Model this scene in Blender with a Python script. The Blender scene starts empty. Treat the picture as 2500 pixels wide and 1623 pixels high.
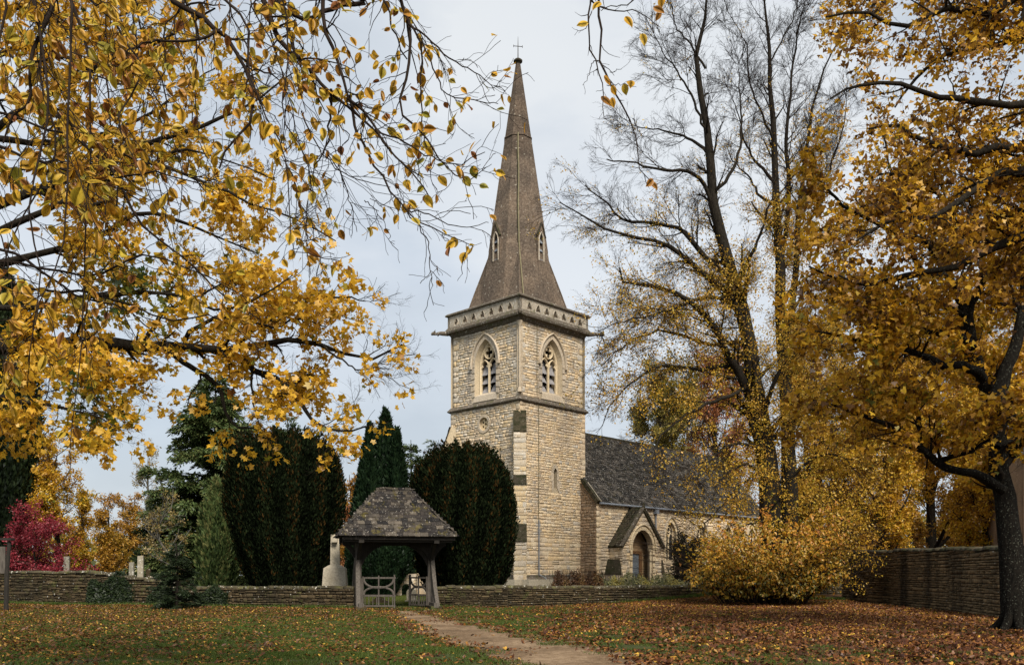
import bpy, math
import numpy as np
from mathutils import Vector, Matrix, Euler
from mathutils.geometry import tessellate_polygon

SC = bpy.context.scene
COL = SC.collection
rng = np.random.default_rng(11)
R = math.radians

# ------------------------------------------------------------ camera, sky, sun, exposure
CAMH, FPX, HOR = 1.5, 2144.0, 1402.0
cam_d = bpy.data.cameras.new('camera')
cam_d.sensor_width = 36.0; cam_d.sensor_fit = 'HORIZONTAL'
cam_d.lens = 36.0 * FPX / 2500.0
cam_d.shift_y = (HOR - 811.5) / 2500.0
cam_d.clip_start = 0.05; cam_d.clip_end = 3000.0
cam = bpy.data.objects.new('camera', cam_d); COL.objects.link(cam)
cam.location = (0, 0, CAMH); cam.rotation_euler = (R(90), 0, 0)
SC.camera = cam

SUN_DIR = Vector((0.30, -0.86, 0.92)).normalized()          # towards the sun
world = bpy.data.worlds.new('World'); SC.world = world; world.use_nodes = True
nt = world.node_tree; N = nt.nodes; L = nt.links; N.clear()
out = N.new('ShaderNodeOutputWorld'); bg = N.new('ShaderNodeBackground'); bg.inputs['Strength'].default_value = 0.12
sky = N.new('ShaderNodeTexSky'); sky.sky_type = 'NISHITA'; sky.sun_disc = False
sky.sun_elevation = math.asin(SUN_DIR.z); sky.sun_rotation = math.atan2(SUN_DIR.x, SUN_DIR.y)
sky.dust_density = 2.0
tc = N.new('ShaderNodeTexCoord'); mp = N.new('ShaderNodeMapping'); mp.inputs['Scale'].default_value = (1.0, 1.0, 2.4)
mp.inputs['Location'].default_value = (3.1, 1.7, 0.4)
n1 = N.new('ShaderNodeTexNoise'); n1.inputs['Scale'].default_value = 2.1; n1.inputs['Detail'].default_value = 7; n1.inputs['Roughness'].default_value = 0.52
cr = N.new('ShaderNodeValToRGB')
cr.color_ramp.elements[0].position = 0.36; cr.color_ramp.elements[0].color = (3.0, 3.28, 3.58, 1)
cr.color_ramp.elements[1].position = 0.62; cr.color_ramp.elements[1].color = (4.45, 4.6, 4.7, 1)
e = cr.color_ramp.elements.new(0.5); e.color = (3.6, 3.88, 4.18, 1)
n2 = N.new('ShaderNodeTexNoise'); n2.inputs['Scale'].default_value = 1.3; n2.inputs['Detail'].default_value = 4
cr2 = N.new('ShaderNodeValToRGB')
cr2.color_ramp.elements[0].position = 0.35; cr2.color_ramp.elements[0].color = (0.97, 0.97, 0.97, 1)
cr2.color_ramp.elements[1].position = 0.7; cr2.color_ramp.elements[1].color = (0.80, 0.80, 0.80, 1)
mx = N.new('ShaderNodeMix'); mx.data_type = 'RGBA'
L.new(tc.outputs['Generated'], mp.inputs['Vector']); L.new(mp.outputs['Vector'], n1.inputs['Vector']); L.new(mp.outputs['Vector'], n2.inputs['Vector'])
L.new(n1.outputs['Fac'], cr.inputs['Fac']); L.new(n2.outputs['Fac'], cr2.inputs['Fac'])
L.new(cr2.outputs['Color'], mx.inputs[0]); L.new(sky.outputs['Color'], mx.inputs[6]); L.new(cr.outputs['Color'], mx.inputs[7])
L.new(mx.outputs[2], bg.inputs['Color']); L.new(bg.outputs['Background'], out.inputs['Surface'])

sd = bpy.data.lights.new('sun', 'SUN'); sd.energy = 3.7; sd.angle = R(24); sd.color = (1.0, 0.93, 0.82)
sun = bpy.data.objects.new('sun', sd); COL.objects.link(sun)
sun.rotation_euler = (-SUN_DIR).to_track_quat('-Z', 'Y').to_euler()
SC.view_settings.view_transform = 'Standard'; SC.view_settings.look = 'None'
SC.view_settings.gamma = 1.0; SC.view_settings.use_curve_mapping = False
SC.view_settings.exposure = 0.68
SC.render.engine = 'CYCLES'
SC.cycles.max_bounces = 6; SC.cycles.diffuse_bounces = 3; SC.cycles.glossy_bounces = 2
SC.cycles.transmission_bounces = 4; SC.cycles.transparent_max_bounces = 4
SC.cycles.use_denoising = True

K = 1.0504202
def at(px, py, d):
    """a point d metres in front of the camera station"""
    return np.array([(px * K - 1250) / FPX * d, d, CAMH + (HOR - py * K) / FPX * d])
def scr(P):
    P = np.asarray(P)
    return (P[..., 0] / P[..., 1] * FPX + 1250) / K, (HOR - (P[..., 2] - CAMH) / P[..., 1] * FPX) / K

# ------------------------------------------------------------ ground height
def S01(t):
    t = np.clip(t, 0, 1); return t * t * (3 - 2 * t)
def gh(x, y):
    x = np.asarray(x, float); y = np.asarray(y, float)
    h = 0.55 * S01((y - 44) / 8) * S01((x + 3) / 5)
    h = h + 0.03 * np.sin(x * 0.55 + 1) * np.sin(y * 0.4) + 0.018 * np.sin(x * 1.7 + y * 1.1) * np.sin(y * 1.3 - x * .6)
    return h

# ------------------------------------------------------------ helpers
def mesh_np(name, V, F, mat=None, tone=None, smooth=False):
    """V (n,3); F list of (m,k) integer arrays"""
    V = np.asarray(V, np.float32).reshape(-1, 3)
    if not isinstance(F, (list, tuple)): F = [F]
    me = bpy.data.meshes.new(name)
    me.vertices.add(len(V)); me.vertices.foreach_set('co', V.ravel())
    idx = np.concatenate([np.asarray(f, np.int32).ravel() for f in F])
    tot = np.concatenate([np.full(len(f), np.asarray(f).shape[1], np.int32) for f in F])
    st = np.concatenate([[0], np.cumsum(tot)[:-1]]).astype(np.int32)
    me.loops.add(len(idx)); me.loops.foreach_set('vertex_index', idx)
    me.polygons.add(len(tot)); me.polygons.foreach_set('loop_start', st); me.polygons.foreach_set('loop_total', tot)
    if smooth: me.polygons.foreach_set('use_smooth', np.ones(len(tot), bool))
    if tone is not None:
        a = me.attributes.new('tone', 'FLOAT', 'POINT'); a.data.foreach_set('value', np.asarray(tone, np.float32))
    me.update(calc_edges=True)
    if mat: me.materials.append(mat)
    return me
def link(name, me, parent=None, kind=None, label=None):
    o = bpy.data.objects.new(name, me); COL.objects.link(o)
    if parent: o.parent = parent
    if kind: o['kind'] = kind
    if label: o['label'] = label
    return o
def thing(name, label, cat, loc=(0, 0, 0), rz=0.0, group=None):
    o = bpy.data.objects.new(name, None); COL.objects.link(o)
    o.location = loc; o.rotation_euler = (0, 0, rz); o.empty_display_size = 0.3
    o['label'] = label; o['category'] = cat
    if group: o['group'] = group
    return o

class Frame:
    def __init__(s, o, U, W, Nn):
        s.o = np.array(o, float); s.U = np.array(U, float); s.W = np.array(W, float); s.N = np.array(Nn, float)
        for k in 'UWN':
            v = getattr(s, k); setattr(s, k, v / np.linalg.norm(v))
    def p(s, u, w, n=0.0):
        return s.o + s.U * u + s.W * w + s.N * n
WORLD = Frame((0, 0, 0), (1, 0, 0), (0, 0, 1), (0, -1, 0))

class MB:
    def __init__(s): s.v = []; s.f = []
    def add(s, vs, fs):
        b = len(s.v); s.v.extend([tuple(map(float, q)) for q in vs]); s.f.extend([tuple(i + b for i in q) for q in fs])
    def box(s, c, size, rz=0.0, jit=0.0, rot=None):
        hx, hy, hz = size[0] / 2, size[1] / 2, size[2] / 2
        M = rot or Matrix.Rotation(rz, 3, 'Z')
        vs = []
        for z in (-hz, hz):
            for x, y in ((-hx, -hy), (hx, -hy), (hx, hy), (-hx, hy)):
                q = M @ Vector((x, y, z)) + Vector(c)
                if jit: q += Vector(rng.normal(0, jit, 3))
                vs.append(q)
        s.add(vs, [(0, 3, 2, 1), (4, 5, 6, 7), (0, 1, 5, 4), (1, 2, 6, 5), (2, 3, 7, 6), (3, 0, 4, 7)])
    def fbox(s, fr, u0, u1, w0, w1, n0, n1):
        vs = [fr.p(u, w, n) for n in (n0, n1) for u, w in ((u0, w0), (u1, w0), (u1, w1), (u0, w1))]
        s.add(vs, [(0, 3, 2, 1), (4, 5, 6, 7), (0, 1, 5, 4), (1, 2, 6, 5), (2, 3, 7, 6), (3, 0, 4, 7)])
    def quadblock(s, fr, q, n0, n1):
        k = len(q)
        vs = [fr.p(u, w, n) for n in (n0, n1) for u, w in q]
        s.add(vs, [tuple(range(k))[::-1], tuple(range(k, 2 * k))] + [(i, (i + 1) % k, (i + 1) % k + k, i + k) for i in range(k)])
    def panel(s, fr, outer, holes=(), n=0.0, thick=0.0):
        polys = [list(outer)] + [list(h) for h in holes]
        tri = tessellate_polygon([[Vector((u, w, 0)) for u, w in p] for p in polys])
        flat = [q for p in polys for q in p]; m = len(flat)
        s.add([fr.p(u, w, n) for u, w in flat], tri)
        if thick:
            s.add([fr.p(u, w, n - thick) for u, w in flat], tri)
            for p in polys:
                k = len(p)
                s.add([fr.p(u, w, n) for u, w in p] + [fr.p(u, w, n - thick) for u, w in p],
                      [(i, (i + 1) % k, (i + 1) % k + k, i + k) for i in range(k)])
    def loft(s, fr, A, nA, B, nB, closed=True):
        k = len(A)
        s.add([fr.p(u, w, nA) for u, w in A] + [fr.p(u, w, nB) for u, w in B],
              [(i, (i + 1) % k, (i + 1) % k + k, i + k) for i in range(k if closed else k - 1)])
    def sweep(s, fr, pts, hw, hn, nc, closed=False):
        """rectangular bar with chamfer along a 2D line in the frame"""
        pts = [np.array(p, float) for p in pts]; k = len(pts); ring = []
        for i in range(k):
            a = pts[(i - 1) % k] if (closed or i > 0) else pts[i]
            b = pts[(i + 1) % k] if (closed or i < k - 1) else pts[i]
            t = b - a; t /= (np.linalg.norm(t) + 1e-9); nn = np.array([-t[1], t[0]])
            for du, dn in ((-1, -1), (-1, .35), (-.35, 1), (.35, 1), (1, .35), (1, -1)):
                q = pts[i] + nn * hw * du; ring.append(fr.p(q[0], q[1], nc + hn * dn))
        fs = []
        for i in range(k if closed else k - 1):
            j = (i + 1) % k
            for m in range(6): fs.append((i * 6 + m, i * 6 + (m + 1) % 6, j * 6 + (m + 1) % 6, j * 6 + m))
        if not closed: fs += [tuple(range(6))[::-1], tuple(range((k - 1) * 6, k * 6))]
        s.add(ring, fs)
    def tube(s, pts, rad, sides=8, cap=True):
        P = np.array(pts, float)[None]; rr = np.array(rad if np.ndim(rad) else [rad] * len(pts), float)[None]
        V, F = tubes(P, rr, sides); V = V.reshape(-1, 3)
        s.add(V, F.tolist())
        if cap:
            n = len(V); s.add(V[:sides], [tuple(range(sides))]); s.add(V[n - sides:], [tuple(range(sides))])
    def mesh(s, name, mat, smooth=False):
        me = bpy.data.meshes.new(name); me.from_pydata(s.v, [], s.f); me.update()
        me.materials.append(mat)
        if smooth: me.polygons.foreach_set('use_smooth', [True] * len(me.polygons))
        return me
    def build(s, name, mat, parent=None, kind=None, label=None, smooth=False):
        return link(name, s.mesh(name, mat, smooth), parent, kind, label)

def tubes(P, Rr, S):
    Nn, Kk, _ = P.shape
    T = np.gradient(P, axis=1); T /= (np.linalg.norm(T, axis=2, keepdims=True) + 1e-9)
    T0 = T.mean(axis=1); T0 /= (np.linalg.norm(T0, axis=1, keepdims=True) + 1e-9)
    ref = np.where(np.abs(T0[:, 2:3]) > 0.8, np.array([[1., 0, 0]]), np.array([[0, 0, 1.]]))[:, None, :]
    A = np.cross(T, np.broadcast_to(ref, T.shape)); A /= (np.linalg.norm(A, axis=2, keepdims=True) + 1e-9)
    B = np.cross(T, A)
    an = np.arange(S) * 2 * math.pi / S
    V = P[:, :, None, :] + Rr[:, :, None, None] * (np.cos(an)[None, None, :, None] * A[:, :, None, :] + np.sin(an)[None, None, :, None] * B[:, :, None, :])
    base = (np.arange(Nn) * Kk * S)[:, None, None]; k = (np.arange(Kk - 1) * S)[None, :, None]; m = np.arange(S)[None, None, :]; m2 = (m + 1) % S
    F = np.stack([base + k + m, base + k + m2, base + k + S + m2, base + k + S + m], -1).reshape(-1, 4)
    return V, F

# ------------------------------------------------------------ materials
def newmat(name):
    m = bpy.data.materials.new(name); m.use_nodes = True
    nt = m.node_tree; nt.nodes.clear(); return m, nt.nodes, nt.links
def ramp(N, cols, pos=None, const=False):
    r = N.new('ShaderNodeValToRGB'); el = r.color_ramp.elements
    n = len(cols); pos = pos or [i / (n - 1) for i in range(n)]
    while len(el) < n: el.new(0.5)
    for i in range(n): el[i].position = pos[i]; el[i].color = (*cols[i], 1)
    if const: r.color_ramp.interpolation = 'CONSTANT'
    return r
def math_node(N, L, op, a, b=None):
    m = N.new('ShaderNodeMath'); m.operation = op
    for i, x in enumerate((a, b)):
        if x is None: continue
        if isinstance(x, (int, float)): m.inputs[i].default_value = x
        else: L.new(x, m.inputs[i])
    return m.outputs[0]
def noise(N, L, vec, scale, detail=4, rough=0.55):
    t = N.new('ShaderNodeTexNoise'); t.inputs['Scale'].default_value = scale; t.inputs['Detail'].default_value = detail
    t.inputs['Roughness'].default_value = rough
    L.new(vec, t.inputs['Vector']); return t.outputs['Fac']
def mixc(N, L, fac, a, b, mode='MIX'):
    m = N.new('ShaderNodeMix'); m.data_type = 'RGBA'; m.blend_type = mode
    for s, x in ((0, fac), (6, a), (7, b)):
        if isinstance(x, (int, float)): m.inputs[s].default_value = x
        elif isinstance(x, tuple): m.inputs[s].default_value = (*x, 1)
        else: L.new(x, m.inputs[s])
    return m.outputs[2]
def tonefac(N, L):
    a = N.new('ShaderNodeAttribute'); a.attribute_name = 'tone'
    o = N.new('ShaderNodeObjectInfo')
    return math_node(N, L, 'FRACT', math_node(N, L, 'ADD', a.outputs['Fac'], o.outputs['Random']))
def mat_stone(name, cols, lich=(0.55, 0.53, 0.47), moss=None, blot=None, lamt=0.1, spots=9.0, bump=0.35, rough=0.92, mossamt=0.0, scale=1.0, vert=None):
    m, N, L = newmat(name)
    tc = N.new('ShaderNodeNewGeometry'); vec = tc.outputs['Position']
    c = ramp(N, cols); L.new(tonefac(N, L), c.inputs['Fac']); col = c.outputs['Color']
    if vert:
        mv = N.new('ShaderNodeMapping'); mv.inputs['Scale'].default_value = (1, 1, vert); L.new(vec, mv.inputs[0]); big = noise(N, L, mv.outputs[0], 0.9 * scale, 4, 0.55)
    else: big = noise(N, L, vec, 0.7 * scale, 5, 0.6)
    fine = noise(N, L, vec, 14 * scale, 5, 0.65)
    if blot:
        f = ramp(N, [(0, 0, 0), (1, 1, 1)], [0.47, 0.66]); L.new(big, f.inputs['Fac']); col = mixc(N, L, math_node(N, L, 'MULTIPLY', f.outputs['Color'], 0.75), col, blot)
    g = ramp(N, [(0.72, 0.70, 0.67), (1.32, 1.29, 1.24)], [0.3, 0.7]); L.new(fine, g.inputs['Fac']); col = mixc(N, L, 1.0, col, g.outputs['Color'], 'MULTIPLY')
    sp = noise(N, L, vec, spots * scale, 3, 0.5); f = ramp(N, [(0, 0, 0), (1, 1, 1)], [0.66 - lamt, 0.71 - lamt]); L.new(sp, f.inputs['Fac'])
    col = mixc(N, L, math_node(N, L, 'MULTIPLY', f.outputs['Color'], 0.7), col, lich)
    if moss:
        ms = noise(N, L, vec, 2.6 * scale, 6, 0.7); f = ramp(N, [(0, 0, 0), (1, 1, 1)], [0.60 - mossamt, 0.68 - mossamt]); L.new(ms, f.inputs['Fac'])
        col = mixc(N, L, math_node(N, L, 'MULTIPLY', f.outputs['Color'], 0.85), col, moss)
    b = N.new('ShaderNodeBsdfPrincipled'); b.inputs['Roughness'].default_value = rough
    b.inputs['Specular IOR Level'].default_value = 0.2
    L.new(col, b.inputs['Base Color'])
    bp = N.new('ShaderNodeBump'); bp.inputs['Strength'].default_value = bump; bp.inputs['Distance'].default_value = 0.03
    L.new(fine, bp.inputs['Height']); L.new(bp.outputs[0], b.inputs['Normal'])
    o = N.new('ShaderNodeOutputMaterial'); L.new(b.outputs[0], o.inputs[0]); return m
def mat_leaf(name, cols, pos=None, trans=0.4, var=0.3, gloss=0.03):
    m, N, L = newmat(name)
    c = ramp(N, cols, pos); a = N.new('ShaderNodeAttribute'); a.attribute_name = 'tone'
    ia = N.new('ShaderNodeAttribute'); ia.attribute_type = 'INSTANCER'; ia.attribute_name = 'ctone'
    L.new(math_node(N, L, 'ADD', a.outputs['Fac'], ia.outputs['Fac']), c.inputs['Fac'])
    tc = N.new('ShaderNodeNewGeometry'); f = noise(N, L, tc.outputs['Position'], 30, 2)
    g = ramp(N, [(1 - var,) * 3, (1 + var,) * 3], [0.3, 0.7]); L.new(f, g.inputs['Fac'])
    col = mixc(N, L, 1.0, c.outputs['Color'], g.outputs['Color'], 'MULTIPLY')
    d = N.new('ShaderNodeBsdfDiffuse'); t = N.new('ShaderNodeBsdfTranslucent'); gl = N.new('ShaderNodeBsdfGlossy'); gl.inputs['Roughness'].default_value = 0.45
    L.new(col, d.inputs[0]); L.new(col, t.inputs[0])
    m1 = N.new('ShaderNodeMixShader'); m1.inputs[0].default_value = trans; L.new(d.outputs[0], m1.inputs[1]); L.new(t.outputs[0], m1.inputs[2])
    m2 = N.new('ShaderNodeMixShader'); m2.inputs[0].default_value = gloss; L.new(m1.outputs[0], m2.inputs[1]); L.new(gl.outputs[0], m2.inputs[2])
    o = N.new('ShaderNodeOutputMaterial'); L.new(m2.outputs[0], o.inputs[0]); return m
def mat_plain(name, a, b, scale=6, rough=0.85, bump=0.3, stretch=(1, 1, 1), metal=0.0, lich=None, lamt=0.0):
    m, N, L = newmat(name)
    tc = N.new('ShaderNodeTexCoord'); mp = N.new('ShaderNodeMapping'); mp.inputs['Scale'].default_value = stretch; L.new(tc.outputs['Object'], mp.inputs[0])
    f = noise(N, L, mp.outputs[0], scale, 6, 0.65); g = ramp(N, [a, b], [0.35, 0.65]); L.new(f, g.inputs['Fac']); col = g.outputs['Color']
    if lich:
        sp = noise(N, L, tc.outputs['Object'], 24, 3, 0.5); q = ramp(N, [(0, 0, 0), (1, 1, 1)], [0.62 - lamt, 0.66 - lamt]); L.new(sp, q.inputs['Fac']); col = mixc(N, L, math_node(N, L, 'MULTIPLY', q.outputs['Color'], 0.6), col, lich)
    p = N.new('ShaderNodeBsdfPrincipled'); p.inputs['Roughness'].default_value = rough; p.inputs['Metallic'].default_value = metal; p.inputs['Specular IOR Level'].default_value = 0.05 if 'bark' in name else 0.25
    L.new(col, p.inputs['Base Color'])
    bp = N.new('ShaderNodeBump'); bp.inputs['Strength'].default_value = bump; bp.inputs['Distance'].default_value = 0.06 if 'bark' in name else 0.02; L.new(f, bp.inputs['Height']); L.new(bp.outputs[0], p.inputs['Normal'])
    o = N.new('ShaderNodeOutputMaterial'); L.new(p.outputs[0], o.inputs[0]); return m

M = {}
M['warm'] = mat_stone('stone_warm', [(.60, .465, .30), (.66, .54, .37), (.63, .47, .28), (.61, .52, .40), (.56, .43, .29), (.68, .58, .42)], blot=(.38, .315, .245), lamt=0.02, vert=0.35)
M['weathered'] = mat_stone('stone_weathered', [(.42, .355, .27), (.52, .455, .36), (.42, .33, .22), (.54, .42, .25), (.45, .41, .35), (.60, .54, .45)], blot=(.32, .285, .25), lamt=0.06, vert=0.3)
M['shaded'] = mat_stone('stone_brown_stain_shade', [(.22, .155, .10), (.29, .21, .14), (.25, .17, .11), (.19, .15, .11)], blot=(.16, .12, .09), lamt=0.0)  # brown stain, with the aisle west wall's shade put into the colour too
M['ashlar'] = mat_stone('stone_ashlar', [(.44, .37, .28), (.50, .42, .32), (.42, .37, .30)], blot=(.36, .32, .27), lamt=0.02)
M['tracery'] = mat_stone('stone_tracery', [(.62, .50, .32), (.60, .50, .35)], lamt=-0.02)
M['mortar'] = mat_stone('mortar', [(.40, .33, .235), (.44, .37, .26)], lamt=0.0)
M['parapet'] = mat_stone('stone_parapet', [(.34, .30, .245), (.40, .355, .29)], blot=(.20, .175, .14), lamt=0.08, moss=(.12, .11, .06), mossamt=0.02)
M['cornice'] = mat_stone('stone_cornice_lichened', [(.07, .06, .045), (.12, .10, .08)], lich=(.42, .40, .35), lamt=0.05, moss=(.07, .07, .03), mossamt=0.06)
M['mossy'] = mat_stone('stone_mossy', [(.035, .03, .022), (.06, .05, .03)], lich=(.3, .28, .22), lamt=-0.01, moss=(.022, .024, .009), mossamt=0.12)
M['dry'] = mat_stone('stone_boundary_wall', [(.024, .018, .010), (.060, .044, .024), (.035, .026, .014), (.095, .07, .038), (.042, .03, .015)], blot=(.022, .019, .012), lamt=-0.01, moss=(.06, .06, .02), mossamt=0.05)
M['coping'] = mat_stone('stone_coping', [(.045, .038, .024), (.07, .058, .035)], blot=(.03, .03, .015), lamt=0.05, moss=(.09, .085, .03), mossamt=0.07)
M['drymortar'] = mat_stone('wall_core', [(.035, .028, .018), (.05, .04, .025)], lamt=-0.1)
M['stained'] = mat_stone('stone_stained', [(.08, .06, .034), (.17, .12, .064), (.11, .08, .045), (.21, .15, .08)], blot=(.010, .009, .007), lamt=-0.05, moss=(.03, .03, .015), mossamt=0.0, scale=0.8, vert=0.12)
M['slate'] = mat_stone('stone_slates', [(.010, .010, .009), (.030, .026, .022), (.015, .014, .013), (.085, .075, .065), (.02, .018, .016), (.05, .045, .04)], lich=(.42, .40, .36), lamt=0.045, spots=11, moss=(.05, .042, .015), mossamt=0.02)
M['slate_gate'] = mat_stone('stone_slates_gate', [(.008, .008, .009), (.034, .029, .026), (.012, .011, .012), (.10, .085, .068), (.011, .011, .012), (.055, .046, .036)], lich=(.34, .31, .26), lamt=0.03, spots=12, moss=(.08, .065, .015), mossamt=0.03)
M['monument'] = mat_stone('stone_monument', [(.36, .325, .26), (.40, .36, .285)], blot=(.27, .235, .17), lamt=-0.05)
M['grave'] = mat_stone('stone_grave', [(.20, .19, .16), (.30, .27, .21)], lamt=0.05, moss=(.1, .1, .04))
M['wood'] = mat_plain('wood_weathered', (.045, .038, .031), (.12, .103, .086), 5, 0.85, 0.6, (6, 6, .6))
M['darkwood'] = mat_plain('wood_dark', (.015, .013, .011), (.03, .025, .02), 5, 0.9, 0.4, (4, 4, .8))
M['louvre'] = mat_plain('louvre_board', (.20, .19, .19), (.38, .365, .37), 9, 0.8, 0.5, (8, 8, 1))
M['lead'] = mat_plain('lead_grey', (.16, .18, .21), (.26, .28, .31), 5, 0.5, 0.1, metal=0.2)
M['cable'] = mat_plain('copper_tape', (.13, .11, .055), (.19, .165, .09), 5, 0.6, 0.1)
M['iron'] = mat_plain('iron_dark', (.02, .018, .016), (.05, .04, .035), 9, 0.6, 0.1, metal=0.4)
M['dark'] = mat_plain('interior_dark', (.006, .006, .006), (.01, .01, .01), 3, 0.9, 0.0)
M['glass'] = mat_plain('leaded_glass', (.015, .017, .02), (.04, .045, .05), 12, 0.25, 0.2)
M['door'] = mat_plain('door_panel', (.10, .12, .14), (.17, .19, .21), 12, 0.6, 0.2)
M['doorwood'] = mat_plain('door_wood', (.10, .05, .02), (.19, .10, .045), 6, 0.7, 0.2, (5, 5, 1))
M['plaster'] = mat_plain('porch_plaster', (.36, .24, .13), (.44, .30, .17), 3, 0.9, 0.1)
M['bark'] = mat_plain('bark', (.012, .010, .008), (.030, .025, .019), 9, 0.95, 0.9, (2, 2, .6), lich=(.08, .085, .05), lamt=-0.03)
M['bark_lichen'] = mat_plain('bark_lichened', (.005, .0045, .004), (.015, .013, .010), 9, 0.95, 0.9, (2, 2, .7), lich=(.11, .115, .09), lamt=0.0)
M['bark_twig'] = mat_plain('bark_twig', (.014, .010, .008), (.030, .021, .016), 12, 0.9, 0.0)
M['bark_grey'] = mat_plain('bark_grey', (.07, .065, .055), (.14, .13, .11), 9, 0.9, 0.3)

Y = (.62, .37, .035); Y2 = (.70, .46, .05); OR = (.55, .24, .03); BR = (.26, .12, .025); GR = (.10, .14, .02); YG = (.36, .31, .035)
M['leaf_hang'] = mat_leaf('leaf_hanging', [(.20, .07, .015), (.40, .18, .02), (.56, .30, .025), (.58, .35, .03), (.50, .36, .035), (.28, .25, .03)], trans=0.42)
M['leaf_maple'] = mat_leaf('leaf_maple_yellow', [(.22, .085, .015), (.50, .26, .022), (.64, .38, .032), (.60, .35, .024), (.22, .21, .022), (.045, .075, .014)], [0, .15, .4, .7, .88, 1], trans=0.45)
M['leaf_gold'] = mat_leaf('leaf_maple_gold', [(.06, .03, .014), (.20, .09, .016), (.50, .26, .018), (.66, .40, .028), (.50, .37, .03), (.14, .15, .02)], [0, .2, .44, .72, .9, 1], trans=0.42)
M['leaf_lime'] = mat_leaf('leaf_lime', [(.28, .13, .02), (.50, .27, .028), (.58, .35, .035), (.44, .32, .03), (.16, .17, .02)], [0, .25, .55, .8, 1], trans=0.4)
M['leaf_bush'] = mat_leaf('leaf_basal', [(.30, .105, .015), (.46, .20, .016), (.42, .24, .02), (.17, .14, .015), (.035, .05, .011)], [0, .2, .42, .68, 1], trans=0.3)
M['leaf_orange'] = mat_leaf('leaf_orange', [(.18, .08, .016), (.34, .16, .018), (.38, .21, .022), (.22, .16, .022)], trans=0.35)
M['leaf_red'] = mat_leaf('leaf_red', [(.10, .010, .016), (.22, .022, .032), (.29, .035, .05), (.16, .015, .024)], trans=0.3)
M['leaf_russet'] = mat_leaf('leaf_russet', [(.18, .07, .03), (.38, .15, .06), (.46, .20, .07)], trans=0.3)
M['leaf_olive'] = mat_leaf('leaf_olive', [(.05, .06, .015), (.14, .13, .03), (.25, .20, .04), (.38, .27, .05)], trans=0.3)
M['leaf_tan'] = mat_leaf('leaf_tan', [(.13, .09, .03), (.26, .19, .06), (.32, .23, .07)], trans=0.3)
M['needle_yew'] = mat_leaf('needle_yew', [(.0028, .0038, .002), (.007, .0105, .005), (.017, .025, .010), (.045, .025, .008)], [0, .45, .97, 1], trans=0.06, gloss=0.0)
M['needle_cypress'] = mat_leaf('needle_cypress', [(.004, .009, .004), (.009, .021, .009), (.017, .034, .013)], trans=0.1, gloss=0.015)
M['needle_green'] = mat_leaf('needle_green', [(.022, .036, .012), (.050, .078, .024), (.088, .118, .038), (.13, .125, .045)], trans=0.15, gloss=0.02)
M['needle_blue'] = mat_leaf('needle_fir', [(.010, .018, .008), (.022, .035, .014), (.035, .050, .02)], trans=0.1, gloss=0.02)
M['ivy'] = mat_leaf('leaf_ivy', [(.006, .010, .005), (.013, .022, .008), (.026, .038, .013)], trans=0.1, gloss=0.015)
M['shrub_pale'] = mat_leaf('leaf_shrub_pale', [(.10, .11, .05), (.22, .22, .10), (.38, .30, .06)], trans=0.25)
M['shrub_brown'] = mat_leaf('leaf_shrub_brown', [(.05, .03, .015), (.12, .05, .02), (.16, .10, .03)], trans=0.2)
M['grass'] = mat_leaf('grass_blade', [(.036, .060, .012), (.066, .100, .019), (.11, .105, .027)], trans=0.25, gloss=0.01)
M['litter_warm'] = mat_leaf('litter_rust', [(.045, .020, .013), (.11, .042, .019), (.20, .080, .024), (.33, .15, .028), (.52, .32, .04)], [0, .3, .6, .82, 1], trans=0.1, gloss=0.02)
M['litter_yellow'] = mat_leaf('litter_yellow', [(.05, .022, .012), (.12, .052, .02), (.25, .12, .026), (.48, .30, .04)], trans=0.1, gloss=0.02)

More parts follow.
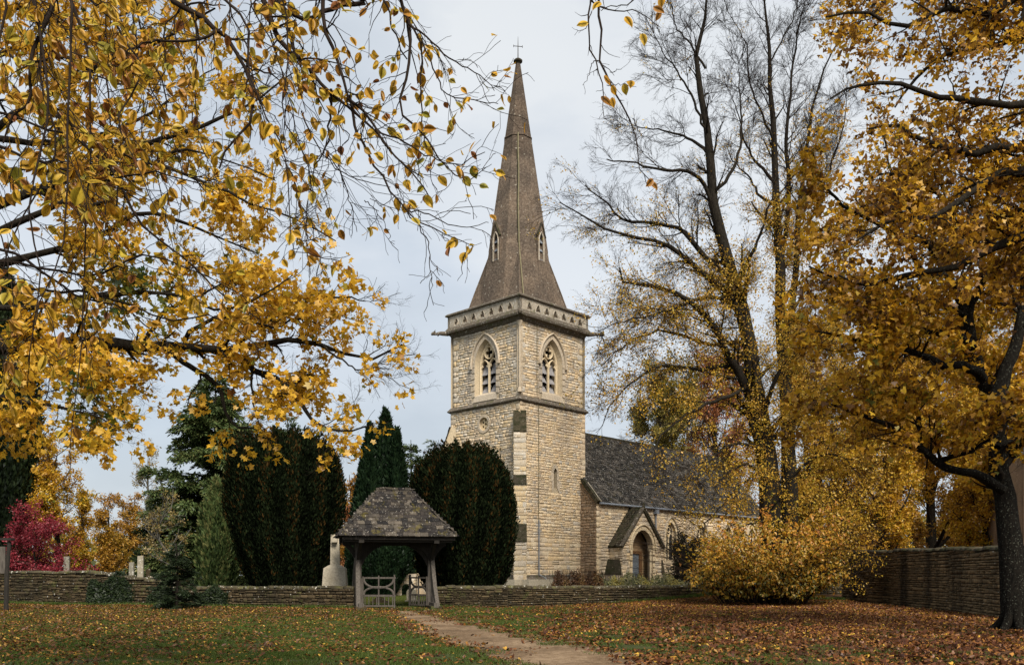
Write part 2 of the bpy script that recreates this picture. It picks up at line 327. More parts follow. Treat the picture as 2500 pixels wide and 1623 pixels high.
# spire stone
def mat_spire():
    m, N, L = newmat('stone_spire')
    tc = N.new('ShaderNodeTexCoord'); g = N.new('ShaderNodeNewGeometry'); pos = g.outputs['Position']
    sx = N.new('ShaderNodeSeparateXYZ'); L.new(tc.outputs['Object'], sx.inputs[0])
    fine = noise(N, L, pos, 9, 6, 0.7); big = noise(N, L, pos, 0.8, 5)
    c = ramp(N, [(.045, .036, .029), (.105, .085, .069), (.20, .17, .14)], [0.3, 0.5, 0.72]); L.new(fine, c.inputs['Fac']); col = c.outputs['Color']
    b = ramp(N, [(.72, .70, .68), (1.2, 1.12, 1.02)], [0.35, 0.65]); L.new(big, b.inputs['Fac']); col = mixc(N, L, 1.0, col, b.outputs['Color'], 'MULTIPLY')
    # the top courses are darker renewed stone
    h = ramp(N, [(1.1, 1.08, 1.06), (0.78, 0.76, 0.75)], [0.0, 0.02]); L.new(math_node(N, L, 'MULTIPLY_ADD', sx.outputs['Z'], 0.1), h.inputs['Fac'])
    hh = h.inputs['Fac'].links[0].from_node; hh.inputs[2].default_value = -2.93
    col = mixc(N, L, 1.0, col, h.outputs['Color'], 'MULTIPLY')
    sp = noise(N, L, pos, 5, 3); f = ramp(N, [(0, 0, 0), (1, 1, 1)], [0.66, 0.69]); L.new(sp, f.inputs['Fac']); col = mixc(N, L, math_node(N, L, 'MULTIPLY', f.outputs['Color'], 0.6), col, (.36, .33, .27))
    zz = math_node(N, L, 'FRACT', math_node(N, L, 'MULTIPLY', sx.outputs['Z'], 3.1)); j = ramp(N, [(.6, .6, .6), (1, 1, 1)], [0.04, 0.12]); L.new(zz, j.inputs['Fac'])
    col = mixc(N, L, 0.3, col, j.outputs['Color'], 'MULTIPLY')
    p = N.new('ShaderNodeBsdfPrincipled'); p.inputs['Roughness'].default_value = 0.95; p.inputs['Specular IOR Level'].default_value = 0.15; L.new(col, p.inputs['Base Color'])
    bp = N.new('ShaderNodeBump'); bp.inputs['Strength'].default_value = 0.5; bp.inputs['Distance'].default_value = 0.04; L.new(fine, bp.inputs['Height']); L.new(bp.outputs[0], p.inputs['Normal'])
    o = N.new('ShaderNodeOutputMaterial'); L.new(p.outputs[0], o.inputs[0]); return m
M['spire'] = mat_spire()

def mat_ground(name, cols, pos, scales=(0.25, 3.0, 25.0), patch=None, bump=0.6):
    m, N, L = newmat(name)
    g = N.new('ShaderNodeNewGeometry'); P = g.outputs['Position']
    a = noise(N, L, P, scales[0], 4); b = noise(N, L, P, scales[1], 5, 0.65); c = noise(N, L, P, scales[2], 4, 0.7)
    f = math_node(N, L, 'ADD', math_node(N, L, 'MULTIPLY', a, 0.35), math_node(N, L, 'ADD', math_node(N, L, 'MULTIPLY', b, 0.35), math_node(N, L, 'MULTIPLY', c, 0.3)))
    r = ramp(N, cols, pos); L.new(f, r.inputs['Fac']); col = r.outputs['Color']
    if patch:
        sx = N.new('ShaderNodeSeparateXYZ'); L.new(P, sx.inputs[0])
        t = math_node(N, L, 'ADD', math_node(N, L, 'MULTIPLY', sx.outputs['X'], 0.10), math_node(N, L, 'ADD', math_node(N, L, 'MULTIPLY', sx.outputs['Y'], -0.012), math_node(N, L, 'MULTIPLY', b, 0.5)))
        q = ramp(N, [(0, 0, 0), (1, 1, 1)], [0.25, 0.75]); L.new(t, q.inputs['Fac']); col = mixc(N, L, q.outputs['Color'], col, patch)
    p = N.new('ShaderNodeBsdfPrincipled'); p.inputs['Roughness'].default_value = 0.95; p.inputs['Specular IOR Level'].default_value = 0.15; L.new(col, p.inputs['Base Color'])
    bp = N.new('ShaderNodeBump'); bp.inputs['Strength'].default_value = bump; bp.inputs['Distance'].default_value = 0.05; L.new(c, bp.inputs['Height']); L.new(bp.outputs[0], p.inputs['Normal'])
    o = N.new('ShaderNodeOutputMaterial'); L.new(p.outputs[0], o.inputs[0]); return m
M['ground'] = mat_ground('lawn', [(.022, .028, .009), (.04, .05, .014), (.07, .06, .02)], [0.38, 0.5, 0.62], patch=(.075, .038, .018))
M['path'] = mat_ground('path_gravel', [(.07, .045, .024), (.16, .105, .060), (.25, .175, .108)], [0.40, 0.5, 0.58], (0.5, 5.0, 28.0))

# ------------------------------------------------------------ pieces: stones, slates
UNIT = {}
def block_template(v, inset, back):
    """unit block: u,w in [-.5,.5], n in [0,1] (1 = face)"""
    r = np.random.default_rng(v)
    B = np.array([(-.5, -.5, 0), (.5, -.5, 0), (.5, .5, 0), (-.5, .5, 0)], float)
    Mi = B.copy(); Mi[:, 2] = .55
    Fr = B.copy(); Fr[:, :2] *= (1 - 2 * inset); Fr[:, 2] = 1.0
    Mi[:, :2] += r.uniform(-.035, .01, (4, 2)) * np.sign(Mi[:, :2]); Fr[:, :2] += r.uniform(-.04, .02, (4, 2)) * np.sign(Fr[:, :2]); Fr[:, 2] += r.uniform(-.25, .1, 4)
    V = np.vstack([B, Mi, Fr]); F = [(8, 9, 10, 11)]
    for a in (0, 4):
        for i in range(4): F.append((a + i, a + (i + 1) % 4, a + 4 + (i + 1) % 4, a + 4 + i))
    return V, np.array(F)
def slate_template(v):
    r = np.random.default_rng(v + 50)
    V = np.array([(-.5, -.5, 0), (.5, -.5, 0), (.5, .5, -1), (-.5, .5, -1), (-.5, -.5, 1), (.5, -.5, 1), (.5, .5, 0), (-.5, .5, 0)], float)
    V[:, :2] += r.uniform(-.035, .035, (8, 2)); V[4:6, 2] += r.uniform(-.2, .2, 2)
    return V, np.array([(4, 5, 6, 7), (0, 1, 5, 4), (1, 2, 6, 5), (3, 0, 4, 7), (2, 3, 7, 6)])
NV = 8
for k in range(NV):
    UNIT['stone', k] = block_template(k, 0.06, 0); UNIT['slate', k] = slate_template(k)

class Pieces:
    def __init__(s): s.r = []      # rows: frame, u,w,n,su,sw,sn,rot,tone,matkey,unit
    def add(s, fr, u, w, n, su, sw, sn, rot=0.0, mat='warm', unit='stone'):
        s.r.append((fr, u, w, n, su, sw, sn, rot, rng.random(), mat, unit, rng.integers(NV)))
    def emit(s, parent, piece, rest, limit=300, vis=None):
        """the largest in view become objects of their own, the others one joined part per material"""
        if not s.r: return
        PM = np.array(parent.matrix_basis if parent else Matrix())
        if parent: PM = np.array(Matrix.LocRotScale(parent.location, parent.rotation_euler, None))
        sc = []
        for q in s.r:
            fr = q[0]; c = fr.p(q[1], q[2], q[3]); c = PM[:3, :3] @ c + PM[:3, 3]; nn = PM[:3, :3] @ fr.N
            v = np.array([0, 0, CAMH]) - c; d = np.linalg.norm(v); face = max(0.0, float(nn @ v) / d)
            x, y = scr(c); ok = 0 < x < 2380 and 0 < y < 1545 and c[1] > 1
            if vis is not None and ok: ok = vis(x, y)
            sc.append(q[4] * q[5] * face / d ** 2 if ok else 0.0)
        order = np.argsort(-np.array(sc)); top = [i for i in order[:limit] if sc[i] > 0]; tops = set(top)
        meshes = {}
        for i in top:
            fr, u, w, n, su, sw, sn, rot, tone, mt, unit, k = s.r[i]
            if (unit, k, mt) not in meshes:
                V, F = UNIT[unit, k]; meshes[unit, k, mt] = mesh_np(piece, V, F, M[mt], tone=np.full(len(V), 0.0))
            o = link(piece, meshes[unit, k, mt], parent)
            Ax = np.stack([fr.U, fr.W, fr.N], 1)
            Rm = Ax @ np.array([[math.cos(rot), -math.sin(rot), 0], [math.sin(rot), math.cos(rot), 0], [0, 0, 1]])
            m4 = np.eye(4); m4[:3, :3] = Rm * np.array([su, sw, sn])[None, :]; m4[:3, 3] = fr.p(u, w, n)
            o.matrix_basis = Matrix(m4.tolist())
        groups = {}
        for i, q in enumerate(s.r):
            if i not in tops: groups.setdefault(q[9], []).append(q)
        for mt, rows in groups.items():
            Vs, Fs, Ts, b = [], [], [], 0
            for fr, u, w, n, su, sw, sn, rot, tone, _, unit, k in rows:
                V, F = UNIT[unit, k]; c, si = math.cos(rot), math.sin(rot)
                x = V[:, 0] * su; y = V[:, 1] * sw
                Vs.append(fr.p(u, w, n)[None] + (x * c - y * si)[:, None] * fr.U + (x * si + y * c)[:, None] * fr.W + (V[:, 2] * sn)[:, None] * fr.N)
                Fs.append(F + b); Ts.append(np.full(len(V), tone)); b += len(V)
            link(rest, mesh_np(rest, np.vstack(Vs), [np.vstack([f for f in Fs if f.shape[1] == 4])], M[mt], tone=np.concatenate(Ts)), parent, 'stuff')

def free(u0, u1, ex):
    iv = [(u0, u1)]
    for a, b in ex:
        nv = []
        for p, q in iv:
            if b <= p or a >= q: nv.append((p, q)); continue
            if a > p: nv.append((p, a))
            if b < q: nv.append((b, q))
        iv = nv
    return iv
def stonefield(pc, fr, u0, u1, w0, w1, rowh, lens, mats, excl=None, n=0.0, depth=0.035, gap=0.011, u0f=None, u1f=None, big=None, split=.28):
    w = w0
    while w < w1 - 0.04:
        h = rng.uniform(*rowh)
        if big: h *= big(w)
        if w + h > w1 - 0.05: h = w1 - w
        a = u0f(w + h / 2) if u0f else u0; b = u1f(w + h / 2) if u1f else u1
        ex = []
        if excl:
            for t in (w + .1 * h, w + h / 2, w + .9 * h): ex += excl(t)
        for p, q in free(a, b, ex):
            u = p
            while u < q - 0.03:
                l = rng.uniform(*lens) * (big(w) if big else 1)
                if u + l > q - 0.12: l = q - u
                if l > gap * 2 and h > .125 and rng.random() < split:
                    mt = mats[0] if len(mats) == 1 else (mats[0] if rng.random() < mats[2] else mats[1]); c_ = rng.uniform(.38, .62); l2 = l * rng.uniform(.4, .6)
                    for (wa, ha) in ((w, h * c_), (w + h * c_, h * (1 - c_))):
                        for (ua, la) in (((u, l2), (u + l2, l - l2)) if (l > .3 and rng.random() < .4) else ((u, l),)):
                            pc.add(fr, ua + la / 2, wa + ha / 2, n - .02, la - gap, ha - gap, depth * rng.uniform(.7, 1.3) + .02, rng.normal(0, .012), mt)
                elif l > gap * 2:
                    mt = mats[0] if len(mats) == 1 else (mats[0] if rng.random() < mats[2] else mats[1])
                    pc.add(fr, u + l / 2, w + h / 2 + rng.normal(0, h * .045), n - 0.02, l - gap, (h - gap) * rng.uniform(.86, 1.06), depth * rng.uniform(.7, 1.3) + 0.02, rng.normal(0, .012), mt)
                u += l
        w += h
def slatefield(pc, fr, L0, L1, slope, expo, width, mat, thick=0.03, overhang=0.0):
    """rows of slates up a roof plane; L0(w), L1(w) give the row's ends"""
    w = -overhang; k = 0
    while w < slope - 0.03:
        t = max(0, w / slope); e = expo[0] * (1 - t) + expo[1] * t
        a, b = L0(max(w, 0)), L1(max(w, 0)); u = a - (rng.random() * .1); w_ = w + rng.normal(0, .006)
        while u < b:
            l = rng.uniform(*width) * (1 - .3 * t)
            if u + l > b - .08: l = b - u + .01
            pc.add(fr, u + l / 2, w + e * .65, 0.028 + rng.uniform(0, .012), l - .012, e * 1.45, thick * rng.uniform(.6, 1.05), rng.normal(0, .02), mat, 'slate')
            u += l
        w += e; k += 1

def arch(cu, a, w0, ws, wa, n=9):
    """pointed arch outline, counter-clockwise from the lower left going up"""
    h = wa - ws; r = (a * a + h * h) / (2 * a); pts = [(cu - a, w0)]
    A = math.asin(min(1, h / r))
    for i in range(n + 1):
        t = A * i / n; pts.append((cu - a + r - r * math.cos(t), ws + r * math.sin(t)))
    for i in range(n - 1, -1, -1):
        t = A * i / n; pts.append((cu + a - r + r * math.cos(t), ws + r * math.sin(t)))
    pts.append((cu + a, w0)); return pts
def arch_excl(cu, a, w0, ws, wa):
    h = wa - ws; r = (a * a + h * h) / (2 * a)
    def f(w):
        if w < w0 or w > wa: return []
        if w <= ws: hw = a
        else: hw = max(0.0, a - r + math.sqrt(max(0, r * r - (w - ws) ** 2)))
        return [(cu - hw, cu + hw)] if hw > .02 else []
    return f
def voussoirs(pc_mb, fr, inner, outer, n0, n1, parent, mat, jambs=0):
    """dressed blocks between two outlines with the same number of points; each block its own part"""
    k = len(inner)
    for i in range(k - 1):
        a, b, c, d = np.array(inner[i]), np.array(inner[i + 1]), np.array(outer[i + 1]), np.array(outer[i])
        ln = np.linalg.norm(b - a); m = max(1, int(round(ln / .42)))
        for j in range(m):
            t0, t1 = j / m, (j + 1) / m; g = .008 / max(ln / m, .05)
            q = [a + (b - a) * (t0 + g), a + (b - a) * (t1 - g), d + (c - d) * (t1 - g), d + (c - d) * (t0 + g)]
            if m > 1 and j % 2:                                     # long and short work
                q[2] = q[2] + (q[2] - q[1]) * .5; q[3] = q[3] + (q[3] - q[0]) * .5
            mb = MB(); mb.quadblock(fr, [tuple(x) for x in q], n0, n1 + rng.uniform(-.006, .006)); mb.build('dressed_stone', M[mat], parent)

def sample_attr(o): return o

# ------------------------------------------------------------ leaves and trees
def tpl_simple():
    V = np.array([(0, 0, 0), (.3, .27, .06), (.72, .2, .03), (1, 0, -.1), (.72, -.2, .03), (.3, -.27, .06)], float)
    return V, np.array([(0, 1, 2, 3), (0, 3, 4, 5)])
def tpl_near():
    rib = [(0, 0), (.25, .0), (.5, -.01), (.75, -.05), (1, -.14)]
    wd = [0.0, .26, .30, .20, 0.0]
    V = []
    for (x, z), w in zip(rib, wd): V.append((x, 0, z))
    for s in (1, -1):
        for x, w, dz in ((.07, .15, .004), (.22, .27, .012), (.36, .30, .012), (.50, .30, .008), (.66, .245, -.01), (.80, .16, -.035), (.91, .07, -.08)):
            V.append((x, s * w, dz))
    F4, F3 = [], []
    def side(o):
        F3.append((0, o, 1)); F4.append((1, o, o + 1, o + 2)); F4.append((1, o + 2, o + 3, 2)); F4.append((2, o + 3, o + 4, 3)); F3.append((3, o + 4, o + 5)); F4.append((3, o + 5, o + 6, 4))
    side(5); side(12)
    return np.array(V, float), [np.array(F4), np.array(F3)]
def tpl_maple(tips):
    V = [(0, 0, 0)]; F = []; n = len(tips)
    angs = [t[0] for t in tips]
    val = [angs[0] - 30] + [(angs[i] + angs[i + 1]) / 2 for i in range(n - 1)] + [angs[-1] + 30]
    c = .38
    for a in val: V.append((c * .2 + .50 * math.cos(R(a)), .50 * math.sin(R(a)), .03))
    for a, r in tips: V.append((c * .1 + r * math.cos(R(a)), r * math.sin(R(a)), -.10 * r))
    for i in range(n): F.append((0, 1 + i, n + 2 + i, 2 + i))
    return np.array(V, float), [np.array(F)]
TS = tpl_simple(); TN = tpl_near(); TM5 = tpl_maple([(-105, .48), (-52, .78), (0, .95), (52, .78), (105, .48)]); TM3 = tpl_maple([(-65, .7), (0, .95), (65, .7)])
TSPRAY = (np.array([(0, -.06, 0), (.45, -.2, .02), (1, 0, 0), (.45, .2, .02), (0, .06, 0)], float), [np.array([(0, 1, 2, 3), (0, 3, 4, 0)])[:1], np.array([(0, 3, 4)])])
TK = (np.array([(0, 0, 0), (.45, .3, .05), (1, 0, -.06), (.45, -.3, .05)], float), [np.array([(0, 1, 2)]), np.array([(0, 2, 3)])])
def unit(v): return v / (np.linalg.norm(v, axis=-1, keepdims=True) + 1e-9)

def warp(V, k):
    V = V.copy(); x = V[:, 0]; V[:, 2] += (.10 * math.sin(k * 2.1)) * x ** 2 + .06 * math.cos(k * 1.7) * np.abs(V[:, 1]) * 2; V[:, 1] += .10 * math.sin(k * 1.3 + 1) * x * (1 - x) * 2
    t = .5 * math.sin(k * 2.7 + .5) * x; y, z = V[:, 1].copy(), V[:, 2].copy(); V[:, 1] = y * np.cos(t) - z * np.sin(t); V[:, 2] = y * np.sin(t) + z * np.cos(t)
    V[:, 1] *= .85 + .25 * abs(math.sin(k * 3.3)); return V
def leaf_geom(pos, ax, nm, size, T):
    V, F = T
    if not isinstance(F, (list, tuple)): F = [F]
    X = unit(ax); Z = unit(nm - X * (nm * X).sum(1, keepdims=True)); Yv = np.cross(Z, X)
    P = pos[:, None, :] + size[:, None, None] * (V[None, :, 0:1] * X[:, None] + V[None, :, 1:2] * Yv[:, None] + V[None, :, 2:3] * Z[:, None])
    n = len(pos); b = (np.arange(n) * len(V))[:, None, None]
    return P.reshape(-1, 3), [(f[None] + b).reshape(-1, f.shape[1]) for f in F], (X, Yv, Z)
def emit_leaves(parent, pos, ax, nm, size, tone, T, mat, name='leaf', rest='leaves', singles=0, origin=None):
    """the largest leaves in view as parts of their own, the rest joined"""
    o0 = np.array(parent.location) if parent is not None else np.zeros(3)
    pos = pos - o0
    idx = np.arange(len(pos)); top = np.array([], int)
    if singles:
        w = pos + o0; x, y = scr(w); ok = (x > 0) & (x < 2380) & (y > 0) & (y < 1500) & (w[:, 1] > 1)
        app = np.where(ok, size / np.maximum(w[:, 1], .5), 0); top = np.argsort(-app)[:singles]
        keep = np.ones(len(pos), bool); keep[top] = False; idx = idx[keep]
        V, F = T
        if not isinstance(F, (list, tuple)): F = [F]
        var = [mesh_np(name, warp(V, k), F, mat, tone=np.full(len(V), (k + .5) / 10)) for k in range(10)]
        for i in top:
            X = unit(ax[i]); Z = unit(nm[i] - X * (nm[i] @ X)); Yv = np.cross(Z, X)
            m4 = np.eye(4); m4[:3, :3] = np.stack([X, Yv, Z], 1) * size[i]; m4[:3, 3] = pos[i]
            o = link(name, var[min(9, int(tone[i] * 10))], parent); o.matrix_basis = Matrix(m4.tolist())
    if len(idx):
        Vs, Fs, Ts, b = [], None, [], 0
        for j in range(6 if T is TN else 1):
            ii = idx[j::6] if T is TN else idx
            V, F, _ = leaf_geom(pos[ii], ax[ii], nm[ii], size[ii], (warp(T[0], j + .4), T[1]) if T is TN else T)
            Fs = [f + b for f in F] if Fs is None else [np.vstack([g_, f + b]) for g_, f in zip(Fs, F)]
            Vs.append(V); Ts.append(np.repeat(tone[ii], len(T[0]))); b += len(V)
        link(rest, mesh_np(rest, np.vstack(Vs), Fs, mat, tone=np.concatenate(Ts)), parent, 'stuff')

_NG = []
def scatter_group():
    """places copies of the sprays stored in the mesh at the loose points of the same mesh"""
    if _NG: return _NG[0]
    g = bpy.data.node_groups.new('scatter_sprays', 'GeometryNodeTree'); _NG.append(g)
    g.interface.new_socket('Geometry', in_out='INPUT', socket_type='NodeSocketGeometry'); g.interface.new_socket('Geometry', in_out='OUTPUT', socket_type='NodeSocketGeometry')
    n = g.nodes; l = g.links; gi = n.new('NodeGroupInput'); go = n.new('NodeGroupOutput')
    def named(nm, tp):
        a = n.new('GeometryNodeInputNamedAttribute'); a.data_type = tp; a.inputs['Name'].default_value = nm; return a.outputs['Attribute']
    cmpn = n.new('FunctionNodeCompare'); cmpn.data_type = 'INT'; cmpn.operation = 'GREATER_EQUAL'; tid = named('tplid', 'INT')
    l.new(tid, cmpn.inputs[2]); cmpn.inputs[3].default_value = 0
    sep = n.new('GeometryNodeSeparateGeometry'); sep.domain = 'POINT'; l.new(gi.outputs[0], sep.inputs['Geometry']); l.new(cmpn.outputs[0], sep.inputs['Selection'])
    sp = n.new('GeometryNodeSplitToInstances'); sp.domain = 'POINT'; l.new(sep.outputs['Selection'], sp.inputs['Geometry']); l.new(tid, sp.inputs['Group ID'])
    ip = n.new('GeometryNodeInstanceOnPoints'); l.new(sep.outputs['Inverted'], ip.inputs['Points']); l.new(sp.outputs['Instances'], ip.inputs['Instance'])
    ip.inputs['Pick Instance'].default_value = True; l.new(named('var', 'INT'), ip.inputs['Instance Index'])
    er = n.new('FunctionNodeEulerToRotation'); l.new(named('rot', 'FLOAT_VECTOR'), er.inputs[0]); l.new(er.outputs[0], ip.inputs['Rotation']); l.new(named('scl', 'FLOAT'), ip.inputs['Scale'])
    l.new(ip.outputs[0], go.inputs[0]); return g
def eul(X, Yv, Z):
    return np.stack([np.arctan2(Yv[:, 2], Z[:, 2]), np.arcsin(np.clip(-X[:, 2], -1, 1)), np.arctan2(X[:, 1], X[:, 0])], 1)
def scatter(parent, name, tpls, P, ax, nm, scl, ctone, mat, kind='stuff', label=None):
    """tpls: list of (V, [faces], tone) sprays; one object, its copies set at P"""
    o0 = np.array(parent.location) if parent is not None else np.zeros(3)
    P = P - o0; m = len(P); Vs, Fs, tid, tn, b = [], {}, [], [], 0
    for i, (V, F, t) in enumerate(tpls):
        Vs.append(V); tid.append(np.full(len(V), i)); tn.append(t)
        for f in F: Fs.setdefault(f.shape[1], []).append(f + b)
        b += len(V)
    V = np.vstack(Vs + [P]); me = mesh_np(name, V, [np.vstack(v) for v in Fs.values()], mat)
    def at_(nm_, tp, arr, key='value'):
        a = me.attributes.new(nm_, tp, 'POINT'); a.data.foreach_set(key, np.asarray(arr).ravel())
    z = np.zeros(b)
    X = unit(ax); Z = unit(nm - X * (nm * X).sum(1, keepdims=True)); Yv = np.cross(Z, X)
    at_('tplid', 'INT', np.r_[np.concatenate(tid), np.full(m, -1)].astype(np.int32)); at_('tone', 'FLOAT', np.r_[np.concatenate(tn), np.zeros(m)].astype(np.float32))
    at_('var', 'INT', np.r_[z, rng.integers(0, len(tpls), m)].astype(np.int32)); at_('scl', 'FLOAT', np.r_[z, scl].astype(np.float32)); at_('ctone', 'FLOAT', np.r_[z, ctone].astype(np.float32))
    at_('rot', 'FLOAT_VECTOR', np.vstack([np.zeros((b, 3)), eul(X, Yv, Z)]).astype(np.float32), 'vector')
    o = link(name, me, parent, kind, label); md = o.modifiers.new('scatter', 'NODES'); md.node_group = scatter_group(); return o
def leaf_sprays(nv, nleaf, rad, size, T, flat=.7, sd=.18, mean=.5, hang=.4, xoff=.3):
    out = []
    for k in range(nv):
        p = unit(rng.normal(0, 1, (nleaf, 3))) * (rng.random((nleaf, 1)) ** .6) * rad * np.array([[1.15, 1, flat]]); p[:, 0] += xoff * rad
        ax = unit(p / rad + rng.normal(0, .7, (nleaf, 3)) + [[0, 0, -hang]]); nm = unit(rng.normal(0, .75, (nleaf, 3)) + [[0, 0, .9]])
        V, F, _ = leaf_geom(p, ax, nm, size * rng.uniform(.65, 1.25, nleaf), T)
        out.append((V, F, np.repeat(np.clip(rng.normal(mean, sd, nleaf), 0, 1), len(T[0]))))
    return out
def twig_sprays(nv, n1, n2, S=3, wig=.10, ang=34, r0=.006, rt=.0022, Ln=1.0):
    out = []
    for k in range(nv):
        b = np.zeros((1, 6, 3)); d = np.array([1., 0, 0])
        for j in range(1, 6): b[0, j] = b[0, j - 1] + d * Ln / 5; d = d + rng.normal(0, wig, 3); d /= np.linalg.norm(d)
        rb = np.linspace(r0, rt, 6)[None]
        p1, r1 = grow(b, rb, n1 / Ln, .08, 1, .35 * Ln, .7 * Ln, ang, 5, wig, (0, 0, .0), rr=.7, minr=rt, taperlen=.5)
        p2, r2 = grow(p1, r1, n2 / Ln, .1, 1, .12 * Ln, .34 * Ln, ang, 4, wig, (0, 0, .0), rr=.7, minr=rt * .8, taperlen=.4)
        Vs, Fs, o = [], [], 0
        for p, r in ((b, rb), (p1, r1), (p2, r2)):
            V, F = tubes(p, r, S); V = V.reshape(-1, 3); Vs.append(V); Fs.append(F + o); o += len(V)
        V = np.vstack(Vs); out.append((V, [np.vstack(Fs)], np.zeros(len(V))))
    return out
def along(P, per_m, t0=.1):
    """points along branches with their directions"""
    ln = np.linalg.norm(np.diff(P, axis=1), axis=2).sum(1); cnt = rng.poisson(per_m * ln); idx = np.repeat(np.arange(len(P)), cnt); m = len(idx); Kp = P.shape[1]
    ft = rng.uniform(t0, .999, m) * (Kp - 1.001); i0 = ft.astype(int); f = (ft - i0)[:, None]
    return P[idx, i0] * (1 - f) + P[idx, i0 + 1] * f, unit(P[idx, i0 + 1] - P[idx, i0]), ft / (Kp - 1)
def twig_scatter(parent, P, per_m, L0, L1, mat, tp, ang=38, bias=(0, 0, 0), keep=None, t0=.15, taper=.3):
    p, T, t = along(P, per_m, t0)
    if keep is not None: k = keep(p); p, T, t = p[k], T[k], t[k]
    rv = unit(rng.normal(0, 1, p.shape)); pr = unit(rv - T * (rv * T).sum(1, keepdims=True)); a = np.radians(rng.normal(ang, 12, len(p)))[:, None]
    d = unit(T * np.cos(a) + pr * np.sin(a) + np.array([bias])); sc_l = rng.uniform(L0, L1, len(p)) * (1 - taper * t)
    scatter(parent, 'twigs', tp, p, d, rng.normal(0, 1, p.shape), sc_l, np.zeros(len(p)), mat); return p, d, sc_l
def leaf_scatter(parent, pts, dirs, scl, tone, tp, mat, name='leaves'):
    scatter(parent, name, tp, pts, unit(dirs * .6 + rng.normal(0, .5, pts.shape)), unit(rng.normal(0, .45, pts.shape) + [[0, 0, 1]]), scl, tone, mat)

def resample(pts, Kk, jit=0.0):
    pts = np.array(pts, float); d = np.r_[0, np.cumsum(np.linalg.norm(np.diff(pts, axis=0), axis=1))]
    # Catmull-Rom for smooth limbs
    t = np.linspace(0, d[-1], Kk); out = np.zeros((Kk, 3)); n = len(pts)
    for i, tt in enumerate(t):
        s = min(max(np.searchsorted(d, tt) - 1, 0), n - 2); f = (tt - d[s]) / max(d[s + 1] - d[s], 1e-6)
        p0 = pts[max(s - 1, 0)]; p1 = pts[s]; p2 = pts[s + 1]; p3 = pts[min(s + 2, n - 1)]
        out[i] = .5 * ((2 * p1) + (-p0 + p2) * f + (2 * p0 - 5 * p1 + 4 * p2 - p3) * f ** 2 + (-p0 + 3 * p1 - 3 * p2 + p3) * f ** 3)
    if jit: out[1:-1] += rng.normal(0, jit, (Kk - 2, 3))
    return out
def grow(P, Rr, per_m, t0, t1, L0, L1, ang, Kk, wig, bias, rr=0.55, tip=0.3, minr=0.004, keep=None, follow=None, flat=None, taperlen=0.55):
    Nn, Kp, _ = P.shape
    ln = np.linalg.norm(np.diff(P, axis=1), axis=2).sum(1)
    cnt = rng.poisson(per_m * ln * (t1 - t0)); cnt = np.maximum(cnt, 1)
    idx = np.repeat(np.arange(Nn), cnt); m = len(idx)
    t = rng.uniform(t0, t1, m); ft = t * (Kp - 1); i0 = np.minimum(ft.astype(int), Kp - 2); f = (ft - i0)[:, None]
    p = P[idx, i0] * (1 - f) + P[idx, i0 + 1] * f; T = unit(P[idx, i0 + 1] - P[idx, i0])
    r = (Rr[idx, i0] * (1 - f[:, 0]) + Rr[idx, i0 + 1] * f[:, 0]) * rr * rng.uniform(.7, 1.1, m)
    if keep is not None:
        k = keep(p); p, T, r, t = p[k], T[k], r[k], t[k]; m = len(p)
    rv = unit(rng.normal(0, 1, (m, 3)))
    if flat is not None: rv[:, 2] *= flat
    pr = unit(rv - T * (rv * T).sum(1, keepdims=True))
    a = np.radians(rng.normal(ang, 12, m))[:, None]
    d = unit(T * np.cos(a) + pr * np.sin(a)); Lc = rng.uniform(L0, L1, m) * (1 - taperlen * t)
    out = np.zeros((m, Kk, 3)); out[:, 0] = p; b = np.array(bias)[None]
    for k in range(1, Kk):
        out[:, k] = out[:, k - 1] + d * (Lc / (Kk - 1))[:, None]
        d = unit(d + rng.normal(0, wig, (m, 3)) + b)
    rad = np.maximum(r[:, None] * np.linspace(1, tip, Kk)[None], minr)
    return out, rad
def leaves_on(P, per_m, size, spread=0.05, down=0.5, up=1.0, t0=0.1, along=0.4):
    ln = np.linalg.norm(np.diff(P, axis=1), axis=2).sum(1); cnt = rng.poisson(per_m * ln)
    idx = np.repeat(np.arange(len(P)), cnt); m = len(idx); Kp = P.shape[1]
    ft = rng.uniform(t0, 1, m) * (Kp - 1.001); i0 = ft.astype(int); f = (ft - i0)[:, None]
    p = P[idx, i0] * (1 - f) + P[idx, i0 + 1] * f; T = unit(P[idx, i0 + 1] - P[idx, i0])
    rd = unit(rng.normal(0, 1, (m, 3))); ax = unit(rd + T * along + np.array([[0, 0, -down]]))
    nm = unit(np.array([[0, 0, up]]) + rng.normal(0, .8, (m, 3)))
    sz = size * rng.uniform(.6, 1.25, m)
    return p + ax * spread * rng.random((m, 1)), ax, nm, sz
def limbset(lst, Kk=14, jit=0.0):
    P = np.stack([resample(p, Kk, jit) for p, a, b in lst]); Rr = np.stack([np.linspace(a, b, Kk) for p, a, b in lst]); return P, Rr
def knobbly(V, amt):
    """ridges and swellings of real trunks"""
    n = np.sin(V[..., 0] * 23 + V[..., 2] * 3) * np.sin(V[..., 1] * 21 + V[..., 2] * 2.3) + .6 * np.sin(V[..., 2] * 5 + V[..., 0] * 7)
    return n * amt
def wood(parent, sets, name, mat, S, kind=None, smooth=True):
    o0 = np.array(parent.location) if parent is not None else np.zeros(3)
    Vs, Fs, b = [], [], 0
    for P, Rr in sets:
        V, F = tubes(P - o0, Rr, S)
        if name == 'trunk': c_ = (P - o0)[:, :, None, :]; V = c_ + (V - c_) * (1 + knobbly(V, .09))[..., None]
        V = V.reshape(-1, 3); Vs.append(V); Fs.append(F + b); b += len(V)
    return link(name, mesh_np(name, np.vstack(Vs), [np.vstack(Fs)], mat, smooth=smooth), parent, kind)

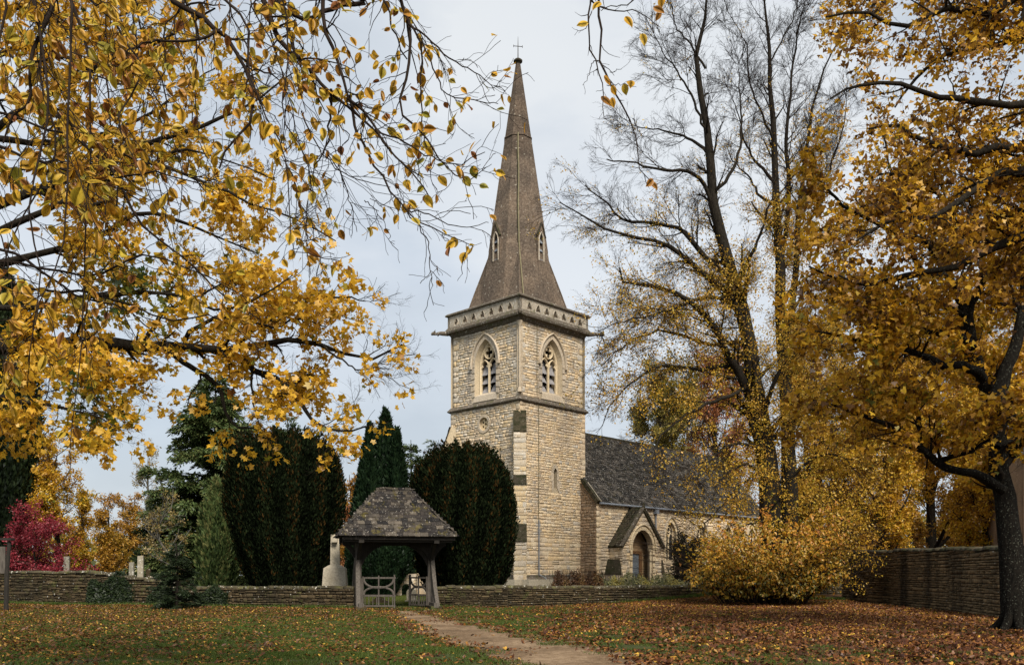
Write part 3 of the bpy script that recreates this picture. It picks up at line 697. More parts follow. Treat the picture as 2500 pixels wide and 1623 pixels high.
# ============================================================ GROUND AND PATH
def build_ground():
    xs = np.r_[np.linspace(-700, -60, 20), np.linspace(-55, 55, 150), np.linspace(60, 700, 20)]
    ys = np.r_[np.linspace(-60, 4, 10), np.linspace(5, 75, 110), np.linspace(80, 1400, 30)]
    X, Yy = np.meshgrid(xs, ys, indexing='ij'); Z = gh(X, Yy) * S01((140 - Yy) / 60)
    V = np.stack([X, Yy, Z], -1).reshape(-1, 3); a, b = len(xs), len(ys)
    i, j = np.meshgrid(np.arange(a - 1), np.arange(b - 1), indexing='ij'); q = (i * b + j).ravel()
    F = np.stack([q, q + b, q + b + 1, q + 1], 1)
    link('ground', mesh_np('ground', V, [F], M['ground'], smooth=True), kind='structure')
# path edges read as points on the lawn
def gp(px, py):
    d = FPX * CAMH / (py * K - HOR); return (px * K - 1250) / FPX * d, d
LE = [gp(905, 1418), gp(915, 1430), gp(960, 1455), gp(1040, 1490), gp(1160, 1525), gp(1270, 1560), gp(1420, 1640)]
RE = [gp(975, 1418), gp(1010, 1430), gp(1080, 1448), gp(1245, 1488), gp(1440, 1525), gp(1580, 1552), gp(1930, 1640)]
def path_edges(n=90):
    a = resample([(x, y, 0) for x, y in LE], n); b = resample([(x, y, 0) for x, y in RE], n); return a, b
PA, PB = path_edges()
def build_path():
    rag = np.cumsum(rng.normal(0, .05, (90, 2)), 0); rag -= rag.mean(0)
    a = PA.copy(); b = PB.copy(); a[:, 0] += rag[:, 0] * .5 + rng.normal(0, .06, 90) - .25; b[:, 0] += .55 + rag[:, 1] * .5 + rng.normal(0, .04, 90)
    m = 9; V = []
    for k in range(m):
        t = k / (m - 1); q = a * (1 - t) + b * t; V.append(np.stack([q[:, 0], q[:, 1], gh(q[:, 0], q[:, 1]) + 0.012], 1))
    V = np.stack(V, 0); i, j = np.meshgrid(np.arange(m - 1), np.arange(89), indexing='ij'); q = (i * 90 + j).ravel()
    link('path', mesh_np('path', V.reshape(-1, 3), [np.stack([q, q + 90, q + 91, q + 1], 1)], M['path'], smooth=True), kind='structure')
def on_path(x, y):
    """signed distance-like: >0 inside the path"""
    yl = PA[::-1, 1]; xl = np.interp(y, yl, PA[::-1, 0]); xr = np.interp(y, PB[::-1, 1], PB[::-1, 0])
    d = np.minimum(x - xl, xr - x); return np.where((y < PA[0, 1]), d, -9)
build_ground(); build_path()

# ============================================================ CHURCH
ROT = math.atan2(.7194, .6946)
CX, CY = 0.487, 55.0
church = thing('church', 'honey-coloured stone church with a tall tower, octagonal spire and dark slate nave roof', 'church', (CX, CY, 0), ROT)
SW = 6.43
pc = Pieces()
FR = Frame((0, 0, 0), (1, 0, 0), (0, 0, 1), (0, -1, 0))            # tower face to the right
FL = Frame((0, 0, 0), (0, 1, 0), (0, 0, 1), (-1, 0, 0))            # tower face to the left
Z0, ZS, ZT = 0.3, 12.5, 17.55
IN = 0.13                                                          # belfry stage steps in
WB = dict(a=1.0, w0=13.2, ws=15.15, wa=16.85)
def belfry_ex(c):
    f = arch_excl(c, WB['a'] + .27, WB['w0'] - .35, WB['ws'], WB['wa'] + .38); return f
def wall_core():
    # lower stage
    holeR = arch(3.35, .17, 7.15, 8.15, 8.45, 4); cl = (3.2, 11.3, .43)
    holeL = [(cl[0] + cl[2] * math.cos(t), cl[1] + cl[2] * math.sin(t)) for t in np.linspace(0, 2 * math.pi, 25)[:-1]]
    mb = MB(); mb.panel(FR, [(0, Z0), (SW, Z0), (SW, ZS), (0, ZS)], [holeR]); mb.panel(FL, [(0, Z0), (SW, Z0), (SW, ZS), (0, ZS)], [holeL])
    mb.loft(FR, holeR, 0.0, [(u + .0, w) for u, w in holeR], -.35); mb.loft(FL, holeL, 0, holeL, -.22)
    FRi = Frame(FR.p(IN, 0, -IN), (1, 0, 0), (0, 0, 1), (0, -1, 0)); FLi = Frame(FL.p(IN, 0, -IN), (0, 1, 0), (0, 0, 1), (-1, 0, 0))
    w = SW - 2 * IN
    for fr in (FRi, FLi):
        A = arch(3.2 - IN, WB['a'], WB['w0'], WB['ws'], WB['wa']); Bq = arch(3.2 - IN, .84, WB['w0'] + .22, WB['ws'], WB['wa'] - .16)
        mb.panel(fr, [(0, ZS), (w, ZS), (w, ZT), (0, ZT)], [A]); mb.loft(fr, A, 0.03, Bq, -.34)
        mb.loft(fr, Bq, -.34, Bq, -.8)
    # back walls and top
    mb.panel(Frame((0, SW, 0), (1, 0, 0), (0, 0, 1), (0, 1, 0)), [(0, Z0), (SW, Z0), (SW, ZT), (0, ZT)])
    mb.panel(Frame((SW, 0, 0), (0, 1, 0), (0, 0, 1), (1, 0, 0)), [(0, Z0), (SW, Z0), (SW, ZT), (0, ZT)])
    mb.add([(0, 0, ZT + .1), (SW, 0, ZT + .1), (SW, SW, ZT + .1), (0, SW, ZT + .1)], [(0, 1, 2, 3)])
    mb.build('tower_wall', M['mortar'], church)
    # black inside liners
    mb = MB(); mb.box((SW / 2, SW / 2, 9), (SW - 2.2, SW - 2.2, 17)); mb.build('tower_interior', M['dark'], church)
    return FRi, FLi, holeR, holeL
FRi, FLi, slit, rose = wall_core()
def bigf(z): return 1.5 if z < 3.6 else (1.15 if z < 6 else 1.0)
# quoin columns keep the rubble off the corners
def quoins(fr, ucorner, sgn, z0, z1, mat, n=0.0, h=.36):
    z = z0; k = 0; out = []
    while z < z1 - .1:
        hh = min(h * rng.uniform(.85, 1.15), z1 - z); w = (.5 if k % 2 else .3) * rng.uniform(.9, 1.1)
        pc.add(fr, ucorner + sgn * w / 2, z + hh / 2, n - .02, w - .012, hh - .012, .075, 0, mat); out.append((z, z + hh, w)); z += hh; k += 1
    return out
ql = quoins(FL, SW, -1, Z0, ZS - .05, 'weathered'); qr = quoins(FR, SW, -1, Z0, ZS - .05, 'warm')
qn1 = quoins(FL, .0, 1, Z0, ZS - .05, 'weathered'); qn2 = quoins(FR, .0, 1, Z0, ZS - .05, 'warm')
def qex(q, right):
    def f(z):
        for a, b, w in q:
            if a <= z < b: return w
        return .3
    return f
e1, e2 = qex(qn2, 0), qex(qr, 1)
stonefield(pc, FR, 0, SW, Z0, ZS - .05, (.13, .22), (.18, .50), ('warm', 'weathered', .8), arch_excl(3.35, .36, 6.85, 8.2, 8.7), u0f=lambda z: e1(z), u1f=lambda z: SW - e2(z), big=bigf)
e3, e4 = qex(qn1, 0), qex(ql, 1)
def rose_ex(z):
    d = .62 ** 2 - (z - 11.3) ** 2; return [(3.2 - math.sqrt(d), 3.2 + math.sqrt(d))] if d > 0 else []
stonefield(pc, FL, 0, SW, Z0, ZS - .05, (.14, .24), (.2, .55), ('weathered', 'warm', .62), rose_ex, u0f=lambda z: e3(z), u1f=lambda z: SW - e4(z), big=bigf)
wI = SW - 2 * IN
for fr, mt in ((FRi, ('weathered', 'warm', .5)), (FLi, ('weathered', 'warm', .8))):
    a1 = quoins(fr, .0, 1, ZS + .2, ZT, 'weathered'); a2 = quoins(fr, wI, -1, ZS + .2, ZT, 'weathered')
    f1, f2 = qex(a1, 0), qex(a2, 1)
    stonefield(pc, fr, 0, wI, ZS + .15, ZT, (.13, .22), (.18, .5), mt, belfry_ex(3.2 - IN), u0f=lambda z: f1(z), u1f=lambda z: wI - f2(z))
    # dressings, hood, tracery, louvres
    c = 3.2 - IN
    A = arch(c, WB['a'], WB['w0'], WB['ws'], WB['wa']); B2 = arch(c, WB['a'] + .24, WB['w0'] - .05, WB['ws'], WB['wa'] + .3)
    voussoirs(None, fr, A, B2, -.02, .05, church, 'ashlar')
    H = arch(c, WB['a'] + .30, WB['ws'] + .1, WB['ws'] + .12, WB['wa'] + .36, 10)
    mb = MB(); mb.sweep(fr, H, .06, .08, .08); mb.build('hood_mould', M['ashlar'], church)
    for s in (-1, 1):
        mb = MB(); mb.fbox(fr, c + s * (WB['a'] + .3) - .09, c + s * (WB['a'] + .3) + .09, WB['ws'] - .1, WB['ws'] + .1, .02, .19); mb.build('label_stop', M['ashlar'], church)
    mb = MB(); q = [(c - .98, WB['w0'] - .32), (c + .98, WB['w0'] - .32)]
    mb.add([fr.p(c - 1.15, WB['w0'] - .38, .10), fr.p(c + 1.15, WB['w0'] - .38, .10), fr.p(c + 1.0, WB['w0'] + .02, .035), fr.p(c - 1.0, WB['w0'] + .02, .035)], [(0, 1, 2, 3)])
    mb.add([fr.p(c - 1.0, WB['w0'] + .02, .035), fr.p(c + 1.0, WB['w0'] + .02, .035), fr.p(c + .84, WB['w0'] + .24, -.36), fr.p(c - .84, WB['w0'] + .24, -.36)], [(0, 1, 2, 3)])
    mb.build('window_sill', M['ashlar'], church)
    tr = MB(); n0 = -.34; z0 = WB['w0'] + .2; zs = WB['ws'] - .1
    tr.sweep(fr, arch(c, .80, z0, WB['ws'], WB['wa'] - .2), .07, .09, n0)
    tr.sweep(fr, [(c, z0), (c, zs + .35)], .055, .08, n0)
    for s in (-1, 1):
        cc = c + s * .40
        tr.sweep(fr, arch(cc, .38, zs - .02, zs, zs + .55, 6), .045, .07, n0)
        for s2 in (-1, 1):     # cusps of the light heads
            tr.quadblock(fr, [(cc + s2 * .34, zs - .02), (cc + s2 * .16, zs + .12), (cc + s2 * .30, zs + .28)], n0 - .05, n0 + .03)
    qc = (c, zs + .98); ring = [(qc[0] + .39 * math.cos(t), qc[1] + .39 * math.sin(t)) for t in np.linspace(0, 2 * math.pi, 21)[:-1]]
    tr.sweep(fr, ring, .05, .075, n0, closed=True)
    for k in range(4):
        t = math.pi / 4 + k * math.pi / 2; p = lambda r, tt: (qc[0] + r * math.cos(tt), qc[1] + r * math.sin(tt))
        tr.quadblock(fr, [p(.36, t - .42), p(.15, t), p(.36, t + .42)], n0 - .05, n0 + .03)
    tr.build('tracery', M['tracery'], church)
    for s in (-1, 1):
        for j, (zb, zt) in enumerate(((z0 + .04, z0 + .52), (z0 + .64, z0 + 1.10), (z0 + 1.22, z0 + 1.95))):
            m2 = MB(); u0, u1 = c + s * .40 - .325, c + s * .40 + .325; k = 5
            for i in range(k):
                a, b = u0 + (u1 - u0) * i / k + .006, u0 + (u1 - u0) * (i + 1) / k - .006; dz = rng.uniform(-.02, .02)
                v = [fr.p(a, zb + dz, n0 - .05), fr.p(b, zb + dz, n0 - .05), fr.p(b, zt, n0 - .33), fr.p(a, zt, n0 - .33)]
                v += [q + fr.W * .03 for q in v]
                m2.add(v, [(0, 1, 2, 3), (4, 5, 6, 7), (0, 1, 5, 4), (1, 2, 6, 5), (3, 0, 4, 7)])
            m2.build('louvre', M['louvre'], church)
# corner shaft on the near corner of the belfry stage
mb = MB(); cpt = (IN - .02, IN - .02)
for dx, dy in ((0, 0), (.16, -.03), (-.03, .16)):
    r0 = .085 if dx == dy == 0 else .05
    mb.tube([(cpt[0] + dx - (.04 if dx == dy else 0), cpt[1] + dy - (.04 if dx == dy else 0), z) for z in (13.25, 17.05)], r0, 10)
mb.tube([(cpt[0] - .04, cpt[1] - .04, z) for z in (17.03, 17.1, 17.3, 17.42)], [.09, .11, .17, .19], 10)
mb.tube([(cpt[0] - .04, cpt[1] - .04, z) for z in (12.95, 13.1, 13.26)], [.17, .15, .10], 10)
mb.build('corner_shaft', M['ashlar'], church, smooth=True)
# string course, cornice and parapet: square rings with profile
def ring(prof, mat, name, inset=0.0):
    """prof: list of (out, z); mitred ring round the tower"""
    mb = MB()
    loops = []
    for o, z in prof:
        a, b = -o + inset, SW + o - inset; loops.append([(a, a, z), (b, a, z), (b, b, z), (a, b, z)])
    for k in range(len(loops) - 1):
        mb.add(loops[k] + loops[k + 1], [(i, (i + 1) % 4, (i + 1) % 4 + 4, i + 4) for i in range(4)])
    mb.build(name, M[mat], church)
ring([(.0, 12.34), (.17, 12.44), (.19, 12.50), (.02, 12.72), (-.13, 12.80)], 'cornice', 'string_course')
ring([(-.13, 17.42), (-.02, 17.5), (.06, 17.62), (.10, 17.66), (.30, 17.72), (.33, 17.84), (.30, 17.92), (.17, 18.12)], 'cornice', 'cornice')
ring([(.14, 18.86), (.28, 18.90), (.29, 18.98), (.18, 19.08), (-.1, 19.1), (-.14, 19.0), (-.12, 18.86)], 'cornice', 'parapet_coping')
for fr0 in (FR, FL, Frame((SW, 0, 0), (0, 1, 0), (0, 0, 1), (1, 0, 0)), Frame((0, SW, 0), (1, 0, 0), (0, 0, 1), (0, 1, 0))):
    holes = []
    for k in range(7):
        cu = .72 + k * (SW - 1.44) / 6; cz = 18.34; pts = []
        for t in np.linspace(-.5 * math.pi, 1.5 * math.pi, 31)[:-1]:
            a = (t + math.pi / 2); r = .175 + .06 * math.cos(3 * (t - math.pi / 2)); pts.append((cu + r * 1.12 * math.cos(t), cz + .05 + r * 1.22 * math.sin(t)))
        holes.append(pts)
    mb = MB(); mb.panel(fr0, [(-.15, 18.10), (SW + .15, 18.10), (SW + .15, 18.87), (-.15, 18.87)], holes, n=.15, thick=.2)
    mb.build('pierced_parapet', M['parapet'], church)
    for k in range(7):
        cu = .72 + k * (SW - 1.44) / 6
        m2 = MB(); m2.sweep(fr0, [(cu - .25, 18.16), (cu - .2, 18.42), (cu, 18.70), (cu + .2, 18.42), (cu + .25, 18.16)], .018, .02, .155); m2.build('parapet_moulding', M['parapet'], church)
# gargoyles on the outer corners
for x, y, dx, dy in ((-.25, SW + .25, -1, 1), (SW + .25, -.25, 1, -1), (-.2, -.2, -1, -1)):
    d = Vector((dx, dy, 0)).normalized(); p = Vector((x, y, 17.78)); ln = .9 if dx * dy < 0 else .28
    pts = [p - d * .2, p + d * ln * .25, p + d * ln * .5, p + d * ln * .72, p + d * ln * .85, p + d * ln * .98, p + d * ln * 1.08]
    zz = [0, .02, .03, -.02, .03, .0, -.08]
    mb = MB(); mb.tube([(q.x, q.y, q.z + z) for q, z in zip(pts, zz)], [.16, .15, .12, .09, .14, .12, .05], 8)
    for s in (-1, 1):
        e = Vector((-d.y, d.x, 0)) * s; q = pts[4]; mb.tube([(q.x + e.x * .1, q.y + e.y * .1, q.z + .1), (q.x + e.x * .17 - d.x * .08, q.y + e.y * .17 - d.y * .08, q.z + .22)], [.05, .01], 5)
        q = pts[2]; mb.tube([(q.x + e.x * .08, q.y + e.y * .08, q.z), (q.x + e.x * .18 + d.x * .1, q.y + e.y * .18 + d.y * .1, q.z - .12)], [.06, .03], 5)
    mb.build('gargoyle', M['cornice'], church)
# round window
ro = [(3.2 + .6 * math.cos(t), 11.3 + .6 * math.sin(t)) for t in np.linspace(0, 2 * math.pi, 25)[:-1]]
voussoirs(None, FL, rose + [rose[0]], ro + [ro[0]], -.02, .06, church, 'ashlar')
mb = MB(); hs = [[(3.2 + .09 * math.cos(t) * (1 + .4 * math.cos(4 * t)), 11.3 + .09 * math.sin(t) * (1 + .4 * math.cos(4 * t))) for t in np.linspace(0, 2 * math.pi, 17)[:-1]]]
for k in range(6):
    a = k * math.pi / 3 + math.pi / 6; cx, cz = 3.2 + .28 * math.cos(a), 11.3 + .28 * math.sin(a)
    hs.append([(cx + .085 * math.cos(t), cz + .085 * math.sin(t)) for t in np.linspace(0, 2 * math.pi, 11)[:-1]])
mb.panel(FL, [(u, w) for u, w in rose], hs, n=-.14, thick=.08); mb.build('round_window_tracery', M['tracery'], church)
# slit window dressings
SI = arch(3.35, .17, 7.15, 8.15, 8.45, 4); SO = arch(3.35, .34, 6.9, 8.2, 8.68, 4)
voussoirs(None, FR, SI, SO, -.02, .045, church, 'ashlar')
# diagonal buttresses
def buttress(corner, d, stages, w, label=None):
    d = np.array([d[0], d[1], 0.]) / math.hypot(*d); e = np.array([-d[1], d[0], 0.]); c = np.array([corner[0], corner[1], 0.])
    side = Frame(c, d, (0, 0, 1), e)
    prof = [(-.6, Z0)]
    for z0, z1, p, zt, pn in stages: prof += [(p, z0), (p, z1), (pn, zt)]
    prof += [(-.6, prof[-1][1])]
    mb = MB(); k = len(prof); hw = w / 2
    vs = [side.p(u, z, s * hw) for s in (-1, 1) for u, z in prof]
    tri = tessellate_polygon([[Vector((u, z, 0)) for u, z in prof]])
    mb.add(vs, [tuple(t) for t in tri] + [tuple(i + k for i in t) for t in tri] + [(i, (i + 1) % k, (i + 1) % k + k, i + k) for i in range(k)])
    mb.build('buttress', M['mortar'], church)
    for z0, z1, p, zt, pn in stages:
        f = Frame(c + d * p, e, (0, 0, 1), d)
        stonefield(pc, f, -hw, hw, z0, z1, (.26, .42), (.35, .9), ('weathered',))
        for s in (-1, 1):
            fs = Frame(c + e * hw * s, d, (0, 0, 1), e * s); stonefield(pc, fs, -.05, p, z0, z1, (.22, .4), (.3, .7), ('weathered', 'warm', .6))
        sl = math.hypot(p - pn, zt - z1); m2 = MB(); up = np.array([0, 0, zt - z1]) + d * (pn - p)
        ff = Frame(c + d * p + np.array([0, 0, z1]), e, up, np.cross(e, up) if np.cross(e, up) @ d > 0 else -np.cross(e, up))
        rows = max(2, int(sl / .14)); g_ = [[ff.p(-hw - .03 + (2 * hw + .06) * i / 6 + rng.normal(0, .006), -.08 + (sl + .1) * j / rows + rng.normal(0, .01), .05 + rng.uniform(-.015, .05)) for i in range(7)] for j in range(rows + 1)]
        flat_ = [q for r_ in g_ for q in r_]; m2.add(flat_, [(j * 7 + i, j * 7 + i + 1, (j + 1) * 7 + i + 1, (j + 1) * 7 + i) for j in range(rows) for i in range(6)])
        m2.fbox(ff, -hw - .03, hw + .03, -.08, sl + .02, -.02, .035); m2.build('weathering', M['mossy'], church)
buttress((.0, .0), (-1, -1), [(Z0, 3.6, .95, 4.6, .66), (4.6, 7.15, .62, 7.65, .46), (7.65, 10.45, .44, 11.75, -.08)], .76)
buttress((.0, SW), (-1, 1), [(Z0, 3.6, .95, 4.6, .70), (4.6, 8.6, .66, 9.2, .52), (9.2, 9.9, .52, 11.4, -.0)], .76)
# plinth
ring([(.34, Z0), (.34, 1.15), (.30, 1.22), (.12, 1.34), (.12, 1.44), (.0, 1.52)], 'cornice', 'plinth')
mb = MB(); mb.box((1.4, -1.0, .95), (4.2, .9, .5)); mb.box((-.9, 1.2, .95), (.8, 4.0, .5)); mb.build('stone_kerb', M['monument'], church)
# lightning conductor and pipe
mb = MB(); q = [FRi.p(1.55, z, .07) for z in np.linspace(12.9, 17.5, 6)]; mb.tube(q, .016, 5)
mb.tube([FR.p(1.68 + .01 * math.sin(z), z, .085) for z in np.linspace(4.9, 12.4, 9)], .018, 5); mb.build('lightning_conductor', M['cable'], church)
mb = MB(); mb.tube([FR.p(1.68, z, .10) for z in (1.5, 3, 5.0)], .04, 8); mb.tube([FR.p(1.68, 1.5, .10), FR.p(1.74, 1.3, .6), FR.p(1.8, .7, .95)], .035, 8)
mb.build('conductor_guard', M['lead'], church)

# spire
SZ0, SZT = 18.0, 37.1; sc_ = np.array([SW / 2, SW / 2, 0.])
def oct_(z, k=1.0):
    a = .1403 * (SZT - z) * k; r = a / math.cos(math.pi / 8)
    return [sc_ + np.array([r * math.cos(math.pi / 8 + i * math.pi / 4), r * math.sin(math.pi / 8 + i * math.pi / 4), z]) for i in range(8)]
mb = MB(); lv = [SZ0] + list(np.linspace(19.5, 36.2, 24)); prev = oct_(lv[0])
for z in lv[1:]:
    cur = oct_(z); mb.add(prev + cur, [(i, (i + 1) % 8, (i + 1) % 8 + 8, i + 8) for i in range(8)]); prev = cur
mb.build('spire', M['spire'], church)
for z in (30.9,):
    mb = MB(); A = oct_(z - .07, 1.0); B = oct_(z - .03, 1.07); Cc = oct_(z + .03, 1.07); D = oct_(z + .08, 1.0)
    for p, q in ((A, B), (B, Cc), (Cc, D)): mb.add(p + q, [(i, (i + 1) % 8, (i + 1) % 8 + 8, i + 8) for i in range(8)])
    mb.build('spire_band', M['spire'], church)
hb = 2.72
for sx, sy in ((-1, -1), (-1, 1), (1, 1), (1, -1)):
    cor = sc_ + np.array([sx * hb, sy * hb, SZ0]); az = .1403 * (SZT - 22.9)
    top = sc_ + np.array([sx * az / math.sqrt(2), sy * az / math.sqrt(2), 22.9])
    a0 = .1403 * (SZT - SZ0); t8 = a0 * math.tan(math.pi / 8)
    p1 = sc_ + np.array([sx * a0, sy * t8, SZ0]); p2 = sc_ + np.array([sx * t8, sy * a0, SZ0])
    mb = MB(); mb.add([cor, top, p1, p2], [(0, 1, 2), (0, 3, 1)])
    e0 = np.array([sx, sy, 0]) * .02; mb.tube([cor + e0 * 0, cor * .5 + top * .5 + e0, top + e0], [.05, .05, .03], 6)
    mb.build('broach', M['spire'], church)
for i in range(8):
    mb = MB(); A, B = oct_(23.0)[i], oct_(36.2)[i]; mb.tube([A, A * .5 + B * .5, B], [.02, .02, .012], 5); mb.build('arris_roll', M['spire'], church)
mb = MB(); c3 = tuple(sc_[:2])
mb.tube([(c3[0], c3[1], z) for z in (36.05, 36.15, 36.22, 36.3, 36.38, 36.45)], [.13, .2, .3, .31, .22, .12], 12); mb.build('finial_cap', M['mossy'], church)
mb = MB(); mb.tube([(c3[0], c3[1], z) for z in (36.4, 37.3, 37.95)], [.035, .025, .008], 6)
dd = (.79, -.61)
mb.tube([(c3[0] - dd[0] * .32, c3[1] - dd[1] * .32, 37.28), (c3[0] + dd[0] * .32, c3[1] + dd[1] * .32, 37.28)], .022, 5)
for s in (-1, 1): mb.tube([(c3[0] + dd[0] * .3 * s, c3[1] + dd[1] * .3 * s, z) for z in (37.2, 37.36)], .018, 5)
mb.build('cross', M['iron'], church)
# lead strip down the near face of the spire
mb = MB(); pts = []
for t, z in zip(np.linspace(0, 1, 22), np.linspace(31, 18.6, 22)):
    a = .1403 * (SZT - z); off = .02 * math.sin(z * 1.4)
    if z < 22.9: kk = (22.9 - z) / 4.9; base = sc_ + np.array([-1, -1, 0]) / math.sqrt(2) * ((.1403 * (SZT - 22.9)) * (1 - kk) + hb * math.sqrt(2) * kk + .05); off = .04 + .34 * kk
    else: base = sc_ + np.array([-1, -1, 0]) / math.sqrt(2) * (a + .05)
    if z < 22.9: base = base + np.array([1, -1, 0]) / math.sqrt(2) * off + np.array([1, 1, 0]) / math.sqrt(2) * off * .72
    else: base = base + np.array([1, -1, 0]) / math.sqrt(2) * off
    pts.append((base[0], base[1], z))
mb.tube(pts, .045, 6); mb.build('lead_strip', M['cable'], church)
mb = MB(); mb.tube([(p[0] - .02, p[1] + .06, p[2]) for p in pts[2:14]], .05, 5); mb.build('spire_joint', M['mossy'], church)
# lucarnes
for (dx, dy) in ((0, -1), (-1, 0), (0, 1), (1, 0)):
    d = np.array([dx, dy, 0.]); e = np.array([-dy, dx, 0.]) if (dx, dy) != (0, -1) else np.array([1., 0, 0])
    a22 = .1403 * (SZT - 22.3)
    f = Frame(sc_ + d * (a22 + .06), e, (0, 0, 1), d)
    mb = MB(); o = [(-.36, 21.9), (.36, 21.9), (.36, 23.9), (0, 24.65), (-.36, 23.9)]
    hole = arch(0, .2, 22.25, 23.5, 24.05, 5)
    mb.panel(f, o, [hole], 0, 1.1); mb.build('lucarne', M['spire'], church)
    m2 = MB(); m2.sweep(f, [(-.40, 23.8), (0, 24.72), (.40, 23.8)], .05, .08, .0); m2.build('lucarne_coping', M['mossy'], church)
    m3 = MB(); m3.sweep(f, arch(0, .24, 22.2, 23.5, 24.1, 5), .045, .05, .0); m3.build('lucarne_dressing', M['parapet'], church)
    for k in range(3):
        z = 22.3 + k * .56; m4 = MB(); v = [f.p(-.2, z, -.06), f.p(.2, z, -.06), f.p(.2, z + .42, -.32), f.p(-.2, z + .42, -.32)]; v += [q + f.W * .03 for q in v]
        m4.add(v, [(0, 1, 2, 3), (4, 5, 6, 7), (0, 1, 5, 4)]); m4.build('louvre', M['lead'], church)
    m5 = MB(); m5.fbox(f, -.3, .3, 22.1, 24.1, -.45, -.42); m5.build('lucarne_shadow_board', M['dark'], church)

# ------------------------------------------------------------ nave / aisle
NX0, NX1, NYF, EAVE, RY, RZ = 5.95, 29.0, -1.373, 6.35, 3.2, 11.7
FN = Frame((NX0, NYF, 0), (1, 0, 0), (0, 0, 1), (0, -1, 0)); NL = NX1 - NX0
FW = Frame((NX0, NYF, 0), (0, 1, 0), (0, 0, 1), (-1, 0, 0))
wins = [14.67 - NX0, 18.75 - NX0, 22.85 - NX0, 26.6 - NX0]
PX, PH, PF = 9.6 - NX0, 2.25, NYF - 1.1
holes = [arch(c, .62, 2.6, 4.45, 5.35, 7) for c in wins]
mb = MB(); mb.panel(FN, [(0, Z0), (NL, Z0), (NL, EAVE), (0, EAVE)], holes)
for h in holes: mb.loft(FN, h, 0.03, [(u * .0 + u, w) for u, w in h], -.28)
pitch = (RZ - EAVE) / (RY - NYF)
mb.panel(FW, [(0, Z0), (1.4, Z0), (RY - NYF, Z0), (RY - NYF, RZ - .1), (0, EAVE)])
mb.panel(Frame((NX1, NYF, 0), (0, 1, 0), (0, 0, 1), (1, 0, 0)), [(0, Z0), (2 * (RY - NYF), Z0), (2 * (RY - NYF), EAVE), (RY - NYF, RZ), (0, EAVE)])
mb.panel(Frame((NX0, 2 * RY - NYF, 0), (1, 0, 0), (0, 0, 1), (0, 1, 0)), [(0, Z0), (NL, Z0), (NL, EAVE), (0, EAVE)])
mb.build('nave_wall', M['mortar'], church)
hex_ = [arch_excl(c, .84, 2.4, 4.45, 5.62) for c in wins]
def nave_ex(z):
    r = []
    for h in hex_: r += h(z)
    if z < 6.0:
        hw = PH - .1 if z < 3.6 else max(0, (6.0 - z) / 2.45 * (PH - .1)); r.append((PX - hw, PX + hw))
    return r
qn = quoins(FN, 0, 1, Z0, EAVE, 'warm'); eq = qex(qn, 0)
stonefield(pc, FN, 0, NL, Z0, EAVE, (.17, .26), (.28, .65), ('warm', 'ashlar', .85), nave_ex, u0f=lambda z: eq(z))
stonefield(pc, FW, .0, 1.45, Z0, 7.7, (.15, .24), (.2, .5), ('shaded',), u1f=lambda z: 1.45, u0f=lambda z: max(0, (z - EAVE) / pitch))  # darker stone here paints in this wall's shade along with its stain
for c in wins:
    A = arch(c, .62, 2.6, 4.45, 5.35, 7); B = arch(c, .82, 2.45, 4.45, 5.6, 7); voussoirs(None, FN, A, B, -.02, .05, church, 'tracery')
    mb = MB(); mb.sweep(FN, arch(c, .92, 4.3, 4.45, 5.72, 8), .05, .07, .07); mb.build('hood_mould', M['ashlar'], church)
    tr = MB(); tr.sweep(FN, arch(c, .58, 2.6, 4.45, 5.30, 7), .05, .06, -.2); tr.sweep(FN, [(c, 2.6), (c, 4.5)], .045, .05, -.2)
    for s in (-1, 1): tr.sweep(FN, arch(c + s * .29, .27, 4.1, 4.12, 4.58, 5), .04, .05, -.2)
    tr.sweep(FN, [(c + .2 * math.cos(t), 4.8 + .2 * math.sin(t)) for t in np.linspace(0, 2 * math.pi, 13)[:-1]], .035, .05, -.2, closed=True)
    tr.build('tracery', M['tracery'], church)
    mb = MB(); mb.fbox(FN, c - .64, c + .64, 2.55, 5.4, -.27, -.25); mb.build('window_glass', M['glass'], church)
# roof planes and slates
rd = Pieces(); up = np.array([0, RY - NYF, RZ - EAVE]); slope = float(np.linalg.norm(up)) + .25
eo = np.array([NX0 - .05, NYF - .16, EAVE - .16 * pitch + .12])
FRF = Frame(eo, (1, 0, 0), up, np.cross((1, 0, 0), up)); lenr = NL + .2
mb = MB(); mb.fbox(FRF, .02, lenr, 0, slope, -.12, -.0)
FRB = Frame((NX0 - .05, 2 * RY - NYF + .16, eo[2]), (1, 0, 0), (0, -up[1], up[2]), (0, up[2], up[1])); mb.fbox(FRB, .02, lenr, 0, slope, -.12, -.02)
mb.build('nave_roof', M['slate'], church)
def tower_clip(w):           # the slates stop against the tower
    y = FRF.p(0, w)[1]; return 0.28 if y < 0.05 else SW - NX0 + .06
slatefield(rd, FRF, tower_clip, lambda w: lenr, slope, (.27, .17), (.28, .52), 'slate', .05)
mb = MB(); kk = 0
while kk < NL - .1:
    mb.box((NX0 + kk + .28, RY, RZ + .12 + rng.uniform(-.01, .01)), (.54, .3, .14), jit=.008); kk += .56
mb.build('ridge_stones', M['mossy'], church, 'stuff')
# west gable coping of the aisle, pale skew beside it
mb = MB(); n_ = 6
for i in range(n_):
    a, b = i / n_ * 2.05, (i + 1) / n_ * 2.05 - .015; m2 = MB(); m2.fbox(FRF, -.12, .17, a, b, -.1, .16 + rng.uniform(-.008, .008)); m2.build('gable_coping', M['mossy'], church)
m2 = MB(); m2.fbox(FRF, .17, .38, .05, 1.85, .05, .085); m2.build('skew_flashing', M['monument'], church)
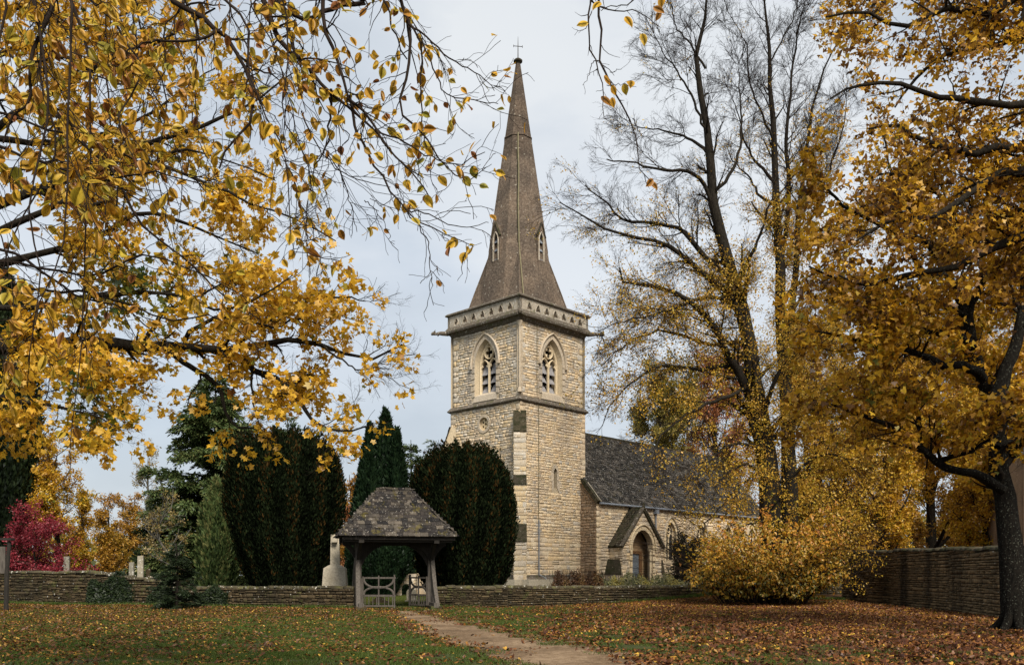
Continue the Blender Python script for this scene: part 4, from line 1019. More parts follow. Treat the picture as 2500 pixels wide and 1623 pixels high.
# gutter
mb = MB(); mb.tube([(x, NYF - .24, EAVE - .12) for x in (NX0 + .1, PX + NX0, NX1)], .075, 8); mb.build('gutter', M['lead'], church)
mb = MB(); mb.tube([(12.6, NYF - .14, z) for z in (EAVE - .45, 3, .7)], .055, 8); mb.fbox(Frame((12.6, NYF - .05, 0), (1, 0, 0), (0, 0, 1), (0, -1, 0)), -.17, .17, EAVE - .5, EAVE - .2, 0, .26)
mb.build('downpipe', M['lead'], church)
# porch
FP = Frame((9.6, PF, 0), (1, 0, 0), (0, 0, 1), (0, -1, 0))
do = arch(0, 1.2, Z0, 3.25, 4.55, 10)
mb = MB(); mb.panel(FP, [(-PH, Z0), (-1.2, Z0)] + do[1:-1] + [(1.2, Z0), (PH, Z0), (PH, 3.45), (0, 5.92), (-PH, 3.45)], n=0)
mb.loft(FP, do, 0.0, do, -.4, closed=False)
for s in (-1, 1):
    fs = Frame((9.6 + s * PH, PF, 0), (0, 1, 0), (0, 0, 1), (s, 0, 0)); mb.panel(fs, [(0, Z0), (1.1, Z0), (1.1, 3.45), (0, 3.45)])
    stonefield(pc, fs, 0, 1.1, Z0, 3.45, (.2, .3), (.3, .6), ('warm',))
mb.build('porch_wall', M['mortar'], church)
dex = arch_excl(0, 1.44, Z0, 3.25, 4.85)
stonefield(pc, FP, -PH, PH, Z0, 5.85, (.22, .3), (.35, .7), ('warm', 'ashlar', .7), lambda z: dex(z), u0f=lambda z: -PH if z < 3.45 else -PH * (5.92 - z) / 2.47, u1f=lambda z: PH if z < 3.45 else PH * (5.92 - z) / 2.47)
voussoirs(None, FP, do, arch(0, 1.42, Z0, 3.25, 4.82, 10), -.02, .06, church, 'tracery')
mb = MB(); mb.sweep(FP, arch(0, 1.5, 3.1, 3.25, 4.92, 10), .05, .07, .08); mb.build('hood_mould', M['tracery'], church)
for s in (-1, 1):
    mb = MB(); mb.tube([FP.p(s * 1.12, z, -.12) for z in (Z0, 1.0, 3.1)], .08, 8); mb.tube([FP.p(s * 1.12, z, -.12) for z in (3.08, 3.15, 3.3)], [.08, .13, .15], 8); mb.build('doorway_shaft', M['tracery'], church)
# inside of the porch: back wall with door
mb = MB(); fb = Frame((9.6, NYF - .09, 0), (1, 0, 0), (0, 0, 1), (0, -1, 0)); mb.panel(fb, [(-PH + .1, Z0), (PH - .1, Z0), (PH - .1, 3.4), (0, 5.6), (-PH + .1, 3.4)])
mb.build('porch_back_wall', M['plaster'], church)
mb = MB(); mb.fbox(fb, -.85, .85, Z0, 2.95, .02, .09)
mb.build('door', M['door'], church)
for i in range(5):
    mb = MB(); mb.fbox(fb, -.82, .82, .6 + i * .45, .62 + i * .45, .09, .105); mb.build('door_batten', M['iron'], church)
for a, b, c_, d_ in ((-1.15, -.85, Z0, 3.15), (.85, 1.15, Z0, 3.15), (-.85, .85, 2.95, 3.15)):
    mb = MB(); mb.fbox(fb, a, b, c_, d_, .0, .16); mb.build('door_frame', M['doorwood'], church)
for s in (-1, 1):
    d_ = np.array([s * PH, 0, -2.47]); 
    f = Frame((9.6 + s * (PH + .12), PF - .15, 3.45 - .13), (0, 1, 0), (-s * PH, 0, 2.47), (s * 2.47, 0, PH)); sl = math.hypot(PH + .12, 2.47 + .13)
    mb = MB(); mb.fbox(f, .0, 1.45, 0, sl, -.02, .10); mb.build('porch_roof', M['mossy'], church)
    m2 = MB(); m2.fbox(f, -.06, .2, -.05, sl + .06, .102, .2); m2.build('porch_coping', M['cornice'], church)
    slatefield(rd, Frame(f.p(.22, 0, .10), f.U, f.W, f.N), lambda w: 0, lambda w: 1.2, sl, (.24, .2), (.2, .4), 'mossy', .03)
    # stepped buttress at the porch foot
    bx = 9.6 + s * (PH + .28); mb = MB(); mb.fbox(Frame((bx, PF + .15, 0), (1, 0, 0), (0, 0, 1), (0, -1, 0)), -.28, .28, Z0, 1.55, -.9, .05)
    m3 = MB(); m3.add([(bx - .32, PF + .05, 1.5), (bx + .32, PF + .05, 1.5), (bx + .32, PF + 1.05, 1.5), (bx - .32, PF + 1.05, 1.5), (bx - s * .02, PF + .05, 2.55), (bx - s * .02, PF + 1.05, 2.55)], [(0, 1, 4), (2, 3, 5), (0, 4, 5, 3), (1, 2, 5, 4), (0, 3, 2, 1)])
    mb.build('buttress', M['weathered'], church); m3.build('weathering', M['mossy'], church)
mb = MB(); mb.tube([(9.6, y, 6.08) for y in (PF - .18, NYF + .25)], .09, 6); mb.tube([(9.6, PF - .1, z) for z in (6.0, 6.25, 6.45)], [.12, .1, .02], 6); mb.build('porch_ridge', M['mossy'], church)
# nave plinth
mb = MB(); mb.fbox(FN, 0, NL, Z0, 1.2, 0, .14); mb.build('nave_plinth', M['cornice'], church)
def tvis(x, y):   # leave out what stands behind the clipped yews and the lime
    return not (x < 1190 and y > 1080) and x < 1700
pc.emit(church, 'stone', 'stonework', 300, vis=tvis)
rd.emit(church, 'slate', 'slates', 300, vis=lambda x, y: x < 1640)

# ============================================================ LYCHGATE
AG = R(16); gx, gy = -7.198, 37.0
lych = thing('lychgate', 'open timber lychgate with a hipped lichen-spotted stone-slate roof over the path', 'lychgate', (gx, gy, 0), AG)
GW, GD, GE, GR_ = 4.97, 3.0, 3.19, 5.27
rl = (GW - 1.42) / 2; sl2 = Pieces()
A0 = [np.array(p, float) for p in ((0, 0, GE), (GW, 0, GE), (GW, GD, GE), (0, GD, GE))]
R0, R1 = np.array([rl, GD / 2, GR_]), np.array([GW - rl, GD / 2, GR_])
def roofplane(a, b, c, d=None):
    U = (b - a) / np.linalg.norm(b - a); mid = (c + (d if d is not None else c)) / 2
    n = np.cross(U, mid - a); n /= np.linalg.norm(n)
    if n[2] < 0: n = -n
    W = np.cross(n, U); W = W if W[2] > 0 else -W
    f = Frame(a, U, W, n); h = float((mid - a) @ f.W); ln = float(np.linalg.norm(b - a))
    uc = float((c - a) @ f.U); ud = float((d - a) @ f.U) if d is not None else uc
    lo, hi = min(uc, ud), max(uc, ud)
    slatefield(sl2, f, lambda w: lo * w / h, lambda w: ln + (hi - ln) * w / h, h, (.21, .14), (.17, .36), 'slate_gate', .055, .06)
    return f
roofplane(A0[0], A0[1], R1, R0); roofplane(A0[1], A0[2], R1); roofplane(A0[2], A0[3], R0, R1); roofplane(A0[3], A0[0], R0)
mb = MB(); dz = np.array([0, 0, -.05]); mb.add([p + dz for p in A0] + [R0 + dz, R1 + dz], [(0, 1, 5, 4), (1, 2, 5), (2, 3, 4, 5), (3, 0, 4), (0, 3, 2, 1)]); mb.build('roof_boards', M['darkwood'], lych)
sl2.emit(lych, 'slate', 'slates', 300)
for k in range(5):
    m2 = MB(); m2.box((rl + (k + .5) * 1.42 / 5, GD / 2, GR_ + .05), (.27, .24, .10), jit=.008); m2.build('ridge_stone', M['slate_gate'], lych)
def beam(a, b, w, h, mat='darkwood', name='beam', curve=0.0, n=2, taper=1.0, parent=None):
    a, b = Vector(a), Vector(b); d = (b - a); ln = d.length; q = d.to_track_quat('Y', 'Z').to_matrix(); mb = MB(); vs = []; fs = []
    for i in range(n + 1):
        t = i / n; c = a.lerp(b, t) + (q @ Vector((0, 0, 1))) * curve * 4 * t * (1 - t); ww = w * (1 + (taper - 1) * t) / 2
        for x, z in ((-ww, -h / 2), (ww, -h / 2), (ww, h / 2), (-ww, h / 2)): vs.append(c + q @ Vector((x, 0, z)))
        if i: o = i * 4; fs += [(o - 4 + j, o - 4 + (j + 1) % 4, o + (j + 1) % 4, o + j) for j in range(4)]
    fs += [(0, 1, 2, 3), (n * 4 + 3, n * 4 + 2, n * 4 + 1, n * 4)]; mb.add(vs, fs); return mb.build(name, M[mat], parent or lych)
PXs = (.86, GW - .86); PYs = (1.5,)
yc = GD / 2
for i, px in enumerate(PXs):
    s = -1 if i == 0 else 1
    beam((px, yc, -.05), (px, yc, 3.0), .27, .30, 'wood', 'post')
    for sy in (-1, 1):      # raking curved braces to front and back
        beam((px + s * .10, yc + sy * 1.12, .02), (px + s * .03, yc + sy * .12, 2.35), .17, .2, 'wood', 'raking_brace', .13 * sy, 5)
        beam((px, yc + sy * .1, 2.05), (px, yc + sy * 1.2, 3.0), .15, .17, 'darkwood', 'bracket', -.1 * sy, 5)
    mb = MB(); mb.box((px, yc, .05), (.5, 2.7, .16), jit=.01); mb.build('footing', M['dry'], lych)
    beam((px, yc - 1.35, .17), (px, yc + 1.35, .17), .22, .2, 'wood', 'sill_beam')
    beam((px, .08, 2.98), (px, GD - .08, 2.98), .22, .24, 'darkwood', 'tie_beam')
    # curved arch brace to the head beam, inwards and outwards
    beam((px - s * .1, yc, 2.0), (px - s * .95, yc, 2.85), .18, .24, 'darkwood', 'arch_brace', .14, 6)
    beam((px + s * .1, yc, 2.3), (px + s * .62, yc, 2.9), .18, .2, 'darkwood', 'arch_brace', .06, 4)
    mb = MB(); fr = Frame((px, yc - .09, 0), (-s, 0, 0), (0, 0, 1), (0, -1, 0))
    mb.quadblock(fr, [(0, 2.0), (.12, 2.15), (.3, 2.5), (.62, 2.72), (1.0, 2.82), (1.0, 3.0), (0, 3.0)], -.1, .1); mb.build('spandrel', M['darkwood'], lych)
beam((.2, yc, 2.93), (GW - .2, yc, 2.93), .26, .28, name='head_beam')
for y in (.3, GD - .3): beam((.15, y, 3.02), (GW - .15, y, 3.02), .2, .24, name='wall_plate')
for y in (.12, ): beam((.05, y, 3.08), (GW - .05, y, 3.08), .1, .16, name='fascia')
# gate leaves
def leaf(hx, ang, w=1.5):
    rt = thing_part('gate_leaf', lych, (hx, yc - .12, 0), ang)
    def bar(name, u0, z0, u1, z1, t=.07, n=1, curve=0, th=.05):
        return beam((u0, 0, z0), (u1, 0, z1), th, t, 'wood', name, curve, n, parent=rt)
    bar('stile', .05, .12, .05, 1.42, .10); bar('stile', w - .05, -.0, w - .05, 1.5, .10)
    bar('rail', .05, 1.36, w, 1.36, .075); bar('rail', .05, .58, w, .58, .085); bar('rail', .05, .13, w, .13, .07)
    bar('middle_bar', w / 2, .14, w / 2, 1.46, .06)
    for nm, pts in (('curved_brace', [(w / 2 + (w / 2 - .08) * math.cos(t), 1.36 - (.44) * math.sin(t) ** .8) for t in np.linspace(0, math.pi, 13)]),
                    ('curved_brace', [(w / 2 + (w / 2 - .08) * math.cos(t), .60 + (.36) * math.sin(t) ** .8) for t in np.linspace(0, math.pi, 13)])):
        m2 = MB(); m2.sweep(Frame((0, 0, 0), (1, 0, 0), (0, 0, 1), (0, -1, 0)), pts, .045, .028, .03); m2.build(nm, M['wood'], rt)
    for k in range(8):
        if k == 4: continue
        u = .05 + (w - .1) * (k + .5) / 8.0; bar('slat', u, .14, u, .56, .035, th=.03)
    return rt
def thing_part(name, parent, loc, rz):
    mb = MB(); mb.box((0.0, 0, .7), (.05, .05, 1.3)); o = mb.build(name, M['wood'], parent); o.location = loc; o.rotation_euler = (0, 0, rz); return o
leaf(PXs[0] + .16, R(-20)); leaf(PXs[1] - .16, R(180 - 66))

# ============================================================ BOUNDARY WALLS
def boundary(name, label, pts, tops, thick, mats, cop, rowh=(.08, .15), lens=(.16, .5), copw=.55, limit=300, core='drymortar', slab=False, base=-.1):
    """a wall along a line of plan points; tops gives the height of the top at each point"""
    t = thing(name, label, 'wall', (pts[0][0], pts[0][1], 0)); p0 = np.array([pts[0][0], pts[0][1], 0.]); pcs = Pieces(); mb = MB(); cp = Pieces()
    for i in range(len(pts) - 1):
        a = np.array([*pts[i], 0.]) - p0; b = np.array([*pts[i + 1], 0.]) - p0; U = b - a; ln = float(np.linalg.norm(U)); U /= ln
        Nn = np.array([U[1], -U[0], 0.]);
        if Nn @ (np.array([0, 0, 0.]) - (a + p0)) < 0: Nn = -Nn
        f = Frame(a, U, (0, 0, 1), Nn); t0, t1 = tops[i], tops[i + 1]
        mb.add([f.p(u, z, n) for n in (0, -thick) for u, z in ((0, base), (ln, base), (ln, t1 - .06), (0, t0 - .06))], [(0, 1, 2, 3), (4, 5, 6, 7), (3, 2, 6, 7), (0, 3, 7, 4), (1, 2, 6, 5)])
        gm = float(min(gh(*(a + p0)[:2]), gh(*(b + p0)[:2]))) - .08
        z = gm
        lo = min(t0, t1)
        def clipf(z): 
            if z <= lo - .1: return 0, ln
            return (0, ln) if abs(t1 - t0) < .02 else ((0, max(0.0, min(ln, ln * (z + .1 - t0) / (t1 - t0)))) if t1 < t0 else (max(0.0, min(ln, ln * (z + .1 - t0) / (t1 - t0))), ln))
        stonefield(pcs, f, 0, ln, gm, max(t0, t1) - .1, rowh, lens, mats, depth=.08, gap=.02, split=.42, u0f=lambda z: clipf(z)[0], u1f=lambda z: clipf(z)[1])
        u = 0
        while u < ln - .05:
            l = min(rng.uniform(.3, .75) if not slab else rng.uniform(.5, 1.1), ln - u); h = t0 + (t1 - t0) * (u + l / 2) / ln + .018 * math.sin(u * 1.1 + i) + .012 * math.sin(u * 2.7)
            ftop = Frame(f.p(0, h - .10, -thick / 2), U, Nn, (0, 0, 1))
            cp.add(ftop, u + l / 2, rng.normal(0, .012), rng.uniform(-.025, .015), l - .015, copw * rng.uniform(.9, 1.05), .10 + rng.uniform(0, .045), rng.normal(0, .025), cop)
            u += l
    mb.build('wall_core', M[core], t)
    pcs.emit(t, 'stone', 'stonework', limit); cp.emit(t, 'coping_stone', 'coping_stones', 120); return t
lw0 = at(806, 1425, 38.6); c16, s16 = math.cos(AG), math.sin(AG)
gl = (gx + (PXs[0] - .18) * c16 - yc * s16, gy + (PXs[0] - .18) * s16 + yc * c16); gr = (gx + (PXs[1] + .25) * c16 - yc * s16, gy + (PXs[1] + .25) * s16 + yc * c16)
def wp(px, d): return ((px * K - 1250) / FPX * d, d)
boundary('drystone_wall', 'low mossy dry-stone wall running left from the lychgate with rounded coping', [gl, wp(680, 39.4), wp(540, 40.5), wp(400, 42.0)], [.98, .97, .97, .96], .45, ('dry',), 'coping', rowh=(.10, .22), lens=(.12, .38))
boundary('drystone_wall', 'taller far-left stone wall with a sloping slab coping behind the leafy lawn', [wp(398, 42.0), wp(225, 43.4), wp(100, 44.4), wp(-140, 46.2)], [1.1, 1.66, 1.68, 1.72], .45, ('dry',), 'coping', rowh=(.09, .20), lens=(.12, .38), copw=.7, slab=True)
boundary('drystone_wall', 'low boundary wall right of the lychgate running below the church tower', [gr, wp(1180, 40.6), wp(1330, 43.0), wp(1480, 46.0), wp(1640, 49.0), wp(1960, 49.5)], [.97, .96, .94, .93, .92, .92], .45, ('dry',), 'coping', rowh=(.07, .16), lens=(.13, .42))
boundary('tall_stone_wall', 'high dark-stained stone wall with slab coping behind the yellow bush on the right', [wp(1958, 47.5), wp(2080, 43.0), wp(2210, 36.0), wp(2330, 29.5), wp(2600, 26.0)], [2.75, 2.72, 2.60, 2.42, 2.35], .5, ('stained',), 'mossy', rowh=(.08, .20), lens=(.18, .6), copw=.75, slab=True)

# ============================================================ SMALL STRUCTURES
def vault():
    d = 62.0; x0 = (950 * 1.0 * K - 1250) / FPX * d
    p = at(915, 1385, d); t = thing('stone_outhouse', 'small gabled pale stone building glimpsed through the lychgate opening', 'building', (p[0], d, 0), R(8))
    f = Frame((0, 0, 0), (1, 0, 0), (0, 0, 1), (0, -1, 0))
    mb = MB(); W_, H_ = 5.2, 1.95
    mb.panel(f, [(0, -.2), (W_, -.2), (W_, H_), (0, H_ * .72)], [arch(.85, .28, .0, .55, .85, 4)], thick=.2); mb.panel(Frame((W_, 0, 0), (0, 1, 0), (0, 0, 1), (1, 0, 0)), [(0, -.2), (4, -.2), (4, H_), (0, H_)]); mb.panel(Frame((0, 0, 0), (0, 1, 0), (0, 0, 1), (-1, 0, 0)), [(0, -.2), (4, -.2), (4, H_), (0, H_)])
    mb.build('wall', M['mortar'], t)
    p2 = Pieces(); stonefield(p2, f, 0, W_, 0, H_ * .8, (.18, .26), (.3, .6), ('ashlar', 'weathered', .4), arch_excl(.85, .28, 0, .55, .85), u0f=lambda z: 0 if z < 1.4 else (z - 1.4) * 2.2)
    p2.emit(t, 'stone', 'stonework', 60)
    mb = MB(); mb.add([(2.0, -.15, H_), (W_ + .3, -.15, H_), (W_ + .1, 2.0, H_ + 1.5), (3.3, 2.0, H_ + 1.5), (2.0, 4.1, H_), (W_ + .3, 4.1, H_)], [(0, 1, 2, 3), (3, 2, 5, 4), (0, 3, 4)]); mb.build('roof', M['slate_gate'], t)
    mb = MB(); mb.add([(3.2, -.35, H_ - .1), (4.3, -.35, H_ - .1), (3.75, -.35, H_ + .95), (3.2, .7, H_ - .1), (4.3, .7, H_ - .1), (3.75, .9, H_ + .95)], [(0, 1, 2), (0, 2, 5, 3), (1, 4, 5, 2)]); mb.build('gablet', M['weathered'], t)
    mb = MB(); mb.box((1.9, -.25, .75), (.55, .5, 1.7)); mb.build('buttress', M['weathered'], t)
vault()
def memorial():
    d = 40.9; p = at(779, 1360, d); t = thing('memorial_cross', 'pale stone memorial shaft on a tapering plinth beside the left clipped yew', 'memorial', (p[0], d, 0), R(6)); t.scale = (.84, .84, 1.16)
    mb = MB()
    def fr(z0, z1, a, b):
        vs = [(sx * a, sy * a, z0) for sx, sy in ((-1, -1), (1, -1), (1, 1), (-1, 1))] + [(sx * b, sy * b, z1) for sx, sy in ((-1, -1), (1, -1), (1, 1), (-1, 1))]
        m2 = MB(); m2.add(vs, [(0, 1, 2, 3), (4, 5, 6, 7), (0, 1, 5, 4), (1, 2, 6, 5), (2, 3, 7, 6), (3, 0, 4, 7)]); return m2
    fr(-.1, .35, 1.05, 1.02).build('step', M['monument'], t); fr(.355, 1.55, .70, .58).build('plinth', M['monument'], t); fr(1.553, 1.68, .56, .30).build('plinth_cap', M['monument'], t)
    fr(1.683, 2.9, .25, .22).build('shaft', M['monument'], t)
    m2 = MB(); m2.box((0, 0, 2.68), (.30, 1.1, .2)); m2.build('cross_arm', M['monument'], t)
memorial()
def gravestone(px, pytop, pybase_z, w, d, label, tilt=0.0, thick=.12, rnd=True, mat='grave', rz=0.0):
    p = at(px, pytop, d); base = float(gh(p[0], d)) - .05; H = p[2] - base
    t = thing('gravestone', label, 'gravestone', (p[0], d, base), rz, 'gravestones in the churchyard')
    f = Frame((0, 0, 0), (1, 0, 0), (0, 0, 1), (0, -1, 0)); mb = MB()
    prof = [(-w / 2, 0), (w / 2, 0)] + ([(w / 2 * math.cos(a), H - w / 2 + w / 2 * math.sin(a)) for a in np.linspace(0, math.pi, 9)] if rnd else [(w / 2 * .96, H), (-w / 2 * .96, H - .03)])
    mb.quadblock(f, prof, -thick / 2, thick / 2); o = mb.build('headstone', M[mat], t); o.rotation_euler = (R(tilt), R(tilt * .6), 0)
    mb = MB(); mb.box((0, 0, .07), (w * 1.3, .3, .16), jit=.01); mb.build('base', M[mat], t)
gravestone(326, 1290, 0, .30, 46, 'tall narrow grey stone slab standing behind the ivy-grown wall', 3, rnd=False)
gravestone(345, 1320, 0, .22, 46.5, 'slim brownish stone post just right of the tall narrow slab', 2, rnd=False, mat='dry')
gravestone(352, 1338, 0, .16, 46, 'small white rounded marker low beside the slim brown stone post', 0, mat='monument')
gravestone(305, 1305, 0, .26, 49, 'short pale stone post left of the tall narrow slab', 4, rnd=False)
gravestone(155, 1292, 0, .30, 49, 'lichened pale stone post in front of the red maple', 2, rnd=False)
gravestone(957, 1442 - 0, 0, .6, 45, 'dark rounded headstone under the yew behind the gate opening', -4, mat='grave') if False else None
gravestone(882, 1385, 0, .7, 46, 'squat mossy headstone seen through the left gate leaf', 3, mat='dry')
gravestone(957, 1366, 0, .55, 49, 'dark headstone seen through the gap between the two gate leaves', -3, mat='grave')
def board():
    d = 36.0; p = at(14, 1420, d); t = thing('notice_board', 'dark timber notice board post at the left end of the stone wall', 'notice board', (p[0], d, 0), R(4))
    mb = MB(); mb.tube([(0, 0, -.1), (.03, 0, 1.5), (.13, 0, 2.88)], [.1, .09, .08], 8); mb.build('post', M['darkwood'], t)
    mb = MB(); mb.tube([(-1.5, 0, -.1), (-1.5, 0, 2.9)], .09, 8); mb.build('post', M['darkwood'], t)
    mb = MB(); mb.box((-.72, 0, 2.1), (1.4, .06, 1.1)); mb.build('panel', M['wood'], t)
    mb = MB(); mb.box((-.7, 0, 2.95), (1.95, .35, .09)); mb.build('canopy_board', M['darkwood'], t)
board()
def house():
    d = 46.0; p = at(2380, 1400, d); t = thing('stone_house', 'stone house wall at the right edge partly hidden behind the lichened maple trunk', 'house', (p[0], d, 0), R(-12))
    f = Frame((0, 0, 0), (1, 0, 0), (0, 0, 1), (0, -1, 0)); W_, H_ = 9.0, 7.6; hl = [[(u, z), (u + 1.1, z), (u + 1.1, z + 1.5), (u, z + 1.5)] for u in (1.0, 4.2, 6.9) for z in (1.2, 4.6)]
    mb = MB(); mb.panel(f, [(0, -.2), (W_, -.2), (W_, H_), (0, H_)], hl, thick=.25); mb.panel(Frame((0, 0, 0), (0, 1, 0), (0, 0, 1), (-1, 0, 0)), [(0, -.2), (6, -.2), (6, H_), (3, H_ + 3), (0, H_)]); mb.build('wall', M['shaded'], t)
    for h in hl:
        mb = MB(); mb.sweep(f, h, .05, .05, -.1, closed=True); mb.sweep(f, [(h[0][0] + .55, h[0][1]), (h[0][0] + .55, h[2][1])], .03, .04, -.1); o = mb.build('window', M['ashlar'], t)
        m2 = MB(); m2.fbox(f, h[0][0], h[1][0], h[0][1], h[2][1], -.18, -.16); m2.build('pane', M['glass'], o)
        m3 = MB(); m3.fbox(f, h[0][0] - .1, h[1][0] + .1, h[0][1] - .15, h[0][1] - .01, 0, .1); m3.build('sill', M['ashlar'], o)
    mb = MB(); mb.add([(-.2, -.2, H_ - .1), (W_, -.2, H_ - .1), (W_, 3, H_ + 3.1), (-.2, 3, H_ + 3.1), (-.2, 6.2, H_ - .1), (W_, 6.2, H_ - .1)], [(0, 1, 2, 3), (3, 2, 5, 4)]); mb.build('roof', M['slate'], t)
house()

# ============================================================ VEGETATION
def yew(name, label, cat, px0, px1, pytop, pybase, d, depthr, n, mat, seed, shape='block', spray=.26, flut=9, group=None, lean=0.0):
    r = np.random.default_rng(seed)
    a = at(px0, pybase, d); b = at(px1, pytop, d); cx = (a[0] + b[0]) / 2; rx = abs(b[0] - a[0]) / 2; gz = float(gh(cx, d)) - .1; H = b[2] - gz
    t = thing(name, label, cat, (cx, d, gz), 0, group)
    ph = r.uniform(0, 6.28, 6)
    def rad(th, h):
        if shape == 'block':     # widest at 60 percent, drawn in at the foot, flat ragged top
            base = np.interp(h, [0, .03, .1, .2, .3, .45, .6, .8, .9, .96, 1.0], [.30, .48, .60, .70, .80, .92, 1.0, .99, .94, .86, .66])
        elif shape == 'round': base = np.interp(h, [0, .04, .12, .25, .45, .65, .8, .9, .96, 1.0], [.34, .55, .72, .86, .98, 1.0, .96, .86, .74, .52])
        elif shape == 'dome': base = np.interp(h, [0, .1, .3, .5, .7, .85, .95, 1.0], [.70, .84, .97, 1.0, .95, .78, .52, .15])
        elif shape == 'spire': base = np.interp(h, [0, .15, .4, .7, .9, 1.0], [.8, 1.0, .92, .66, .34, .05])
        elif shape == 'column': base = np.interp(h, [0, .15, .5, .85, 1.0], [.8, .95, 1.0, .7, .1])
        else: base = np.sqrt(np.clip(1 - (2 * h - 1) ** 2, 0, 1))
        f = 1 + .03 * np.sin(flut * th + ph[0] + 2 * np.sin(h * 3 + ph[1])) + .035 * np.sin(flut * 2.1 * th + ph[2]) + .04 * np.sin(3 * th + h * 5 + ph[3]) + .02 * np.sin(h * 17 + 4 * th + ph[4])
        return base * f
    # dense dark inner body
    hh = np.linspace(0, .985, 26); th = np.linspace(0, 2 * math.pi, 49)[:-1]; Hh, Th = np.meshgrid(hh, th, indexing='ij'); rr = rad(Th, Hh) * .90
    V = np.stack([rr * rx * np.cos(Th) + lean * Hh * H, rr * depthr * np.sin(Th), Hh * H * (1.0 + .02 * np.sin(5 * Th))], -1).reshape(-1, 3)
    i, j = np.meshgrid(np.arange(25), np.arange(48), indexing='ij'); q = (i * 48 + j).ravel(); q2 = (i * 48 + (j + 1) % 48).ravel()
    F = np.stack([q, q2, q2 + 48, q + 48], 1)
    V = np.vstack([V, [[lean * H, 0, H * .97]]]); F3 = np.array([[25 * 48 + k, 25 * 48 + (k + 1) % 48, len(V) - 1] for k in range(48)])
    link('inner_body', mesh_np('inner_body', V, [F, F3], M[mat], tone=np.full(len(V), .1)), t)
    # sprays: mostly on the side that faces the lawn, all round nonetheless
    thn = r.uniform(0, 2 * math.pi, n); front = np.sin(thn) < .25; keep = front | (r.random(n) < .35); thn = thn[keep]; m = len(thn)
    hn = r.random(m) ** .9; topm = r.random(m) < .16; hn[topm] = 1 - r.random(topm.sum()) * .05
    rn = rad(thn, hn); inner = np.where(topm, np.sqrt(r.random(m)), 1.0); rn = rn * inner * r.uniform(.9, 1.03, m)
    flutv = np.sin(flut * thn + ph[0] + 2 * np.sin(hn * 3 + ph[1]))
    P = np.stack([rn * rx * np.cos(thn) + lean * hn * H, rn * depthr * np.sin(thn), hn * H + np.where(topm, r.uniform(-.1, .36, m) * (1 + flutv), 0)], 1)
    outw = np.stack([np.cos(thn), np.sin(thn), np.zeros(m)], 1)
    ax = unit(np.array([[0, 0, 1.1]]) + outw * .45 + r.normal(0, .32, (m, 3))); nm = unit(outw + r.normal(0, .5, (m, 3)))
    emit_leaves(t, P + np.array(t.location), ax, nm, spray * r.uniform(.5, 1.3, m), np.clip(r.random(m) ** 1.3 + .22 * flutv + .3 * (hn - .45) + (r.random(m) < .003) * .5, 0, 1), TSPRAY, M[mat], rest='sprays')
    return t

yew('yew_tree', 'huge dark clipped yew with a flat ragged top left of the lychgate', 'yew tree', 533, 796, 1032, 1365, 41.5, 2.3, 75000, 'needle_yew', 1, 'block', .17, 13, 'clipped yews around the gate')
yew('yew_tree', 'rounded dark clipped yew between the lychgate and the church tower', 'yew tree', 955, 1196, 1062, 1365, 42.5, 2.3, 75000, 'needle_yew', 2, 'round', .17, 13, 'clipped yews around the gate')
yew('yew_tree', 'smaller dark green rounded yew filling the view through the lychgate', 'yew tree', 806, 952, 1246, 1385, 61, 1.8, 26000, 'needle_cypress', 3, 'block', .24, 9, 'clipped yews around the gate')
cy_t = 'tall pointed green cypress rising behind the lychgate roof'
for k, (a, b, tp, dd_, lb) in enumerate(((836, 956, 970, 68, 'tallest pointed cypress spire rising behind the lychgate roof'), (888, 958, 1014, 67, 'slim cypress spire against the right side of the tallest one'), (806, 912, 1060, 66, 'broad lower cypress leaning on the left of the tallest spire'), (820, 900, 1000, 69, 'narrow cypress shoulder just left of the tallest spire'))):
    yew('cypress_tree', lb, 'cypress', a, b, tp, 1380, dd_, 1.3, 16000, 'needle_cypress', 20 + k, 'spire', .34, 6, 'cypress spires behind the lychgate')
yew('conifer_shrub', 'bright green columnar conifer left of the large clipped yew', 'conifer', 462, 548, 1140, 1370, 47, 1.0, 16000, 'needle_green', 30, 'column', .3, 6)

